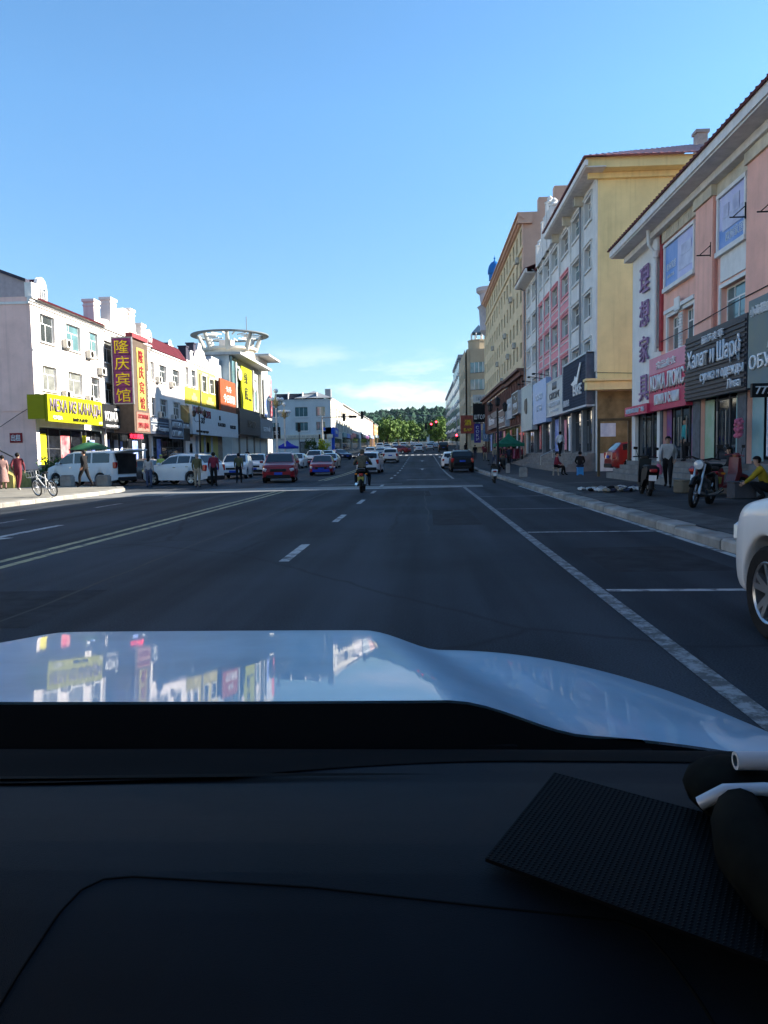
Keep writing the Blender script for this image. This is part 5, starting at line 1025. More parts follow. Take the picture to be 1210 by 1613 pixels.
sign('black sign with white head logo and pale letters on the brown base', 'W', 10.0, 79.9, 85.4, 5.6, 7.8, M_SG_BK, (('MEN', .5, .35, 3.2, .7, M_LT_W, .02), ('◠◡', .5, .75, 2.2, .5, M_LT_W, .02)), depth=.8, frame=M_SG_FR)
sign('dark sign with swirling white lettering on the brown base', 'W', 10.0, 92.2, 102, 4.7, 6.7, mat('aubergine_sign', (.06, .035, .05), rough=.5, var=.2), (('Снежана', .5, .5, 6.0, .9, M_LT_W, .0),), depth=.7, frame=M_SG_FR)
sign('second dark sign with pale lettering further along the brown base', 'W', 10.0, 103, 117, 4.9, 7.1, M_SG_DB, (('Магазин', .5, .5, 8.0, 1.1, M_LT_WH, .0),), depth=.7)
sign('dark sign with white word for curtains facing the traffic', 'S', 127.5, 8.5, 11.2, 6.6, 9.7, M_SG_BK, (('ШТОРЫ', .5, .28, 2.3, .75, M_LT_W, .02),), depth=.4)
sign('white banner with faint grey letters above the curtain shop sign', 'S', 127.5, 8.5, 11.2, 9.85, 11.1, M_SG_WB, (('ТЮЛЬ', .5, .5, 1.9, .6, M_SG_LB, .02),), depth=.2)
sign('purple blue vertical banner hanging below the curtain shop sign', 'S', 126.5, 8.6, 9.7, 3.2, 6.3, mat('violet_banner', (.06, .05, .28), rough=.5, var=.15), (('С\nО\nК\nИ', .5, .5, .5, 2.4, M_LT_W, .01),), depth=.08, name='banner')
sign('light blue vertical banner next to the purple one', 'S', 126.3, 10.0, 10.9, 3.4, 6.3, mat('sky_banner', (.18, .30, .50), rough=.5, var=.2, scale=2), (('U', .5, .25, .4, .6, M_LT_W, .01),), depth=.08, name='banner')

# --- rounded glass-banded corner block with the lantern
def bowed():
    X0, Y = 7.9, 138.0; zb = gz(Y)
    M_BW = mat('warm_grey_render', (.40, .34, .25), rough=.85, var=.08, scale=.5, streak=.12); M_BAND = mat('blue_glass_band', (.10, .20, .24), rough=.1, var=.3, scale=.7, spec=.9)
    t = building('bowed_corner_block', 'warm grey corner block with bowed blue window bands and small roof lantern', X0, Y)
    def arc(v0, v1, off, name, m, parent=None, x0=.9, x1=11):
        mb = MB(); n_ = 14; lo = []
        for i in range(n_+1):
            u = x0+(x1-x0)*i/n_; bow = -1.5*math.sin(pi*(i/n_))-off; lo.append((u, bow))
        pts = [(u, b, v0) for u, b in lo]+[(u, b, v1) for u, b in lo]+[(u, b+.4, v0) for u, b in lo]+[(u, b+.4, v1) for u, b in lo]; k = n_+1
        ff = [(i, i+1, k+i+1, k+i) for i in range(n_)]+[(2*k+i, 3*k+i, 3*k+i+1, 2*k+i+1) for i in range(n_)]+[(k+i, k+i+1, 3*k+i+1, 3*k+i) for i in range(n_)]+[(i, 2*k+i, 2*k+i+1, i+1) for i in range(n_)]
        return mb.add(pts, ff).build(name, m, parent or t)
    bd = MB(); bd.box(.3, 16, .1, 22, zb-.3, 20.0); bd.build('body', M_BW, t)
    arc(17.6, 19.9, .05, 'upper_wall', M_BW)
    for k in range(5):
        z = 16.0-3.0*k; b = arc(z-.2, z+1.6, .0, 'window_band', M_BAND)
        mu_ = MB()
        for i in range(1, 14): u = .9+10.1*i/14; bow = -1.5*math.sin(pi*i/14); mu_.box(u-.05, u+.05, bow-.08, bow+.1, z-.2, z+1.6)
        mu_.build('mullion', M_FRAME, b); arc(z-1.4, z-.22, .06, 'spandrel', M_BW)
    for k in range(4): z = 16.0-3.0*k; arc(z-.3, z-.2, .12, 'dark_ledge', M_FRAME_D)
    W = Wall(t, 'W', X0)
    hs = [(140+4*i, 142+4*i, 6+3*r_, 7.7+3*r_) for i in range(5) for r_ in range(4)]
    W.wall('side_wall', M_BW, Y, Y+22, zb-.3, 20, hs); [W.window(*h, style='H', glass=2, sill=False) for h in hs]
    l_ = MB(); l_.lathe([(1.9, 20.0), (1.9, 21.5), (2.0, 21.55), (2.0, 21.8), (0, 21.85)], 8, (2.6, 2.4, 0)); l_.build('lantern_base', M_BW, t)
    for k in range(8): a = 2*pi*k/8+.39; c = MB(); c.tube([(2.6+1.4*cos(a), 2.4+1.4*sin(a), 21.8), (2.6+1.4*cos(a), 2.4+1.4*sin(a), 23.0)], .14, 6); c.build('lantern_post', M_TRIM, t)
    r_ = MB(); r_.lathe([(1.75, 22.95), (1.75, 23.15), (0, 24.6)], 4, (2.6, 2.4, 0), a0=pi/4, a1=2*pi+pi/4); r_.build('lantern_roof', mat('slate_blue_roof', (.07, .13, .20), rough=.6), t)
    return t
bowed()
sign('rounded brown red sign at the foot of the bowed corner block', 'S', 136.0, 6.9, 9.4, 5.0, 8.2, mat('brown_red_sign', (.20, .05, .04), rough=.5, var=.2), (('酒', .5, .6, 1.2, 1.0, M_LT_Y, .02), ('БАР', .5, .2, 1.4, .5, M_LT_Y, .02)), depth=.8)
# --- flats with stacked glazed bays, then further blocks
def bay_flats(label, x, y0, y1, h, nb, m, glassm, step=0.0, group='far flats along the right pavement'):
    zb = gz(y0); t = building('flats', label, x, y0, 0, group=group); W = Wall(t, 'W', x); nr = int((h-4.5)/2.9)
    W.wall('wall', m, y0, y1, zb-.4, zb+h); S_ = Wall(t, 'S', y0); S_.wall('end_wall', m, x, x+14, zb-.4, zb+h)
    for i in range(nb):
        a = y0+(y1-y0)*(i+.12)/nb; b = y0+(y1-y0)*(i+.72)/nb
        for r_ in range(nr):
            z = zb+4.7+2.9*r_; bay = W.part('bay_window', glassm, [(a, b, z+.55, z+2.2, .004, .8)]); W.part('bay_panel', M_FRAME if (i+r_) % 3 else m, [(a-.04, b+.04, z, z+.545, .004, .84), (a-.04, b+.04, z+2.205, z+2.3, .004, .84)], bay)
        W.part('bay_roof', M_GREYROOF, [(a-.1, b+.1, zb+4.75+2.9*nr, zb+5.4+2.9*nr, -.5, .95)])
    W.part('shop_window', M_SHOP_GL, [(y0+.4, y1-.4, zb+.4, zb+3.2, .004, .05)]); W.part('shop_fascia', M_SG_DB, [(y0+.2, y1-.2, zb+3.21, zb+4.4, .004, .5)])
    r_ = MB(); r_.box(0, 14, 0, y1-y0, zb+h+.002, zb+h+.3); r_.build('roof', M_GREYROOF, t); return t
M_BAYGL = mat('bay_glass', (.10, .16, .22), rough=.1, var=.3, scale=.8, spec=.9)
bay_flats('blue grey flats with stacked glazed bays beyond the bowed block', 8.7, 160.2, 192, 19.5, 6, M_FARW, M_BAYGL)
bay_flats('grey flats with narrow bays in the middle of the far right row', 8.9, 192.3, 228, 18.8, 6, M_GREYW, M_BAYGL)
bay_flats('pale flats nearest the trees in the far right row', 9.2, 228.3, 270, 16.3, 6, M_FARC, M_BAYGL)
# footbridge-like gate and roof at the far end
fg = building('far_gatehouse', 'small pale blue gatehouse far down the road below the trees', -1.0, 405, gz(405)); b = MB(); b.box(-6, 5, 0, 3, 0, .5); b.box(-6, -4.6, 0, 3, .5, 5.5); b.box(3.6, 5, 0, 3, .5, 5.5); b.build('pier', M_FARW, fg); b = MB(); b.box(-7, 6, -.5, 3.5, 5.51, 7.2); b.build('roof', M_FARC, fg)

# ================================================================== vehicles
def paint(name, col, metal=0.0, rough=0.35): return mat('car_paint_'+name, col, rough=rough, metal=metal, var=0.04, scale=1.5, coat=0.45)
P_WHITE = paint('white', (.60, .61, .62)); P_RED = paint('red', (.22, .011, .018)); P_BLACK = mat('car_paint_black', (.007, .007, .008), rough=.4, var=.04, coat=.15); P_NAVY = paint('dark_grey', (.045, .045, .055), .3); P_DRED = paint('maroon', (.14, .02, .025)); P_SILVER = paint('silver', (.42, .43, .44), .5); P_BLUE = paint('blue', (.02, .05, .35)); P_ORED = paint('bright_red', (.22, .015, .014)); P_DBLUE = paint('dark_blue', (.03, .04, .09), .2)
M_CGLASS = mat('car_glass', (.010, .013, .016), rough=.04, var=.2, spec=.6); M_TYRE = mat('tyre_rubber', (.018, .018, .019), rough=.85, var=.2, scale=8); M_RIM = mat('alloy', (.42, .43, .45), rough=.3, metal=.85, var=.1); M_TRIMB = mat('black_trim', (.02, .02, .021), rough=.6, var=.1)
M_HEAD = mat('headlight_lens', (.55, .58, .62), rough=.08, var=.2, scale=6, spec=.9); M_TAIL = mat('tail_light_red', (.40, .008, .012), rough=.15, var=.15, spec=.8); M_PLATE_B = mat('blue_plate', (.03, .08, .40), rough=.4); M_PLATE_Y = mat('yellow_plate', (.34, .30, .08), rough=.4); M_CHROME = mat('chrome', (.6, .61, .62), rough=.12, metal=1.0, var=.05)
_wheel = {}
def wheel_meshes(r, w_, spokes=5, seg=28):
    k = (r, w_, spokes)
    if k in _wheel: return _wheel[k]
    t = MB(); t.lathe([(r*.66, -w_*.46), (r*.9, -w_*.5), (r*.98, -w_*.38), (r, -w_*.2), (r, w_*.2), (r*.98, w_*.38), (r*.9, w_*.5), (r*.66, w_*.46), (r*.64, 0), (r*.66, -w_*.46)], seg, axis='y')
    ty = t.mesh('tyre', M_TYRE, 35)
    m = MB(); m.lathe([(r*.66, w_*.44), (r*.64, w_*.46), (r*.60, w_*.40), (r*.60, -w_*.3), (0, -w_*.3)], seg, axis='y')
    for i in range(spokes):
        a = 2*pi*i/spokes
        for da in (-.16, .16):
            c0, s0 = cos(a+da*.6), sin(a+da*.6); c1, s1 = cos(a+da*1.3), sin(a+da*1.3); h0, h1 = .026*r/.34, .034*r/.34
            p = [(s0*r*.12-h0*c0, w_*.34, c0*r*.12+h0*s0), (s0*r*.12+h0*c0, w_*.34, c0*r*.12-h0*s0), (s1*r*.62+h1*c1*.6, w_*.42, c1*r*.62-h1*s1*.6), (s1*r*.62-h1*c1*.6, w_*.42, c1*r*.62+h1*s1*.6)]
            q = [(x, y-.035, z) for x, y, z in p]; m.add(p+q, [(0, 1, 2, 3), (7, 6, 5, 4), (0, 4, 5, 1), (1, 5, 6, 2), (2, 6, 7, 3), (3, 7, 4, 0)])
    m.lathe([(0, w_*.40), (r*.13, w_*.39), (r*.17, w_*.30), (r*.17, w_*.1)], 14, axis='y')
    rm = m.mesh('rim', M_RIM, 35); d = MB(); d.lathe([(r*.58, -w_*.1), (0, -w_*.1)], 18, axis='y'); dk = d.mesh('brake_disc', M_TRIMB)
    _wheel[k] = (ty, rm, dk); return _wheel[k]
CARS = {
 'suv': dict(L=4.55, W=1.84, H=1.68, r=.355, wb=2.66, fo=.92, sill=.26, belt=[(2.27, .60), (2.22, .86), (2.05, .96), (1.5, 1.05), (1.0, 1.10), (0, 1.12), (-1.4, 1.16), (-2.0, 1.14), (-2.2, 1.05), (-2.27, .70)],
             roof=[(1.05, 1.10), (.25, 1.60), (-.3, 1.68), (-1.2, 1.66), (-1.75, 1.58), (-2.12, 1.14)], win=[(.72, -.33), (-.39, -1.20), (-1.28, -1.72)], wr=.70),
 'hatch': dict(L=4.2, W=1.76, H=1.50, r=.315, wb=2.55, fo=.82, sill=.22, belt=[(2.1, .52), (2.06, .74), (1.9, .82), (1.3, .92), (.9, .96), (0, .98), (-1.3, 1.02), (-1.85, 1.02), (-2.04, .92), (-2.1, .60)],
             roof=[(.95, .96), (.1, 1.44), (-.4, 1.50), (-1.2, 1.46), (-1.6, 1.38), (-1.95, 1.02)], win=[(.6, -.35), (-.41, -1.2), (-1.26, -1.55)], wr=.66),
 'sedan': dict(L=4.65, W=1.80, H=1.46, r=.32, wb=2.70, fo=.90, sill=.2, belt=[(2.32, .52), (2.28, .70), (2.1, .80), (1.4, .90), (1.0, .95), (0, .97), (-1.2, 1.00), (-1.7, 1.02), (-2.2, .98), (-2.32, .60)],
             roof=[(1.0, .95), (.2, 1.40), (-.3, 1.46), (-.8, 1.43), (-1.2, 1.32), (-1.75, 1.02)], win=[(.7, -.32), (-.38, -1.12), (-1.17, -1.4)], wr=.64),
 'van': dict(L=5.12, W=1.92, H=1.93, r=.345, wb=3.2, fo=.88, sill=.26, belt=[(2.56, .58), (2.50, .88), (2.3, 1.02), (1.9, 1.14), (1.65, 1.20), (0, 1.20), (-2.3, 1.22), (-2.5, 1.18), (-2.54, 1.0), (-2.56, .60)],
             roof=[(1.75, 1.18), (.95, 1.80), (.4, 1.92), (-1.8, 1.93), (-2.35, 1.86), (-2.5, 1.20)], win=[(1.35, .42), (.30, -.85), (-.97, -2.15)], wr=.78),
}
def lerp_prof(pr, x):
    pr = sorted(pr)
    if x <= pr[0][0]: return pr[0][1]
    for (a, za), (b, zb) in zip(pr, pr[1:]):
        if a <= x <= b: return za+(zb-za)*(x-a)/(b-a)
    return pr[-1][1]
_carmesh = {}
def car_meshes(kind, fine=False):
    if kind in _carmesh: return _carmesh[kind]
    c = CARS[kind]; L, W_, r = c['L'], c['W']/2, c['r']; xf = L/2-c['fo']; xr = xf-c['wb']; ra = r*1.18; rx0, rx1 = c['roof'][-1][0], c['roof'][0][0]
    xs = {L/2, L/2-.03, L/2-.1, L/2-.25, -L/2, -L/2+.03, -L/2+.1, -L/2+.25}
    for p in c['belt']+c['roof']: xs.add(round(p[0], 3))
    for xa in (xf, xr):
        for k in range(13): xs.add(round(xa+ra*cos(pi*k/12), 3))
        xs |= {round(xa+ra+.002, 3), round(xa-ra-.002, 3)}
    xs |= {round(-L/2+L*i/26, 3) for i in range(27)}
    xs = sorted(x for x in xs if -L/2 <= x <= L/2); ys = [xs[0]]
    for x in xs[1:]:
        if x-ys[-1] > .0015: ys.append(x)
    xs = ys
    def hw(x):
        e = L/2-abs(x); f = 1-.24*max(0, 1-e/.5)**2.2 - (.03 if x > 0 else .015)*max(0, 1-e/1.2); return W_*f
    def ring(x):
        w_ = hw(x); zb = lerp_prof(c['belt'], x); e = L/2-abs(x); zl = c['sill']+.10*max(0, 1-e/.35)
        for xa in (xf, xr):
            if abs(x-xa) < ra: zl = max(zl, r+math.sqrt(ra*ra-(x-xa)**2)*.98)
        z3 = max(.56, zl+.03); z4 = max(zb-.12, z3+.02); z5 = max(zb, z4+.03)
        inr = rx0 <= x <= rx1
        if inr:
            zr = max(lerp_prof(c['roof'], x), z5+.012); g = min(1, max(0, (zr-z5)/(c['H']-1.1+.02)));
            w5 = w_*.955; wr = w5+(W_*c['wr']/.9-w5)*min(1, (zr-z5)/(c['H']-z5+.001))*.95
            pts = [(0, zl), (w_*.84, zl), (w_*.985, zl+.01), (w_, z3), (w_*.99, z4), (w5, z5), (wr, max(zr-.075, z5+.004)), (wr*.88, zr-.012), (wr*.5, zr+.008), (0, zr+.012)]
        else:
            pts = [(0, zl), (w_*.84, zl), (w_*.985, zl+.01), (w_, z3), (w_*.99, z4), (w_*.93, z5), (w_*.84, z5+.018), (w_*.66, z5+.035), (w_*.4, z5+.045), (0, z5+.05)]
        return pts
    R_ = {x: ring(x) for x in xs}; b = MB(); n = len(R_[xs[0]])
    for sgn in (1, -1):
        o_ = len(b.v); b.v += [(x, sgn*y, z) for x in xs for y, z in R_[x]]
        for i in range(len(xs)-1):
            for j in range(n-1):
                a = o_+i*n+j; q = (a, a+1, a+n+1, a+n); b.f.append(q if sgn > 0 else q[::-1]); b.m.append(1 if j < 1 else 0)
        for i, fl in ((0, 1), (len(xs)-1, 0)):
            q = tuple(o_+i*n+j for j in range(n)); b.f.append(q if (fl == 1) == (sgn > 0) else q[::-1]); b.m.append(0)
    me = bpy.data.meshes.new('body'); me.from_pydata(b.v, [], b.f); bm = bmesh.new(); bm.from_mesh(me); bmesh.ops.remove_doubles(bm, verts=bm.verts, dist=.0008); bmesh.ops.recalc_face_normals(bm, faces=bm.faces); bm.to_mesh(me); bm.free()
    me.polygons.foreach_set('use_smooth', [True]*len(me.polygons)); me.set_sharp_from_angle(angle=R(38))
    def surf(x, t, sgn, off):     # point on the side glass, t 0 belt .. 1 rail
        p = ring(x); (y5, z5), (y6, z6) = p[5], p[6]; nrm = Vector((0, z6-z5, -(y6-y5))).normalized() if (z6-z5) > .02 else Vector((0, 1, 0))
        y, z = y5+(y6-y5)*t, z5+(z6-z5)*t; return (x, sgn*(y+nrm.y*off), z+nrm.z*off)
    wins = []
    for a, bb in c['win']:
        for sgn in (1, -1):
            m = MB(); k = 7; row = []
            for i in range(k+1):
                x = a+(bb-a)*i/k
                for t in (.10, .93):
                    for off in (.007, .001): row.append(surf(x, t, sgn, off))
            m.add(row, [f for i in range(k) for f in ((i*4, i*4+2, i*4+6, i*4+4), (i*4, i*4+4, i*4+5, i*4+1), (i*4+2, i*4+3, i*4+7, i*4+6))]); m.add(row[:4], [(0, 1, 3, 2)]); m.add(row[-4:], [(0, 1, 3, 2)])
            wins.append(m.mesh('side_window', M_CGLASS))
    def screen(xa, xb, name):     # windscreen / rear window across the loft
        m = MB(); k = 8; row = []; ss = [-1, -.7, -.35, 0, .35, .7, 1]
        for i in range(k+1):
            x = xa+(xb-xa)*i/k; p = ring(x); d = Vector((ring(x+.01)[9][1]-ring(x-.01)[9][1], 0, .02)).normalized(); sg = 1 if name == 'windscreen' else 1
            for s_ in ss:
                f = abs(s_); ya, za = p[9] if f < .3 else (p[8] if f < .5 else p[7]); yy = p[7][0]*.99*s_; q = [(0, p[9][1]), (p[8][0], p[8][1]), (p[7][0], p[7][1])]; zz = lerp_prof(q, abs(yy))
                row.append((x+(.008 if name == 'windscreen' else -.008), yy, zz+.007))
        w7 = len(ss); m.add(row, [(i*w7+j, i*w7+j+1, (i+1)*w7+j+1, (i+1)*w7+j) for i in range(k) for j in range(w7-1)]); return m.mesh(name, M_CGLASS, 50)
    rf = sorted(c['roof'], reverse=True); ws = screen(rf[0][0]-.06, rf[1][0]-.04, 'windscreen'); rw_ = screen(rf[-1][0]+.04, rf[-2][0]-.02, 'rear_window')
    _carmesh[kind] = (me, wins, ws, rw_); return _carmesh[kind]
def car(label, kind, pt, loc, heading, group=None, plate=M_PLATE_B, roofrails=False, simple=False, cat=None, lower=None, lit_tail=False, z=None, spokes=5, name=None):
    """heading: direction of the nose, radians from +x"""
    c = CARS[kind]; L, W_, r = c['L'], c['W']/2, c['r']; xf = L/2-c['fo']; xr = xf-c['wb']
    zz = gz(loc[1]) if z is None else z; slope = math.atan(gz(loc[1]+1)-gz(loc[1]-1))/2*math.sin(heading) if z is None else 0
    t = thing(name or {'van': 'van'}.get(kind, 'car'), label, cat or {'van': 'van', 'suv': 'car'}.get(kind, 'car'), (loc[0], loc[1], zz), heading, group); t.rotation_euler = (0, -slope, heading)
    me, wins, ws, rwm = car_meshes(kind); key = 'body_'+kind+pt.name
    if key not in _carmesh: q = me.copy(); q.materials.clear(); q.materials.append(pt); q.materials.append(M_TRIMB); _carmesh[key] = q
    link('body', _carmesh[key], t)
    for w_ in wins: link('side_window', w_, t)
    link('windscreen', ws, t); link('rear_window', rwm, t)
    ty, rm, dk = wheel_meshes(r, .22, spokes)
    for x in (xf, xr):
        for s_ in (1, -1):
            o = link('wheel', ty, t, (x, s_*(W_-.125), r), (0, 0, 0 if s_ > 0 else pi)); o.name = 'wheel'; link('rim', rm, o); 
            if not simple: link('brake_disc', dk, o)
    bz = lerp_prof(c['belt'], L/2-.12); rz_ = lerp_prof(c['belt'], -L/2+.14)
    for s_ in (1, -1):
        h = MB(); h.cbox((L/2-.19, s_*W_*.70, bz-.17), .30, .36, .17, rot=Matrix.Rotation(-s_*.42, 3, 'Z') @ Matrix.Rotation(.12, 3, 'Y'), bev=.03); h.build('headlight', M_HEAD, t)
        h = MB(); th = .34 if kind in ('suv', 'van') else .2; h.cbox((-L/2+.13, s_*W_*.80, rz_-.16+(.1 if kind == 'van' else 0)), .2, .22, th, rot=Matrix.Rotation(s_*.25, 3, 'Z'), bev=.03); h.build('tail_light', M_TAIL, t)
        h = MB(); h.cbox((c['win'][0][0]+.08, s_*(W_+.09), lerp_prof(c['belt'], .8)+.05), .12, .2, .14, bev=.03); h.build('mirror', pt, t)
        if not simple:
            for a, bb in c['win'][:2]: h = MB(); h.cbox((bb+.12, s_*(W_+.005), lerp_prof(c['belt'], bb)-.16), .18, .03, .03); h.build('door_handle', M_CHROME, t)
    h = MB(); h.cbox((L/2-.02, 0, bz-.20), .08, W_*.95, .15, bev=.02); h.build('grille', M_TRIMB, t)
    h = MB(); h.cbox((L/2-.06, 0, .36), .16, W_*1.45, .2, bev=.03); h.build('front_bumper', lower or M_TRIMB, t)
    h = MB(); h.cbox((-L/2+.05, 0, .38), .16, W_*1.5, .22, bev=.03); h.build('rear_bumper', lower or M_TRIMB, t)
    for x, s_ in ((L/2+.035, 1), (-L/2-.015, -1)): h = MB(); h.cbox((x, 0, .52 if s_ > 0 else (.86 if kind != 'sedan' else .72)), .025, .44, .14); h.build('number_plate', plate, t)
    if roofrails:
        for s_ in (1, -1): h = MB(); w_ = W_*c['wr']; h.tube([(.3, s_*w_*.95, c['H']-.04), (.1, s_*w_*.95, c['H']+.03), (-1.4, s_*w_*.95, c['H']+.02), (-1.6, s_*w_*.95, c['H']-.06)], .02, 6); h.build('roof_rail', M_STEEL, t)
    return t
H_IN = pi-R(22)        # nose-in to the left shops
van = car('white van with open tailgate parked nose-in beneath the yellow sign', 'van', P_WHITE, (-18.55, 41.9), pi-R(20), z=0.0)
tg = MB(); tg.add([(-2.42, -.8, 1.86), (-2.42, .8, 1.86), (-3.35, .76, 1.98), (-3.35, -.76, 1.98), (-2.42, -.8, 1.80), (-2.42, .8, 1.80), (-3.35, .76, 1.92), (-3.35, -.76, 1.92)], [(0, 1, 2, 3), (7, 6, 5, 4), (0, 4, 5, 1), (1, 5, 6, 2), (2, 6, 7, 3), (3, 7, 4, 0)]); tg.build('tailgate', P_WHITE, van)
oo = MB(); oo.box(-2.60, -2.57, -.72, .72, .66, 1.74); oo.build('cargo_opening', M_SHOP_IN, van)
car('dark grey saloon tucked between the white van and the white SUV', 'sedan', P_NAVY, (-17.6, 47.0), pi-R(24), z=0.0)
car('white SUV with spoked wheels parked side-on, tail towards the road', 'suv', P_WHITE, (-13.1, 41.2), pi-R(24), roofrails=True, z=0.0)
car('white SUV facing the camera right behind the side-on white SUV', 'suv', P_WHITE, (-12.9, 52.6), -pi/2+R(6), roofrails=True)
car('white SUV facing the camera, second in the left queue', 'suv', P_WHITE, (-13.4, 61.0), -pi/2+R(8))
car('dark maroon SUV half hidden behind the red SUV', 'suv', P_DRED, (-12.0, 66.5), -pi/2)
car('red SUV driving towards the camera left of the yellow lines', 'suv', P_RED, (-8.15, 43.6), -pi/2+R(7), roofrails=True)
rbc = car('red and blue taxi driving towards the camera behind the red SUV', 'hatch', P_RED, (-7.5, 57.2), -pi/2+R(4), lower=P_BLUE, cat='taxi', name='taxi')
lb_ = MB(); L_ = 4.2
for s_ in (1, -1): lb_.cbox((0, s_*.865, .46), 3.0, .05, .3, bev=.015)
lb_.cbox((2.0, 0, .52), .2, 1.35, .26, bev=.04); lb_.build('blue_lower_panel', P_BLUE, rbc)
car('white car queueing behind the blue canopy, oncoming', 'hatch', P_WHITE, (-12.7, 77), -pi/2, group='oncoming queue at the junction'); car('white SUV queueing behind the red and blue taxi, oncoming', 'suv', P_WHITE, (-12.0, 85), -pi/2, group='oncoming queue at the junction'); car('silver car last in the oncoming queue left of the taxi', 'hatch', P_SILVER, (-11.8, 95), -pi/2, group='oncoming queue at the junction')
car('silver saloon just behind the red and blue taxi roof', 'sedan', P_SILVER, (-9.2, 76), -pi/2)
car('dark blue saloon crossing near the yellow shrub', 'sedan', P_DBLUE, (-11.6, 107), -pi/2+R(35))
car('white coupe-like SUV just ahead of the motorcycle', 'suv', P_WHITE, (-4.1, 60.5), pi/2-R(2)); car('white SUV with red tail lights further ahead in the left lane', 'suv', P_WHITE, (-3.7, 91), pi/2)
car('black SUV parked at the right kerb behind the white car', 'suv', P_BLACK, (3.05, 60.2), pi/2, roofrails=True); car('white hatchback parked in front of the black SUV at the kerb', 'hatch', P_WHITE, (2.6, 69.5), pi/2)
nc = car('white SUV at the right edge, only its front wheel and wing showing', 'suv', P_WHITE, (3.42, 4.35), pi/2, spokes=5)
for o in nc.children:
    if o.name.startswith('body'): o.modifiers.new('round', 'SUBSURF').levels = 2; o.modifiers['round'].render_levels = 2
car('red SUV parked in the gap below the yellow end wall', 'suv', P_ORED, (12.15, 41.3), R(2), z=.28)
for (x, y, k, p, h, lb) in ((-8.2, 122, 'hatch', P_WHITE, pi/2, 'small white car waiting at the far stop line, left of two'), (-6.4, 119, 'sedan', P_SILVER, pi/2, 'silver car waiting at the far stop line beside the white one'), (-4.2, 140, 'hatch', P_RED, R(150), 'red car turning in the far junction'),
    (-3.6, 158, 'sedan', P_BLACK, pi/2, 'black car just beyond the junction'), (-.6, 150, 'suv', P_WHITE, pi/2, 'white SUV in the middle of the far road'), (1.8, 172, 'suv', P_SILVER, pi/2, 'silver SUV driving away beyond the zebra'), (4.2, 152, 'van', P_BLACK, pi/2, 'black van at the far right kerb under the traffic lights'),
    (-8, 176, 'sedan', P_WHITE, -pi/2, 'white car coming down the far hill, left lane'), (-10.5, 190, 'suv', P_WHITE, -pi/2, 'white SUV parked along the far left houses'), (-5, 205, 'suv', P_WHITE, pi/2, 'white SUV far up the street'), (-1, 215, 'hatch', P_RED, pi/2, 'tiny red car far up the street'), (3.4, 195, 'sedan', P_SILVER, pi/2, 'silver car parked by the far flats'),
    (-8, 228, 'hatch', P_SILVER, -pi/2, 'silver car coming down the far hill'), (2.9, 232, 'suv', P_WHITE, pi/2, 'white SUV parked by the far flats'), (-11, 236, 'sedan', P_BLACK, -pi/2, 'black car parked along the far left houses'), (-3, 250, 'sedan', P_WHITE, pi/2, 'white car near the top of the street')):
    car(lb, k, p, (x, y), h, 'far traffic', simple=True)

# ------------------------------------------------------------------ two-wheelers
M_SEAT = mat('black_vinyl_seat', (.014, .014, .015), rough=.5, var=.1); M_ENG = mat('engine_metal', (.16, .16, .17), rough=.4, metal=.7, var=.25, scale=8); M_BIKEW = mat('white_bike_frame', (.55, .56, .56), rough=.4, var=.1)
def spoked_wheel(parent, x, r, w_=.1, z=None, tyre=None, name='wheel', thin=False, y=0):
    m = MB(); rt = w_/2; m.tube([(r*.9*cos(a), 0, r*.9*sin(a)) for a in [2*pi*k/26 for k in range(26)]], rt if not thin else .02, 8, closed=True); o = m.build(name, M_TYRE, parent, smooth=50); o.location = (x, y, r if z is None else z)
    s_ = MB(); s_.tube([(r*.78*cos(a), 0, r*.78*sin(a)) for a in [2*pi*k/24 for k in range(24)]], .014, 6, closed=True)
    for k in range(12 if thin else 6): a = 2*pi*k/(12 if thin else 6); s_.tube([(.03*cos(a), 0, .03*sin(a)), (r*.78*cos(a), 0, r*.78*sin(a))], .005 if thin else .018, 5)
    s_.lathe([(0, -.06), (.05, -.06), (.05, .06), (0, .06)], 12, axis='y'); s_.build('rim', M_RIM, o, smooth=50); return o
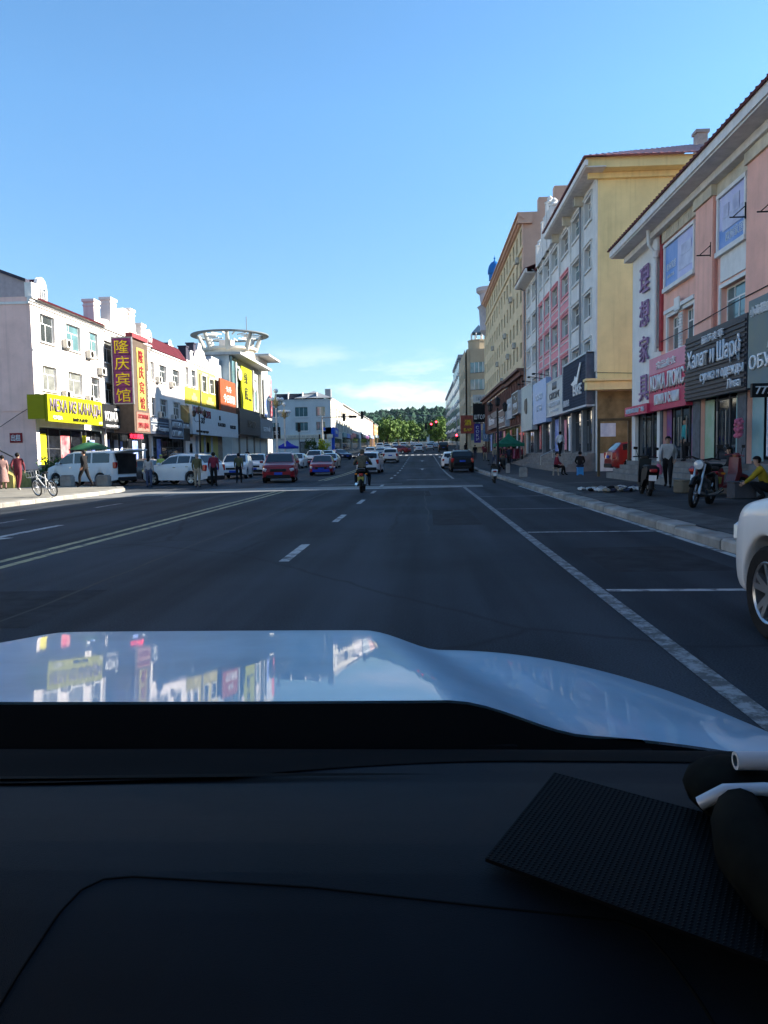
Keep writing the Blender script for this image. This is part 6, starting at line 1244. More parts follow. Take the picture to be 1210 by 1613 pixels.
def motorcycle(label, loc, rz, col, z, plate=None, lean=0.0, crouch=False):
    t = thing('motorcycle', label, 'motorcycle', (loc[0], loc[1], z), rz); t.rotation_euler = (lean, 0, rz)
    spoked_wheel(t, .66, .30, .10); spoked_wheel(t, -.62, .30, .12)
    m = MB(); m.tube([(.42, 0, .88), (.1, 0, .72), (-.3, 0, .68), (-.62, 0, .62)], .03, 8); m.tube([(.42, 0, .84), (.3, 0, .45), (-.1, 0, .30), (-.25, 0, .5)], .028, 8); m.tube([(-.2, .1, .42), (-.62, .1, .30)], .025, 6); m.tube([(-.2, -.1, .42), (-.62, -.1, .30)], .025, 6); m.build('frame', M_TRIMB, t, smooth=40)
    for s_ in (1, -1):
        m = MB(); m.tube([(.66, s_*.09, .30), (.42, s_*.09, .95)], [.032, .024], 8); m.build('fork_leg', M_STEEL, t, smooth=40)
        m = MB(); m.tube([(-.6, s_*.13, .32), (-.42, s_*.13, .68)], .03, 8); m.build('shock_absorber', M_STEEL, t, smooth=40)
        m = MB(); m.tube([(.38, s_*.12, 1.02), (.36, s_*.26, 1.10), (.40, s_*.33, 1.32)], .008, 5); m.cbox((.40, s_*.35, 1.35), .02, .13, .09, bev=.008); m.build('mirror', M_BLACK, t)
        m = MB(); m.cbox((-.72, s_*.2, .72), .06, .09, .05, bev=.01); m.build('indicator', mat('amber_lens', (.6, .2, .02), rough=.2), t)
    m = MB(); m.tube([(.30, -.36, 1.06), (.38, -.2, 1.08), (.42, 0, 1.02), (.38, .2, 1.08), (.30, .36, 1.06)], .018, 8); m.build('handlebar', M_BLACK, t, smooth=40)
    m = MB(); m.ball((.12, 0, .84), .2, 14, 8, sx=1.3, sy=.8, sz=.75); m.build('fuel_tank', col, t, smooth=60)
    m = MB(); m.cbox((-.36, 0, .82), .72, .28, .10, bev=.04); m.build('seat', M_SEAT, t, smooth=40)
    m = MB(); m.cbox((.08, 0, .46), .34, .26, .3, bev=.05); m.tube([(.12, 0, .5), (.3, 0, .68)], .1, 10); m.cbox((.02, 0, .3), .42, .3, .14, bev=.04); m.build('engine', M_ENG, t, smooth=40)
    m = MB(); m.tube([(.25, .12, .42), (.2, .14, .26), (-.3, .17, .26), (-.8, .19, .34)], [.025, .028, .045, .055], 10); m.build('exhaust', M_CHROME, t, smooth=40)
    m = MB(); m.lathe([(.0, .10), (.10, .08), (.115, 0), (.09, -.08), (0, -.1)], 14, (.54, 0, .93), 'x'); m.build('headlamp', M_HEAD, t, smooth=40)
    m = MB(); m.tube([(.66+.36*cos(a), 0, .30+.36*sin(a)) for a in [R(d_) for d_ in (160, 130, 95, 60, 30)]], .055, 8); m.build('front_mudguard', col, t, smooth=50)
    m = MB(); m.tube([(-.62+.37*cos(a), 0, .30+.37*sin(a)) for a in [R(d_) for d_ in (60, 95, 130, 160, 185)]], .075, 8); m.build('rear_mudguard', M_BLACK, t, smooth=50)
    m = MB(); m.cbox((-.83, 0, .70), .06, .16, .09, bev=.02); m.build('tail_light', M_TAIL, t)
    m = MB(); m.cbox((-.97, 0, .54), .015, .24, .16); m.build('number_plate', plate or M_PLATE_Y, t)
    if crouch: m = MB(); m.tube([(-.55, -.14, .9), (-.85, -.14, .92), (-.85, .14, .92), (-.55, .14, .9)], .012, 6); m.build('luggage_rack', M_STEEL, t)
    return t
def scooter(label, loc, rz, col, z, lean=0.0, white=None, small=False):
    t = thing('scooter', label, 'scooter', (loc[0], loc[1], z), rz); t.rotation_euler = (lean, 0, rz); k = .82 if small else 1.0; t.scale = (k, k, k)
    spoked_wheel(t, .62, .24, .10); spoked_wheel(t, -.55, .24, .11)
    m = MB(); m.prism([(.36, .32), (.50, .60), (.44, 1.0), (.36, 1.02), (.34, .62), (.26, .34), (-.10, .28), (-.10, .22), (.3, .22)], 'y', -.17, .17); m.build('front_shield', col, t, smooth=30)
    m = MB(); m.prism([(-.08, .24), (-.06, .60), (-.12, .74), (-.85, .80), (-.95, .72), (-.80, .48), (-.45, .42), (-.2, .24)], 'y', -.16, .16); m.build('rear_body', white or col, t, smooth=30)
    m = MB(); m.cbox((-.42, 0, .80), .74, .28, .10, bev=.04); m.build('seat', M_SEAT, t, smooth=40)
    m = MB(); m.tube([(.62, 0, .24), (.46, 0, .9), (.42, 0, 1.08)], .03, 8); m.build('fork', M_BLACK, t, smooth=40)
    m = MB(); m.tube([(.36, -.34, 1.06), (.42, -.15, 1.08), (.42, .15, 1.08), (.36, .34, 1.06)], .018, 8); m.cbox((.44, 0, 1.06), .14, .22, .14, bev=.04); m.build('handlebar', col, t, smooth=40)
    m = MB(); m.cbox((.52, 0, 1.05), .06, .16, .1, bev=.02); m.build('headlamp', M_HEAD, t)
    m = MB(); m.cbox((-.95, 0, .70), .06, .2, .09, bev=.02); m.build('tail_light', M_TAIL, t)
    m = MB(); m.cbox((-.90, 0, .50), .015, .2, .15); m.build('number_plate', M_LT_W, t)
    m = MB(); m.tube([(-.55+.3*cos(a), 0, .24+.3*sin(a)) for a in [R(d_) for d_ in (40, 80, 120, 160, 190)]], .07, 8); m.build('rear_mudguard', M_BLACK, t, smooth=50)
    m = MB(); m.tube([(.62+.3*cos(a), 0, .24+.3*sin(a)) for a in [R(d_) for d_ in (160, 120, 90, 60, 20)]], .06, 8); m.build('front_mudguard', white or col, t, smooth=50)
    for s_ in (1, -1): m = MB(); m.tube([(.40, s_*.2, 1.08), (.38, s_*.28, 1.28)], .008, 5); m.cbox((.38, s_*.29, 1.31), .02, .12, .08, bev=.008); m.build('mirror', M_BLACK, t)
    return t
motorcycle('motorcycle ridden away from the camera in the left lane', (-2.35, 29.9), pi/2, P_BLACK, 0.0, crouch=True)
motorcycle('black motorcycle parked on the pavement, front wheel to the road', (6.25, 17.4), -R(125), P_BLACK, pave_z(6, 17), lean=-.10)
scooter('black scooter with yellow plate parked beside the pile of clothes', (6.3, 21.9), R(84), P_BLACK, pave_z(6.3, 22), lean=.06)
scooter('small white electric scooter standing at the right kerb', (3.45, 37.0), R(88), P_BLACK, 0.0, white=P_WHITE, small=True)
scooter('red scooter parked against the shop steps', (7.9, 20.6), R(20), P_DRED, pave_z(7.9, 20), lean=.05)
def bicycle(label, loc, rz, z, lean):
    t = thing('bicycle', label, 'bicycle', (loc[0], loc[1], z), rz); t.rotation_euler = (lean, 0, rz)
    spoked_wheel(t, .52, .33, thin=True); spoked_wheel(t, -.52, .33, thin=True)
    m = MB(); [m.tube(p, .02, 7) for p in ([(-.12, 0, .30), (-.22, 0, .82)], [(-.12, 0, .30), (.36, 0, .72)], [(-.20, 0, .66), (.34, 0, .82)], [(-.12, 0, .30), (-.52, 0, .33)], [(-.2, 0, .7), (-.52, 0, .33)])]; m.build('frame', M_BIKEW, t, smooth=40)
    m = MB(); m.tube([(.52, 0, .33), (.37, 0, .72), (.33, 0, .95)], .018, 7); m.build('fork', M_BIKEW, t, smooth=40)
    m = MB(); m.tube([(.15, -.28, 1.03), (.30, -.2, 1.02), (.33, 0, .98), (.30, .2, 1.02), (.15, .28, 1.03)], .014, 7); m.build('handlebar', M_BLACK, t, smooth=40)
    m = MB(); m.cbox((-.25, 0, .88), .26, .15, .06, bev=.025); m.build('saddle', M_SEAT, t, smooth=40)
    m = MB(); [m.tube([(.42, y_, .72), (.78, y_, .72), (.78, y_, .95), (.42, y_, .95), (.42, y_, .72)], .008, 5) for y_ in (-.15, -.05, .05, .15)]; [m.tube([(x_, -.15, z_), (x_, .15, z_)], .008, 5) for x_ in (.42, .6, .78) for z_ in (.72, .95)]; m.build('basket', M_STEEL, t)
    m = MB(); m.lathe([(.09, -.01), (.1, 0), (.09, .01)], 14, (-.12, .04, .30), 'y'); m.tube([(-.12, .06, .30), (-.05, .08, .15)], .012, 5); m.cbox((-.05, .12, .15), .08, .1, .02); m.tube([(-.12, -.06, .30), (-.19, -.08, .45)], .012, 5); m.cbox((-.19, -.12, .45), .08, .1, .02); m.build('crank', M_STEEL, t)
    return t
bicycle('white bicycle with front basket leaning at the sunlit kerb', (-13.45, 26.6), R(146), .145, -.18)

# ================================================================== people
M_SKIN = mat('skin', (.42, .25, .18), rough=.55, var=.06); M_HAIR = mat('dark_hair', (.012, .010, .009), rough=.6, var=.2, scale=20); M_HAIRG = mat('grey_hair', (.25, .24, .23), rough=.7, var=.2, scale=20); M_SHOE = mat('black_shoe', (.015, .014, .014), rough=.5, var=.1); M_SHOEW = mat('pale_shoe', (.5, .48, .45), rough=.6, var=.1)
def cloth(name, c): return mat('cloth_'+name, c, rough=.9, var=.12, scale=6, bump=.15, bscale=30)
def person(label, loc, rz, z, top, legs, pose='stand', h=1.68, hair=M_HAIR, shoe=M_SHOE, skirt=False, long_hair=False, hat=None, flip=1, group=None):
    """one continuous skinned body; forward is +x before rotation"""
    s = h/1.70; J = {}; f = flip
    J['pel'] = (0, 0, .93); J['wai'] = (.0, 0, 1.10); J['che'] = (.02, 0, 1.30); J['nk'] = (.01, 0, 1.45); J['hd'] = (.03, 0, 1.56); J['ht'] = (.02, 0, 1.66)
    for k, sg in (('l', 1), ('r', -1)):
        J['sh'+k] = (.0, sg*.17, 1.38); J['el'+k] = (-.03, sg*.23, 1.12); J['wr'+k] = (.05, sg*.23, .88); J['ha'+k] = (.08, sg*.22, .80)
        J['hi'+k] = (0, sg*.09, .90); J['kn'+k] = (.02, sg*.10, .49); J['an'+k] = (-.02, sg*.10, .09); J['to'+k] = (.13, sg*.12, .035)
    if pose == 'walk':
        for k, a in (('l', f), ('r', -f)):
            J['kn'+k] = (.16*a+.04, J['kn'+k][1], .50); J['an'+k] = (.26*a-.06, J['an'+k][1], .10 if a > 0 else .14); J['to'+k] = (.26*a+.09, J['to'+k][1], .04 if a > 0 else .05)
            J['el'+k] = (-.13*a-.02, J['el'+k][1], 1.13); J['wr'+k] = (-.10*a+.08, J['wr'+k][1], .92); J['ha'+k] = (-.08*a+.13, J['wr'+k][1]*.95, .85)
    if pose in ('sit', 'crouch', 'ride'):
        dz = {'sit': -.42, 'crouch': -.62, 'ride': -.06}[pose]; lean = {'sit': .06, 'crouch': .25, 'ride': .20}[pose]
        for q in ('pel', 'wai', 'che', 'nk', 'hd', 'ht', 'shl', 'shr', 'ell', 'elr', 'wrl', 'wrr', 'hal', 'har', 'hil', 'hir'):
            p = J[q]; J[q] = (p[0]+lean*max(0, (p[2]-.93))/.7, p[1], p[2]+dz)
        for k, sg in (('l', 1), ('r', -1)):
            if pose == 'sit': J['kn'+k] = (.42, sg*.12, .50); J['an'+k] = (.42+.06*sg, sg*.13, .09); J['to'+k] = (.57+.06*sg, sg*.14, .04); J['el'+k] = (.10, sg*.24, .74); J['wr'+k] = (.30, sg*.16, .62); J['ha'+k] = (.37, sg*.10, .60)
            if pose == 'crouch': J['kn'+k] = (.36, sg*.16, .42); J['an'+k] = (.05, sg*.14, .09); J['to'+k] = (.2, sg*.15, .04); J['el'+k] = (.34, sg*.26, .55); J['wr'+k] = (.5, sg*.14, .42); J['ha'+k] = (.56, sg*.1, .38)
            if pose == 'ride': J['kn'+k] = (.38, sg*.26, .62); J['an'+k] = (.10, sg*.26, .30); J['to'+k] = (.26, sg*.28, .25); J['el'+k] = (.34, sg*.33, 1.08); J['wr'+k] = (.58, sg*.34, 1.08); J['ha'+k] = (.66, sg*.33, 1.07)
    rad = dict(pel=(.135, .155), wai=(.115, .135), che=(.125, .165), nk=(.058, .058), hd=(.088, .080), ht=(.062, .058))
    for k in 'lr': rad.update({'sh'+k: (.068, .068), 'el'+k: (.046, .046), 'wr'+k: (.034, .03), 'ha'+k: (.040, .026), 'hi'+k: (.10, .10), 'kn'+k: (.066, .066), 'an'+k: (.046, .046), 'to'+k: (.034, .042)})
    edges = [('pel', 'wai', 't'), ('wai', 'che', 't'), ('che', 'nk', 't'), ('nk', 'hd', 's'), ('hd', 'ht', 's')]
    for k in 'lr': edges += [('che', 'sh'+k, 't'), ('sh'+k, 'el'+k, 't'), ('el'+k, 'wr'+k, 't'), ('wr'+k, 'ha'+k, 's'), ('pel', 'hi'+k, 'l'), ('hi'+k, 'kn'+k, 'l'), ('kn'+k, 'an'+k, 'l'), ('an'+k, 'to'+k, 'f')]
    names = list(J); me = bpy.data.meshes.new('person'); me.from_pydata([Vector(J[n])*s for n in names], [(names.index(a), names.index(b)) for a, b, _ in edges], [])
    o = bpy.data.objects.new('person', me); COL.objects.link(o); md = o.modifiers.new('skin', 'SKIN'); md.use_smooth_shade = True
    fat = 1.10 if pose != 'ride' else 1.25
    for i, n in enumerate(names):
        sv = me.skin_vertices[0].data[i]; rr = rad[n]; q = fat if n in ('pel', 'wai', 'che', 'shl', 'shr', 'ell', 'elr', 'hil', 'hir', 'knl', 'knr') else 1.0; sv.radius = (rr[0]*s*q, rr[1]*s*q); sv.use_root = (n == 'pel')
    sub = o.modifiers.new('sub', 'SUBSURF'); sub.levels = 2; sub.render_levels = 2
    bpy.context.view_layer.update(); ev = bpy.data.meshes.new_from_object(o.evaluated_get(bpy.context.evaluated_depsgraph_get()))
    bpy.data.objects.remove(o); ev.materials.clear()
    for m in (top, legs, M_SKIN, shoe): ev.materials.append(m)
    seg = [(Vector(J[a])*s, Vector(J[b])*s, {'t': 0, 'l': 1, 's': 2, 'f': 3}[c]) for a, b, c in edges]
    for p in ev.polygons:
        c = p.center; best = None
        for a, b, k in seg:
            ab = b-a; t_ = max(0, min(1, (c-a).dot(ab)/ab.dot(ab))); d = (c-(a+ab*t_)).length
            if best is None or d < best[0]: best = (d, k)
        p.material_index = best[1]; p.use_smooth = True
    body = link('person', ev, None, (loc[0], loc[1], z), (0, 0, rz)); tag(body, label, 'person', group)
    H_ = Vector(J['hd'])*s; hm = MB(); c = H_+Vector((-.018, 0, .045))*s
    hm.ball(tuple(c), .108*s, 14, 9, sx=1.0, sy=.93, sz=.98)
    hm.f = [q for q in hm.f if sum(hm.v[i][2] for i in q)/len(q) > H_.z+(-.06 if sum(hm.v[i][0] for i in q)/len(q) < H_.x-.02 else .055)*s]; hm.m = [0]*len(hm.f)
    if long_hair: hm.ball((H_.x-.07*s, 0, H_.z-.10*s), .09*s, 10, 7, sx=.7, sz=1.5)
    hm.build('hair', hat or hair, body, smooth=60)
    fc = MB(); fc.ball((H_.x+.092*s, 0, H_.z-.005*s), .016*s, 8, 5, sz=1.5); fc.build('nose', M_SKIN, body, smooth=60)
    ey = MB(); [ey.ball((H_.x+.080*s, sg*.032*s, H_.z+.022*s), .011*s, 7, 5) for sg in (1, -1)]; ey.build('eyes', M_BLACK, body)
    er = MB(); [er.ball((H_.x, sg*.082*s, H_.z+.005*s), .022*s, 7, 5, sy=.4, sz=1.3) for sg in (1, -1)]; er.build('ears', M_SKIN, body, smooth=60)
    for k, sg in (('l', 1), ('r', -1)):       # fingers
        a = Vector(J['ha'+k])*s; d = (Vector(J['ha'+k])-Vector(J['wr'+k])).normalized(); fm = MB(); sidev = d.cross(Vector((0, 1, 0))); sidev = sidev.normalized() if sidev.length > .1 else Vector((1, 0, 0))
        for i, ln in enumerate((.060, .068, .062, .050)):
            b0 = a+sidev*(.024-.016*i)*s+d*.012*s; fm.tube([b0, b0+d*ln*.55*s, b0+d*ln*s-Vector((0, sg*.014*s, 0))], [.009*s, .008*s, .006*s], 5)
        b0 = a+sidev*.030*s-d*.02*s; fm.tube([b0, b0+sidev*.026*s+d*.02*s, b0+sidev*.03*s+d*.045*s], [.010*s, .009*s, .006*s], 5); fm.build('fingers', M_SKIN, body, smooth=60)
    if skirt:
        sk = MB(); pz = J['wai'][2]*s; sk.lathe([(.15*s, pz), (.20*s, pz-.2*s), (.25*s, pz-.55*s), (.27*s, pz-.72*s), (.25*s, pz-.72*s)], 16); sk.build('skirt', top, body, smooth=50)
    return body
C_MAROON = cloth('maroon', (.13, .03, .04)); C_BLACK = cloth('black', (.015, .015, .017)); C_NAVY = cloth('navy', (.03, .035, .06)); C_GREY = cloth('grey', (.34, .34, .34)); C_BEIGE = cloth('beige', (.30, .26, .20)); C_JEAN = cloth('denim', (.06, .08, .14)); C_OLIVE = cloth('olive', (.09, .09, .05)); C_DRED = cloth('dark_red', (.20, .03, .05)); C_YEL = cloth('mustard', (.34, .23, .02)); C_WHITE = cloth('white', (.60, .60, .60)); C_TEAL = cloth('teal', (.05, .30, .30)); C_PINK = cloth('pink', (.50, .14, .22)); C_FLOR = cloth('floral', (.25, .15, .14)); C_LIME = cloth('lime', (.45, .50, .12)); C_CAMO = mat('camouflage', (.12, .105, .075), rough=.9, var=.3, scale=9, col2=(.05, .045, .035))
PZL = .147
person('person in maroon outfit walking along the left pavement', (-17.6, 32.4), R(100), PZL, C_MAROON, C_MAROON, 'walk', 1.66, shoe=M_SHOEW)
person('person in patterned clothes beside the maroon one at the left edge', (-19.3, 34.2), R(120), PZL, C_FLOR, C_FLOR, 'stand', 1.58, skirt=True)
person('person in black with dark cap walking past the white van', (-15.9, 35.2), R(170), PZL, C_BLACK, C_BLACK, 'walk', 1.76, hat=M_BLACK)
person('woman-sized figure in grey top and jeans in front of the white SUV bonnet', (-13.7, 37.6), R(95), 0, C_GREY, C_JEAN, 'stand', 1.62, long_hair=True)
person('person in lime vest standing by the shops behind the white SUV', (-15.8, 45.5), R(-60), 0, C_LIME, C_NAVY, 'stand', 1.7, hat=C_LIME)
person('grey-haired person in olive jacket with pale trousers at the tail of the SUV', (-11.0, 36.8), R(85), 0, C_OLIVE, C_BEIGE, 'stand', 1.66, hair=M_HAIRG)
person('person in dark red jacket beside the grey-haired one', (-10.4, 37.6), R(95), 0, C_DRED, C_BLACK, 'stand', 1.72)
person('person in brown vest and black trousers walking across the road', (-10.2, 42.0), R(100), 0, C_OLIVE, C_BLACK, 'walk', 1.68, flip=-1)
person('rider in hooded camouflage jacket on the moving motorcycle', (-2.35, 29.68), R(90), 0.0, C_CAMO, C_BLACK, 'ride', 1.72, hat=C_CAMO)
wm = person('person in grey jumper and black trousers walking with a pink bag', (8.0, 25.3), R(-115), pave_z(8, 25.3), C_GREY, C_BLACK, 'walk', 1.68)
person('seated person in dark red top on a pale stool', (7.1, 41.0), R(-25), pave_z(7, 41), C_DRED, C_BLACK, 'sit', 1.64)
person('person in black seated on a blue stool, back to the camera', (8.25, 40.4), R(80), pave_z(8.2, 40), C_BLACK, C_NAVY, 'sit', 1.66)
person('person in black sitting on the shop steps behind the red scooter', (9.0, 22.7), R(165), .24, C_BLACK, C_BLACK, 'sit', 1.66, long_hair=True)
person('person in mustard jacket crouching at the right edge by the boxes', (8.25, 18.7), R(160), pave_z(8.2, 18.7), C_YEL, C_BLACK, 'crouch', 1.64)
person('person in teal top standing inside the leather shop door', (9.85, ky(31.6)), R(180), .98, C_TEAL, C_BLACK, 'stand', 1.62)
person('man with white shirt going up the sports shop steps', (9.2, 51.5), R(60), 1.1, C_WHITE, C_BLACK, 'walk', 1.7)
person('person in black beside the green canopy stall, near the lamp post', (8.0, 78.0), R(200), pave_z(8, 78), C_BLACK, C_BLACK, 'stand', 1.72)
person('person in maroon top on the pavement beyond the parked black SUV', (6.8, 83), R(-80), pave_z(6.8, 83), C_MAROON, C_BEIGE, 'walk', 1.66)
person('person in pink browsing at the canopy stall', (8.9, 74.5), R(90), pave_z(8.9, 74), C_PINK, C_NAVY, 'stand', 1.62)
person('pale-haired person in red at the near end of the canopy stall', (9.3, 71.5), R(170), pave_z(9, 71), C_DRED, C_BLACK, 'stand', 1.66, hair=M_HAIRG)
person('distant person in black crossing near the far stop line', (6.9, 122), R(90), gz(122)+.16, C_BLACK, C_BLACK, 'walk', 1.7)
for (x, y, r_, tp, lg, ps, hh, lb) in ((7.5, 66.5, 80, C_NAVY, C_BLACK, 'walk', 1.70, 'person in navy walking away between lamp post and canopy'), (6.6, 70.0, -70, C_BEIGE, C_JEAN, 'walk', 1.66, 'person in beige walking towards the camera before the canopy'), (8.6, 76.5, 190, C_WHITE, C_BLACK, 'stand', 1.60, 'person in white behind the canopy stall'), (7.3, 72.4, 20, C_MAROON, C_BLACK, 'crouch', 1.62, 'person in maroon crouching beside the canopy stall'), (6.2, 90.0, 85, C_BLACK, C_NAVY, 'walk', 1.72, 'person in black far along the pavement past the canopy'), (7.8, 97.0, -95, C_DRED, C_BLACK, 'walk', 1.68, 'person in red far along the pavement near the brown base'), (-20.6, 57.5, 10, C_PINK, C_BLACK, 'stand', 1.62, 'person in pink outside the hotel shops'), (-20.9, 72.0, -30, C_GREY, C_NAVY, 'walk', 1.7, 'person in grey passing the pharmacy'), (-20.3, 88.0, -80, C_BLACK, C_BLACK, 'walk', 1.7, 'person in black below the long white sign')):
    person(lb, (x, y), R(r_), (pave_z(x, y) if x > 0 else gz(y)+(.14 if y > 66 else 0.0)), tp, lg, ps, hh)
scooter('dark scooter parked on the pavement past the lamp post', (6.0, 58.0), R(70), P_BLACK, pave_z(6, 58)); scooter('red scooter parked behind the dark one on the pavement', (6.4, 62.0), R(75), P_RED, pave_z(6.4, 62))
# things they use
def bag(label, loc, m, sz=1.0):
    t = thing('shopping_bag', label, 'bag', loc); b = MB(); b.lathe([(0, 0), (.11*sz, .02), (.14*sz, .14*sz), (.11*sz, .30*sz), (.05*sz, .38*sz)], 10); b.build('sack', m, t, smooth=60); h = MB(); h.tube([(-.05*sz, 0, .36*sz), (-.02*sz, 0, .47*sz), (.02*sz, 0, .47*sz), (.05*sz, 0, .36*sz)], .008, 5); h.build('handle', m, t); return t
bag('pink plastic bag in the walking person\'s hand', (7.72, 25.36, .62), C_PINK, .95)
def stool(label, loc, m, z, hh=.44, round_=False):
    t = thing('stool', label, 'stool', (loc[0], loc[1], z)); b = MB()
    if round_: b.lathe([(0, hh-.04), (.17, hh-.04), (.18, hh-.01), (0, hh)], 16)
    else: b.cbox((0, 0, hh-.02), .34, .30, .04, bev=.012)
    b.build('seat', m, t)
    for sx in (1, -1):
        for sy in (1, -1): l_ = MB(); l_.tube([(sx*.14, sy*.12, 0), (sx*.11, sy*.09, hh-.04)], .022, 6); l_.build('leg', m, t)
    return t
stool('pale wooden stool under the person in the dark red top', (7.1, 41.0), mat('pale_wood', (.36, .32, .26), rough=.8, var=.2, scale=8), pave_z(7, 41), .42)
st = stool('bright blue plastic stool under the person in black', (8.25, 40.4), mat('blue_plastic', (.05, .28, .62), rough=.4), pave_z(8.2, 40), .42); sk = MB(); sk.box(-.15, .15, -.135, -.125, .05, .39); sk.box(-.15, -.14, -.12, .12, .05, .39); sk.build('side_panel', MATS['blue_plastic'], st)

# ================================================================== street furniture
def bollard(label, loc, z, sz=(.42, .42, .46)):
    t = thing('stone_block', label, 'bollard', (loc[0], loc[1], z), random.uniform(-.2, .2), 'stone blocks along the pavement edges'); b = MB(); b.cbox((0, 0, sz[2]/2), sz[0], sz[1], sz[2], bev=.03); b.build('block', M_KERB, t); b = MB(); b.cbox((0, 0, sz[2]+.03), sz[0]*.86, sz[1]*.86, .06, bev=.02); b.build('cap', M_KERB, t)
bollard('stone block in front of the white van bonnet', (-17.7, 37.2), .147, (.6, .4, .5)); bollard('stone block in front of the white van rear wheel', (-15.5, 36.4), .147, (.6, .4, .5))
bollard('stone block on the right pavement, nearer of two by the kerb', (5.2, 39.7), pave_z(5.2, 39.7)); bollard('pale narrow stone block further along the right kerb', (5.35, 48), pave_z(5.3, 48), (.26, .26, .55))
M_LAMPW = mat('white_lamp_post', (.62, .62, .60), rough=.5, var=.08); M_GLOBE = mat('opal_globe', (.80, .82, .82), rough=.25, var=.03); M_GOLD = mat('gilded_scroll', (.50, .42, .22), rough=.4, metal=.3, var=.2)
def globe_lamp(label, x, y, h):
    z0 = gz(y)+.14; t = thing('street_lamp', label, 'street lamp', (x, y, z0), 0, 'white globe street lamps')
    p = MB(); p.lathe([(.22, 0), (.22, .5), (.13, .7), (.11, h*.7), (.09, h-.6), (.05, h)], 12); p.build('pole', M_LAMPW, t, smooth=40)
    for k in range(6):
        a = 2*pi*k/6; m = MB(); m.tube([(0, 0, h-1.3), (.35*cos(a), .35*sin(a), h-1.45), (.62*cos(a), .62*sin(a), h-1.25), (.65*cos(a), .65*sin(a), h-.95)], .045, 6); m.build('scroll_arm', M_GOLD, t, smooth=40)
        g_ = MB(); g_.ball((.65*cos(a), .65*sin(a), h-.75), .22, 12, 8); g_.build('globe', M_GLOBE, t, smooth=60)
    g_ = MB(); g_.ball((0, 0, h+.2), .26, 12, 8); g_.build('globe', M_GLOBE, t, smooth=60); b = MB(); b.lathe([(.1, h-1.7), (.3, h-1.2), (.32, h-.9), (.1, h-.5)], 12); b.build('collar', M_GOLD, t, smooth=40); return t
la = globe_lamp('nearer white street lamp with a cluster of globes beside the tower building', -16.2, 85, 8.0); globe_lamp('second white globe lamp just right of the nearer one', -18.0, 100, 7.2)
b = MB(); b.box(-.4, .4, -.06, .06, 2.9, 4.2); o = b.build('advert_panel', M_SG_BK, la); o = text_mesh('SK', .5, .4, .02, .02, M_LT_W); link('lettering', o, la, (0, -.062, 3.55))
def lantern(label, x, y, h):
    z0 = pave_z(x, y); t = thing('street_lamp', label, 'street lamp', (x, y, z0)); M_I = mat('black_iron', (.02, .022, .024), rough=.5, var=.2)
    p = MB(); p.lathe([(.16, 0), (.16, .35), (.09, .5), (.07, h*.6), (.055, h-.3)], 10); p.build('pole', M_I, t, smooth=40)
    for sx, sy in ((1, 0), (-1, 0), (0, 0)):
        zz = h-.55 if sx else h-.2; xx = sx*.48; 
        if sx: m = MB(); m.tube([(0, 0, h-.9), (xx*.6, 0, h-1.0), (xx, 0, h-.8), (xx, 0, h-.58)], .022, 6); m.build('arm', M_I, t)
        g_ = MB(); g_.lathe([(.06, zz), (.14, zz+.08), (.17, zz+.42), (.19, zz+.45), (.03, zz+.62), (0, zz+.7)], 6, (xx, 0, 0)); g_.build('lantern', M_I, t)
        g_ = MB(); g_.lathe([(.135, zz+.1), (.162, zz+.40)], 6, (xx, 0, 0), a0=.1, a1=2*pi+.1); g_.build('lantern_pane', M_GL[1], t)
    return t
lantern('dark iron lamp post with lanterns on the right pavement before the canopy', 4.95, 50.3, 4.5); lantern('old iron lantern post in front of the pharmacy sign', -19.8, 67.5, 5.4)
M_SIG = mat('signal_housing', (.015, .016, .018), rough=.5); M_REDL = mat('red_signal', (1.0, .03, .05), emit=5.0, var=.02); M_OFF = mat('dark_lens', (.03, .03, .03), rough=.2)
def signal(parent, x, y, z, lit=None, face=-1, horiz=False, n=3):
    m = MB(); w_, h_ = (.42, 1.25) if not horiz else (1.25, .42); m.cbox((x, y, z), w_, .25, h_, bev=.04); o = m.build('signal_head', M_SIG, parent)
    for k in range(n):
        dz = .38-.38*k; q = MB(); c = (x, y+face*.14, z+dz) if not horiz else (x+dz, y+face*.14, z); q.lathe([(0, -.02), (.15, 0), (.16, .02), (.14, .03)], 14, c, 'y'); q.build('lens', M_REDL if lit == k else M_OFF, o)
def mast(label, x, y, h, reach, heads, group='traffic light masts at the junction'):
    t = thing('traffic_light', label, 'traffic light', (x, y, gz(y)+.1), 0, group)
    p = MB(); p.lathe([(.2, 0), (.17, .3), (.12, .4), (.10, h)], 10); p.build('pole', M_GREYM, t, smooth=40); a = MB(); a.tube([(0, 0, h-.2), (reach, 0, h+.05)], [.08, .05], 8); a.build('arm', M_GREYM, t, smooth=40)
    for hd in heads: signal(t, *hd[:3], lit=hd[3], face=hd[4] if len(hd) > 4 else -1, horiz=hd[5] if len(hd) > 5 else False)
    return t
ml = mast('traffic light mast reaching over the road from the left corner', -15.9, 122, 6.4, 6.9, ((3.5, 0, 6.2, None, 1), (6.4, 0, 6.5, None, 1), (4.95, 0, 6.3, None, 1, True)))
p_ = MB(); p_.cbox((-.5, .3, 3.2), .3, .2, .8, bev=.03); p_.cbox((.5, .3, 3.2), .3, .2, .8, bev=.03); p_.build('pedestrian_signal', M_SIG, ml)
mast('traffic light mast with two red lights from the far right corner', 6.7, 146, 6.9, -9.7, ((-5.9, 0, 4.9, None), (-4.9, 0, 4.9, 0), (-3.95, 0, 5.3, 0)))
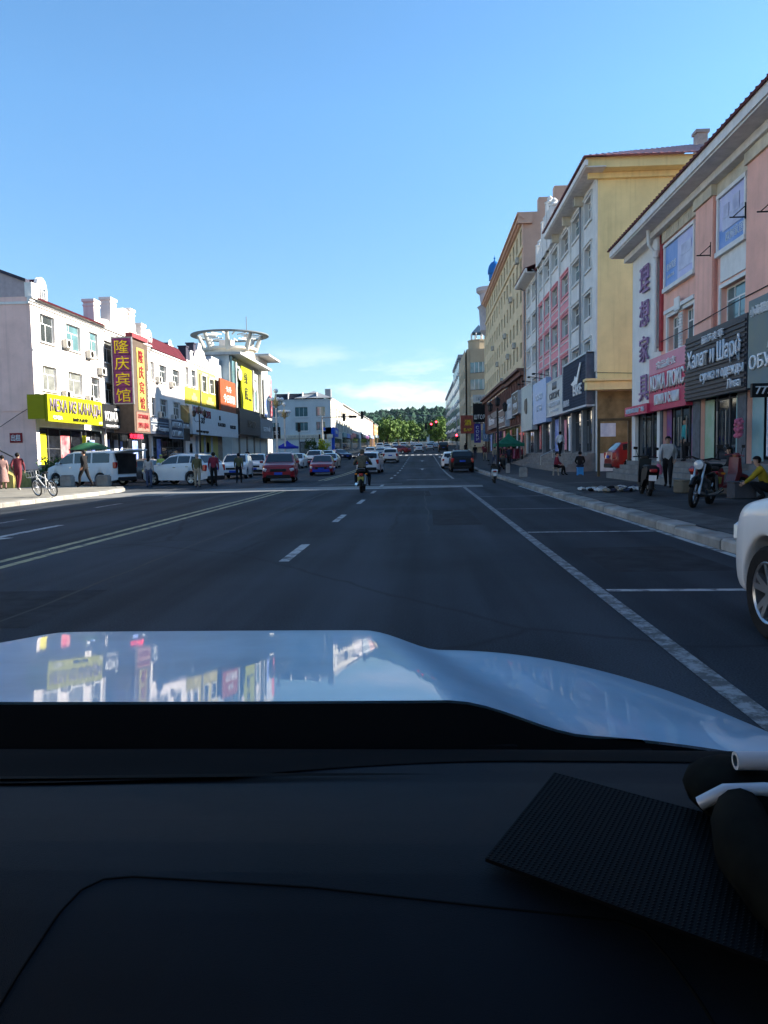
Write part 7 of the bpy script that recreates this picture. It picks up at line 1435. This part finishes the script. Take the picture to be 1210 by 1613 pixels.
ps = thing('traffic_light', 'low traffic signal post between the two globe lamps', 'traffic light', (-17.4, 108, gz(108)+.14)); p_ = MB(); p_.tube([(0, 0, 0), (0, 0, 4.6)], .06, 8); p_.build('pole', M_GREYM, ps); signal(ps, 0, 0, 4.5, None)
pl = thing('traffic_light', 'red pedestrian lights by the far right corner', 'traffic light', (5.6, 124, gz(124)+.16)); p_ = MB(); p_.tube([(0, 0, 0), (0, 0, 3.0)], .05, 8); p_.build('pole', M_GREYM, pl); signal(pl, 0, 0, 2.6, 0)
def canopy(label, x, y, z, w_, d_, hh, m, group=None, peak=1.0):
    t = thing('canopy_tent', label, 'canopy', (x, y, z), 0, group)
    for sx in (1, -1):
        for sy in (1, -1): l_ = MB(); l_.tube([(sx*w_/2*.95, sy*d_/2*.95, 0), (sx*w_/2*.95, sy*d_/2*.95, hh)], .025, 6); l_.build('leg', M_STEEL, t)
    mb = MB(); n_ = 8; rings = []
    for i in range(n_+1):
        f = 1-i/n_; zz = hh+peak*(1-f)**1.7*(1 if i < n_ else 1.05); ring = []
        for k in range(16):
            a = 2*pi*k/16+pi/4; q = 1/max(abs(cos(a)), abs(sin(a))); ring.append((f*w_/2*cos(a)*q, f*d_/2*sin(a)*q, zz-.06*f*abs(sin(2*(a-pi/4)))))
        rings.append(ring)
    vv = [(p[0], p[1], p[2]-.28) for p in rings[0]]+[p for r_ in rings for p in r_]
    mb.add(vv, [(j*16+k, j*16+(k+1) % 16, (j+1)*16+(k+1) % 16, (j+1)*16+k) for j in range(n_+1) for k in range(16)]); mb.build('canopy', m, t, smooth=40); return t
M_GRN = mat('green_canvas', (.02, .14, .085), rough=.8, var=.12); M_BLC = mat('blue_canvas', (.02, .04, .42), rough=.75, var=.1)
canopy('green canopy over a clothes stall on the right pavement', 8.25, 73.5, pave_z(8, 73), 2.7, 2.7, 1.95, M_GRN, peak=1.0)
canopy('blue canopy on the left pavement below the globe lamps', -17.9, 101, gz(101)+.14, 2.6, 2.6, 1.9, M_BLC, peak=.75)
um = thing('parasol', 'dark green parasol opened in front of the yellow shop', 'parasol', (-21.0, 47.5, .14)); b = MB(); b.tube([(0, 0, 0), (0, 0, 2.35)], .025, 6); b.build('pole', M_STEEL, um); b = MB(); b.lathe([(1.35, 1.95), (.9, 2.2), (.4, 2.38), (0, 2.45)], 10); b.build('canopy', mat('dark_green_canvas', (.02, .09, .05), rough=.8), um, smooth=20)
# clothes rails and stacks under the green canopy
rc = random.Random(5)
for i in range(3):
    lb = ('clothes rail with bright garments under the green canopy, nearest', 'clothes rail in the middle of the green canopy stall', 'clothes rail at the back of the green canopy stall')[i]
    t = thing('clothes_rail', lb, 'clothes rail', (8.2, 72.6+.9*i, pave_z(8, 73)), 0, 'clothes rails under the canopy'); b = MB(); b.tube([(-1.1, 0, 0), (-1.1, 0, 1.5), (1.1, 0, 1.5), (1.1, 0, 0)], .02, 6); b.build('rail', M_STEEL, t)
    for k in range(9):
        m = rc.choice((C_PINK, C_DRED, C_WHITE, C_MAROON, C_NAVY, C_BLACK, C_BEIGE)); x = -.95+.23*k; g_ = MB(); hh = rc.uniform(.6, 1.0); w_ = rc.uniform(.07, .1); g_.add([(x-w_, -.2, 1.44-hh), (x+w_, -.2, 1.44-hh), (x+w_, .2, 1.44-hh), (x-w_, .2, 1.44-hh), (x-w_*.6, -.17, 1.36), (x+w_*.6, -.17, 1.36), (x+w_*.6, .17, 1.36), (x-w_*.6, .17, 1.36), (x, 0, 1.48)], [(0, 1, 5, 4), (1, 2, 6, 5), (2, 3, 7, 6), (3, 0, 4, 7), (4, 5, 8), (5, 6, 8), (6, 7, 8), (7, 4, 8), (0, 3, 2, 1)]); g_.build('garment', m, t)
# pile of clothes and shoes on the ground sheet
sh = tag(MB().add([(4.9, 23.3, pave_z(4.9, 23.3)+.006), (7.2, 23.2, pave_z(7.2, 23.2)+.006), (7.3, 25.1, pave_z(7.3, 25.1)+.006), (5.0, 25.2, pave_z(5, 25.2)+.006)], [(0, 1, 2, 3)]).build('ground_sheet', mat('dark_ground_sheet', (.05, .05, .055), rough=.9, var=.2)), 'dark sheet spread on the pavement under the pile of goods', 'sheet')
for i in range(44):
    x = rc.uniform(5.1, 7.1); y = rc.uniform(23.4, 25.0); m = rc.choice((C_BLACK, C_WHITE, C_WHITE, C_NAVY, C_GREY, C_JEAN, C_BEIGE)); b = MB(); r_ = rc.uniform(.07, .15)
    b.ball((0, 0, 0), r_, 9, 6, sx=rc.uniform(.9, 1.5), sy=rc.uniform(.7, 1.2), sz=rc.uniform(.35, .6)); b.v = [(a+rc.uniform(-.03, .03), c+rc.uniform(-.03, .03), max(d+rc.uniform(-.03, .03), -.06)) for a, c, d in b.v]
    o = b.build('folded_garment', m, None, smooth=70); o.location = (x, y, pave_z(x, y)+.07); tag(o, 'crumpled %s garment in the pile beside the black scooter' % {C_BLACK: 'black', C_WHITE: 'white', C_NAVY: 'navy', C_GREY: 'grey', C_JEAN: 'denim blue', C_BEIGE: 'beige'}[m], 'garment', 'garments piled on the ground sheet')
# boxes and goods at the salmon steps
for (x, y, z, sx, sy, sz, lb, m) in ((8.05, 21.6, pave_z(8, 21.6), .8, .75, .72, 'grey covered box on the step behind the motorcycle', cloth('grey_cover', (.22, .21, .2))), (7.6, 22.3, pave_z(7.6, 22.3), .6, .5, .35, 'cardboard box low beside the grey covered box', mat('cardboard', (.28, .22, .15), rough=.9, var=.1)), (7.9, 19.3, pave_z(7.9, 19.3), .55, .5, .4, 'dark crate in front of the crouching person', mat('dark_crate', (.08, .08, .09), rough=.8))):
    t = thing('box', lb, 'box', (x, y, z), rc.uniform(-.3, .3), 'goods boxes at the shop steps'); b = MB(); b.cbox((0, 0, sz/2), sx, sy, sz, bev=.03); b.build('carton', m, t); b = MB(); b.cbox((0, 0, sz+.012), sx*1.03, sy*1.03, .03, bev=.008); b.build('lid', m, t)
bl = thing('flower_bunch', 'bunch of pink paper flowers hanging by the robe shop door', 'paper flowers', (9.3, 23.0, 2.05)); 
for k in range(22): b = MB(); a = k*2.4; q = .13*((k % 4)/3)**.5; b.ball((q*cos(a), q*sin(a), -.26+.024*k), random.uniform(.04, .075), 8, 6); b.build('paper_flower', C_PINK, bl, smooth=60)
gt = thing('door_frame', 'free-standing brown metal gate frame at the corner of the white pier', 'gate', (9.3, ky(38.9)+.3, .25)); b = MB(); b.box(-1.1, -.98, -.06, .06, 0, 2.7); b.box(.3, .42, -.06, .06, 0, 2.7); b.box(-.98, .3, -.06, .06, 2.58, 2.7); b.build('frame', mat('brown_metal', (.14, .10, .06), rough=.5, metal=.3), gt)
for (y_, lb) in ((46.2, 'floodlight on the stained ochre end wall'),): t = thing('floodlight', lb, 'floodlight', (13.2, y_, 4.1)); b = MB(); b.cbox((0, -.15, 0), .35, .3, .18, bev=.03); b.build('lamp_head', M_LAMPW, t)
hr = thing('handrail', 'steel handrail on the steps of the sports shop', 'handrail', (8.6, 56.0, pave_z(8.6, 56))); b = MB(); b.tube([(0, 0, 0), (0, 0, .95), (1.7, 0, 1.75), (1.7, 0, .8)], .03, 8); b.tube([(.85, 0, .4), (.85, 0, 1.35)], .025, 8); b.build('rail', M_STEEL, hr)
# shrubs by the junction
def shrub(label, x, y, rx, h, m, seed):
    t = thing('shrub', label, 'shrub', (x, y, gz(y)+.05)); link('crown', crown_mesh(rx, h*.48, h*.52, 900, .13, m, seed, 22), t); link('stem', trunk_mesh(h*.5, .06, seed), t)
shrub('dark green conical shrub left of the signal mast', -16.4, 113, 1.25, 3.4, M_LEAF_D, 31); shrub('bright yellow green shrub right of the signal mast', -14.7, 113.5, 1.15, 3.1, M_LEAF_Y, 32)
pb = thing('planter_bush', 'dark bush in the corner by the curved stair at the left edge', 'shrub', (-22.0, 44.6, .1)); link('crown', crown_mesh(1.5, .8, .8, 900, .10, M_LEAF_D, 40, 24), pb); link('stem', trunk_mesh(.8, .05, 4), pb)
# curved stair wall with railing, left edge
cs = thing('entrance_stair', 'ochre curved stair wall with black railing at the left edge', 'stair', (-20.35, 36.0, .14)); b = MB(); n_ = 12; prof = [(-3.5, 0)]+[(-3.5+4.2*i/n_, 2.3-1.7*(i/n_)**1.3) for i in range(n_+1)]+[(.7, 0)]; b.prism(prof, 'y', -.3, 1.4); b.build('side_wall', mat('ochre_plaster', (.34, .29, .10), rough=.9, var=.2, streak=.2), cs)
b = MB(); b.tube([(-3.5+4.2*i/n_, -.2, 3.2-1.7*(i/n_)**1.3) for i in range(n_+1)], .03, 6); [b.tube([(-3.5+4.2*i/n_, -.2, 2.2-1.7*(i/n_)**1.3), (-3.5+4.2*i/n_, -.2, 3.2-1.7*(i/n_)**1.3)], .018, 5) for i in range(0, n_+1, 2)]; b.build('railing', M_BLACK, cs)
nb = sign('small red notice on the dusty pink end wall', 'S', 46.55, -25.7, -24.9, 2.6, 3.2, M_LT_R, (('出租', .5, .5, .6, .4, M_LT_W, .0),), depth=.03, name='notice')
# overhead cable on the pink wall
tag(MB().tube([(-26.5, 46.4, 3.4), (-25.0, 46.35, 4.3), (-23.9, 46.3, 4.9)], .02, 5).build('cable', M_BLACK), 'black cable sagging across the pink end wall to the sign bracket', 'cable')

# ================================================================== the car we sit in
CX = -0.50
own = thing('car', 'silver car with black dashboard from which the street is seen', 'car', (CX, 0, 0))
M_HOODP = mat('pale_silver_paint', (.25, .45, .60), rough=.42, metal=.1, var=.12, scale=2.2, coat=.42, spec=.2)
_n = M_HOODP.node_tree.nodes; _l = M_HOODP.node_tree.links; _t = _n.new('ShaderNodeTexCoord'); _d = _n.new('ShaderNodeTexNoise'); _d.inputs['Scale'].default_value = 9; _d.inputs['Detail'].default_value = 8; _d.inputs['Roughness'].default_value = .7; _l.new(_t.outputs['Object'], _d.inputs['Vector'])
_r = _n.new('ShaderNodeMapRange'); _r.inputs['From Min'].default_value = .42; _r.inputs['From Max'].default_value = .7; _r.inputs['To Min'].default_value = .012; _r.inputs['To Max'].default_value = .06; _l.new(_d.outputs['Fac'], _r.inputs['Value']); _l.new(_r.outputs[0], _n['Principled BSDF'].inputs['Coat Roughness'])   # dust film
M_DASH = mat('black_dash_plastic', (.0036, .0062, .0105), rough=.6, var=.2, scale=5, bump=.3, bscale=1100, spec=.15); M_COWL = mat('cowl_black', (.003, .003, .0035), rough=.9, var=.1, spec=.1); M_SEAMD = mat('dash_seam', (.003, .003, .003), rough=.9)
def sstep(a, b, x): t = max(0, min(1, (x-a)/(b-a))); return t*t*(3-2*t)
def hood_z(d, y):
    zc = 1.090-.10*max(0, y-1.0)/.7*.72-.9*max(0, y-1.72)**2.0-(3.2*max(0, y-1.95)**2)
    bw = .42+.14*(1.7-y)/.7; bul = .046*sstep(bw-.03, bw+.16, d); side = .30*max(0, d-.60)**2+1.2*max(0, d-1.06)**2; return zc-bul-side
hb = MB(); nx, ny = 96, 44; hw_ = 1.16
for j in range(ny+1):
    y = 1.0+1.15*j/ny
    for i in range(nx+1):
        d = -hw_+2*hw_*i/nx; hw_y = d*(1-.10*max(0, (y-1.2))**1.5); yy = y+.02*d*d-.16*abs(d)**3*(j/ny); hb.v.append((hw_y, yy, hood_z(abs(d), y)))
hb.f = [(j*(nx+1)+i, j*(nx+1)+i+1, (j+1)*(nx+1)+i+1, (j+1)*(nx+1)+i) for j in range(ny) for i in range(nx)]; hb.m = [0]*len(hb.f)
hood = hb.build('bonnet', M_HOODP, own, smooth=60)
se = MB(); row = [hb.v[i] for i in range(nx+1)]; se.add([(x, y-.002, z-.003) for x, y, z in row]+[(x, y-.03, z-.06) for x, y, z in row], [(i, i+1, nx+2+i, nx+1+i) for i in range(nx)]); se.build('bonnet_seal', M_COWL, own)
fb = MB()
for s_ in (1, -1): fb.box(s_*1.09-.03, s_*1.09+.03, .2, 1.6, .35, .70)
fb.build('wing', M_HOODP, own); fb = MB(); fb.box(-.9, .9, 1.9, 1.98, .35, .62); fb.build('front_panel', M_HOODP, own)
co = MB(); prof = [(1.05, 1.02), (1.01, 1.024), (.975, 1.02), (.955, 1.0), (.955, .90), (1.06, .90)]; co.prism(prof, 'x', -.80, .80); co.build('wiper_cowl', M_COWL, own)
for (x0, x1) in ((-.75, -.05), (.0, .62)): w_ = MB(); w_.tube([(x0, .995, 1.034), (x1, .985, 1.030)], .007, 6); w_.build('wiper', M_COWL, own)
# dashboard: lofted top with a shallow valley, a rounded lip and the airbag face
dp = [(.955, .99), (.95, 1.020), (.935, 1.044), (.915, 1.052), (.89, 1.056), (.87, 1.057), (.855, 1.057), (.84, 1.056), (.825, 1.056), (.81, 1.058), (.79, 1.060), (.76, 1.062), (.72, 1.063), (.68, 1.061), (.64, 1.055), (.60, 1.043), (.55, 1.020), (.50, .990), (.44, .945), (.40, .88), (.39, .70)]
def dash_mod(x, y): return -.010*max(0, abs(x)-.5)**2-.008*math.exp(-((y-.842)/.022)**2)*(1-sstep(-.1, .5, x))
db = MB(); nX = 60
for i in range(nX+1):
    x = -1.05+2.12*i/nX
    for (y, z) in dp: db.v.append((x, y, z+dash_mod(x, y)))
n_ = len(dp); db.f = [(i*n_+j, i*n_+j+1, (i+1)*n_+j+1, (i+1)*n_+j) for i in range(nX) for j in range(n_-1)]; db.m = [0]*len(db.f)
dash = db.build('dashboard', M_DASH, own, smooth=50)
def dash_z(x, y): return lerp_prof([(b_, a_) for b_, a_ in dp], y)+dash_mod(x, y)
ab = MB(); sp = [(.150, .43), (.178, .545), (.19, .595), (.20, .620), (.215, .631), (.24, .634), (.4, .625), (.55, .608), (.655, .597), (.672, .59), (.685, .57), (.70, .54), (.73, .47)]
pts_ = []
for (x, y), (x2, y2) in zip(sp, sp[1:]):
    for k in range(6): pts_.append((x+(x2-x)*k/6, y+(y2-y)*k/6))
ab.tube([(x, y, dash_z(x, y)-.0004) for x, y in pts_], .0014, 5); ab.build('airbag_seam', M_SEAMD, dash)
dv = MB(); nn = 60  # dark sheet standing in for the shade over the far dash
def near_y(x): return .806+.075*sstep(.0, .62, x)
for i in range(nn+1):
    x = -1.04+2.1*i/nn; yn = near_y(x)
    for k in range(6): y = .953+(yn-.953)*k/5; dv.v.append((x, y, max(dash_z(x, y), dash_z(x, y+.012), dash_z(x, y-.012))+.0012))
dv.f = [(i*6+j, i*6+j+1, (i+1)*6+j+1, (i+1)*6+j) for i in range(nn) for j in range(5)]; dv.m = [0]*len(dv.f); dv.build('far_dash_shade', M_COWL, dash, smooth=60)
vs_ = MB(); nn = 30
for i in range(nn+1):
    x = -1.04+1.56*i/nn; h_ = .016*(1-max(0, (x+.25)/.77)**1.5) if x > -.25 else .016; yc = .826+.012*sstep(-.2, .5, x)
    for q in (-1, 1): y = yc+q*h_*.9; vs_.v.append((x, y, max(dash_z(x, y), dash_z(x, y+.012), dash_z(x, y-.012))+.0030))
vs_.f = [(2*i, 2*i+1, 2*i+3, 2*i+2) for i in range(nn)]; vs_.m = [0]*nn; vs_.build('vent_slot', M_SEAMD, dash)
# windscreen, roof, pillars, doors: the shell that keeps the cabin dark
wsb = MB(); nx, ny = 24, 10
for j in range(ny+1):
    t = j/ny
    for i in range(nx+1):
        d = -1+2*i/nx; hwd = .98-.18*t; y0 = 1.03-.42*d*d; y1 = .20-.10*d*d; wsb.v.append((d*hwd, y0+(y1-y0)*t, 1.005+(1.74-1.005)*t+.03*sin(pi*t)))
wsb.f = [(j*(nx+1)+i, j*(nx+1)+i+1, (j+1)*(nx+1)+i+1, (j+1)*(nx+1)+i) for j in range(ny) for i in range(nx)]; wsb.m = [0]*len(wsb.f)
wsb.build('windscreen', clear_glass('windscreen_glass'), own, smooth=60)
M_HEADL = mat('dark_headliner', (.05, .05, .052), rough=.95, var=.1)
rf = MB(); rf.box(-.86, .86, -2.4, .14, 1.76, 1.80); rf.build('roof', M_HEADL, own)
for s_ in (1, -1):
    p = MB(); p.tube([(s_*.97, .60, 1.0), (s_*.83, .12, 1.75)], .045, 8); p.build('pillar', M_HEADL, own)
    p = MB(); p.box(s_*.99-.04, s_*.99+.04, -2.4, .62, .35, 1.04); p.build('door', M_HEADL, own)
    p = MB(); p.tube([(s_*.97, -.45, 1.0), (s_*.84, -.45, 1.78)], .06, 8); p.build('pillar', M_HEADL, own)
p = MB(); p.box(-.95, .95, -2.42, -2.36, .35, 1.78); p.build('rear_panel', M_HEADL, own); p = MB(); p.box(-.98, .98, -2.36, .95, .30, .35); p.build('cabin_floor', M_HEADL, own)
p = MB(); p.box(-.96, .96, .9, .94, .35, .96); p.build('bulkhead', M_COWL, own)
for s_ in (1, -1):
    p = MB(); p.cbox((s_*.42, -.45, .55), .55, .55, .22, bev=.06); p.cbox((s_*.42, -.78, .98), .55, .18, .85, rot=Matrix.Rotation(R(-14), 3, 'X'), bev=.06); p.cbox((s_*.42, -.92, 1.50), .28, .12, .2, bev=.04); p.build('seat', M_HEADL, own)
# anti-slip mat with its raised dots
mtq = [(.50+x, y) for x, y in ((.14, .82), (.05, .64), (.293, .465), (.383, .645))]
def mp2(u, v):
    a, b, c, d = [Vector(q) for q in mtq]; p = a.lerp(d, u).lerp(b.lerp(c, u), v); return p
mm = MB(); nu, nv = 14, 10; top = []
for k, off in ((0, .0045), (1, .0012)):
    for j in range(nv+1):
        for i in range(nu+1): p = mp2(i/nu, j/nv); top.append((p.x, p.y, 1.0655+off))
m1 = (nu+1)*(nv+1)
fs_ = [(j*(nu+1)+i, j*(nu+1)+i+1, (j+1)*(nu+1)+i+1, (j+1)*(nu+1)+i) for j in range(nv) for i in range(nu)]
bd = [i for i in range(nu+1)]+[j*(nu+1)+nu for j in range(1, nv+1)]+[nv*(nu+1)+i for i in range(nu-1, -1, -1)]+[j*(nu+1) for j in range(nv-1, 0, -1)]
fs_ += [(bd[k], bd[(k+1) % len(bd)], bd[(k+1) % len(bd)]+m1, bd[k]+m1) for k in range(len(bd))]
matm = thing('dashboard_mat', 'black anti-slip mat with fine raised dots lying on the dashboard', 'mat', (CX, 0, 0)); mm.add(top, fs_); mm.build('sheet', mat('rubber_mat', (.0018, .0024, .0034), rough=.6, var=.1, spec=.06), matm, smooth=50)
ds = MB(); 
for j in range(46):
    for i in range(62):
        p = mp2((i+.5)/62, (j+.5)/46); z = 1.07; r_ = .0019
        ds.add([(p.x-r_, p.y, z), (p.x, p.y-r_, z), (p.x+r_, p.y, z), (p.x, p.y+r_, z), (p.x, p.y, z+.0009)], [(0, 1, 4), (1, 2, 4), (2, 3, 4), (3, 0, 4)])
o = ds.build('raised_dots', MATS['rubber_mat'], matm); o['kind'] = 'stuff'
def on_mat(px, py, dz=0.0): return (px, py, dash_z(px, py)+.006+dz)
# pouch with metal buckle, white tube, spectacles
pz = 1.071
po = thing('glasses_case', 'dark olive soft case with a metal band lying on the mat at the right edge', 'case', (CX+.800, .725, pz)); b = MB(); b.ball((0, 0, .022), .050, 16, 10, sx=1.0, sy=1.25, sz=.52); b.v = [(x, y, max(z, .001)) for x, y, z in b.v]; b.build('pouch', mat('olive_black_cloth', (.0045, .005, .0035), rough=.85, var=.4, scale=30, spec=.06), po, smooth=60)
b = MB(); b.tube([(-.047, -.028, .022), (-.028, -.036, .038), (.004, -.042, .042), (.03, -.038, .038)],   .0068, 8); b.build('metal_band', mat('pale_metal', (.42, .45, .5), rough=.3, metal=.3), po, smooth=60)
b = MB(); b.tube([(-.012, -.03, .024), (-.028, -.07, .024), (-.042, -.12, .024), (-.040, -.18, .020), (-.012, -.26, .010), (.02, -.34, -.01)], [.018, .024, .026, .025, .024, .022], 12); b.build('strap', MATS['olive_black_cloth'], po, smooth=60)
tu = thing('white_tube', 'white plastic tube lying across the dark case', 'tube', (CX+.845, .712, pz+.057)); b = MB(); b.lathe([(.0055, -.055), (.0085, -.055), (.009, .09), (0, .09)], 16, axis='x'); b.build('tube_wall', mat('white_plastic', (.45, .47, .50), rough=.35), tu, smooth=40)
sp_ = thing('sunglasses', 'dark red rimmed sunglasses leaning against the case', 'sunglasses', (CX+.838, .655, pz+.012)); b = MB(); b.tube([(.026*cos(a), .004*sin(a), .026+.022*sin(a)) for a in [2*pi*k/18 for k in range(18)]], .0025, 6, closed=True); b.build('rim', mat('dark_red_rim', (.12, .01, .02), rough=.25), sp_, smooth=60); b = MB(); b.lathe([(0, 0), (.022, .0005)], 16, (0, 0, .026), 'y'); b.build('lens', M_CGLASS, sp_); b = MB(); b.tube([(-.026, 0, .03), (-.03, .03, .028), (-.026, .05, .02)], .0025, 6); b.build('temple', M_CHROME, sp_)

# ------------------------------------------------------------------ thin summer haze over the whole street
hz_b = MB().box(-2500, 2500, -90, 1200, -2.0, 95).build('haze', None); hz_b['kind'] = 'stuff'; hz_b['label'] = 'thin pale haze softening the far end of the street'
hm = bpy.data.materials.new('haze'); hm.use_nodes = True; hn = hm.node_tree.nodes; hn.remove(hn['Principled BSDF']); pv = hn.new('ShaderNodeVolumePrincipled'); pv.inputs['Color'].default_value = (.70, .86, 1, 1); pv.inputs['Density'].default_value = 0.00003; pv.inputs['Anisotropy'].default_value = 0.0
hm.node_tree.links.new(pv.outputs[0], hn['Material Output'].inputs['Volume']); hz_b.data.materials.clear(); hz_b.data.materials.append(hm)
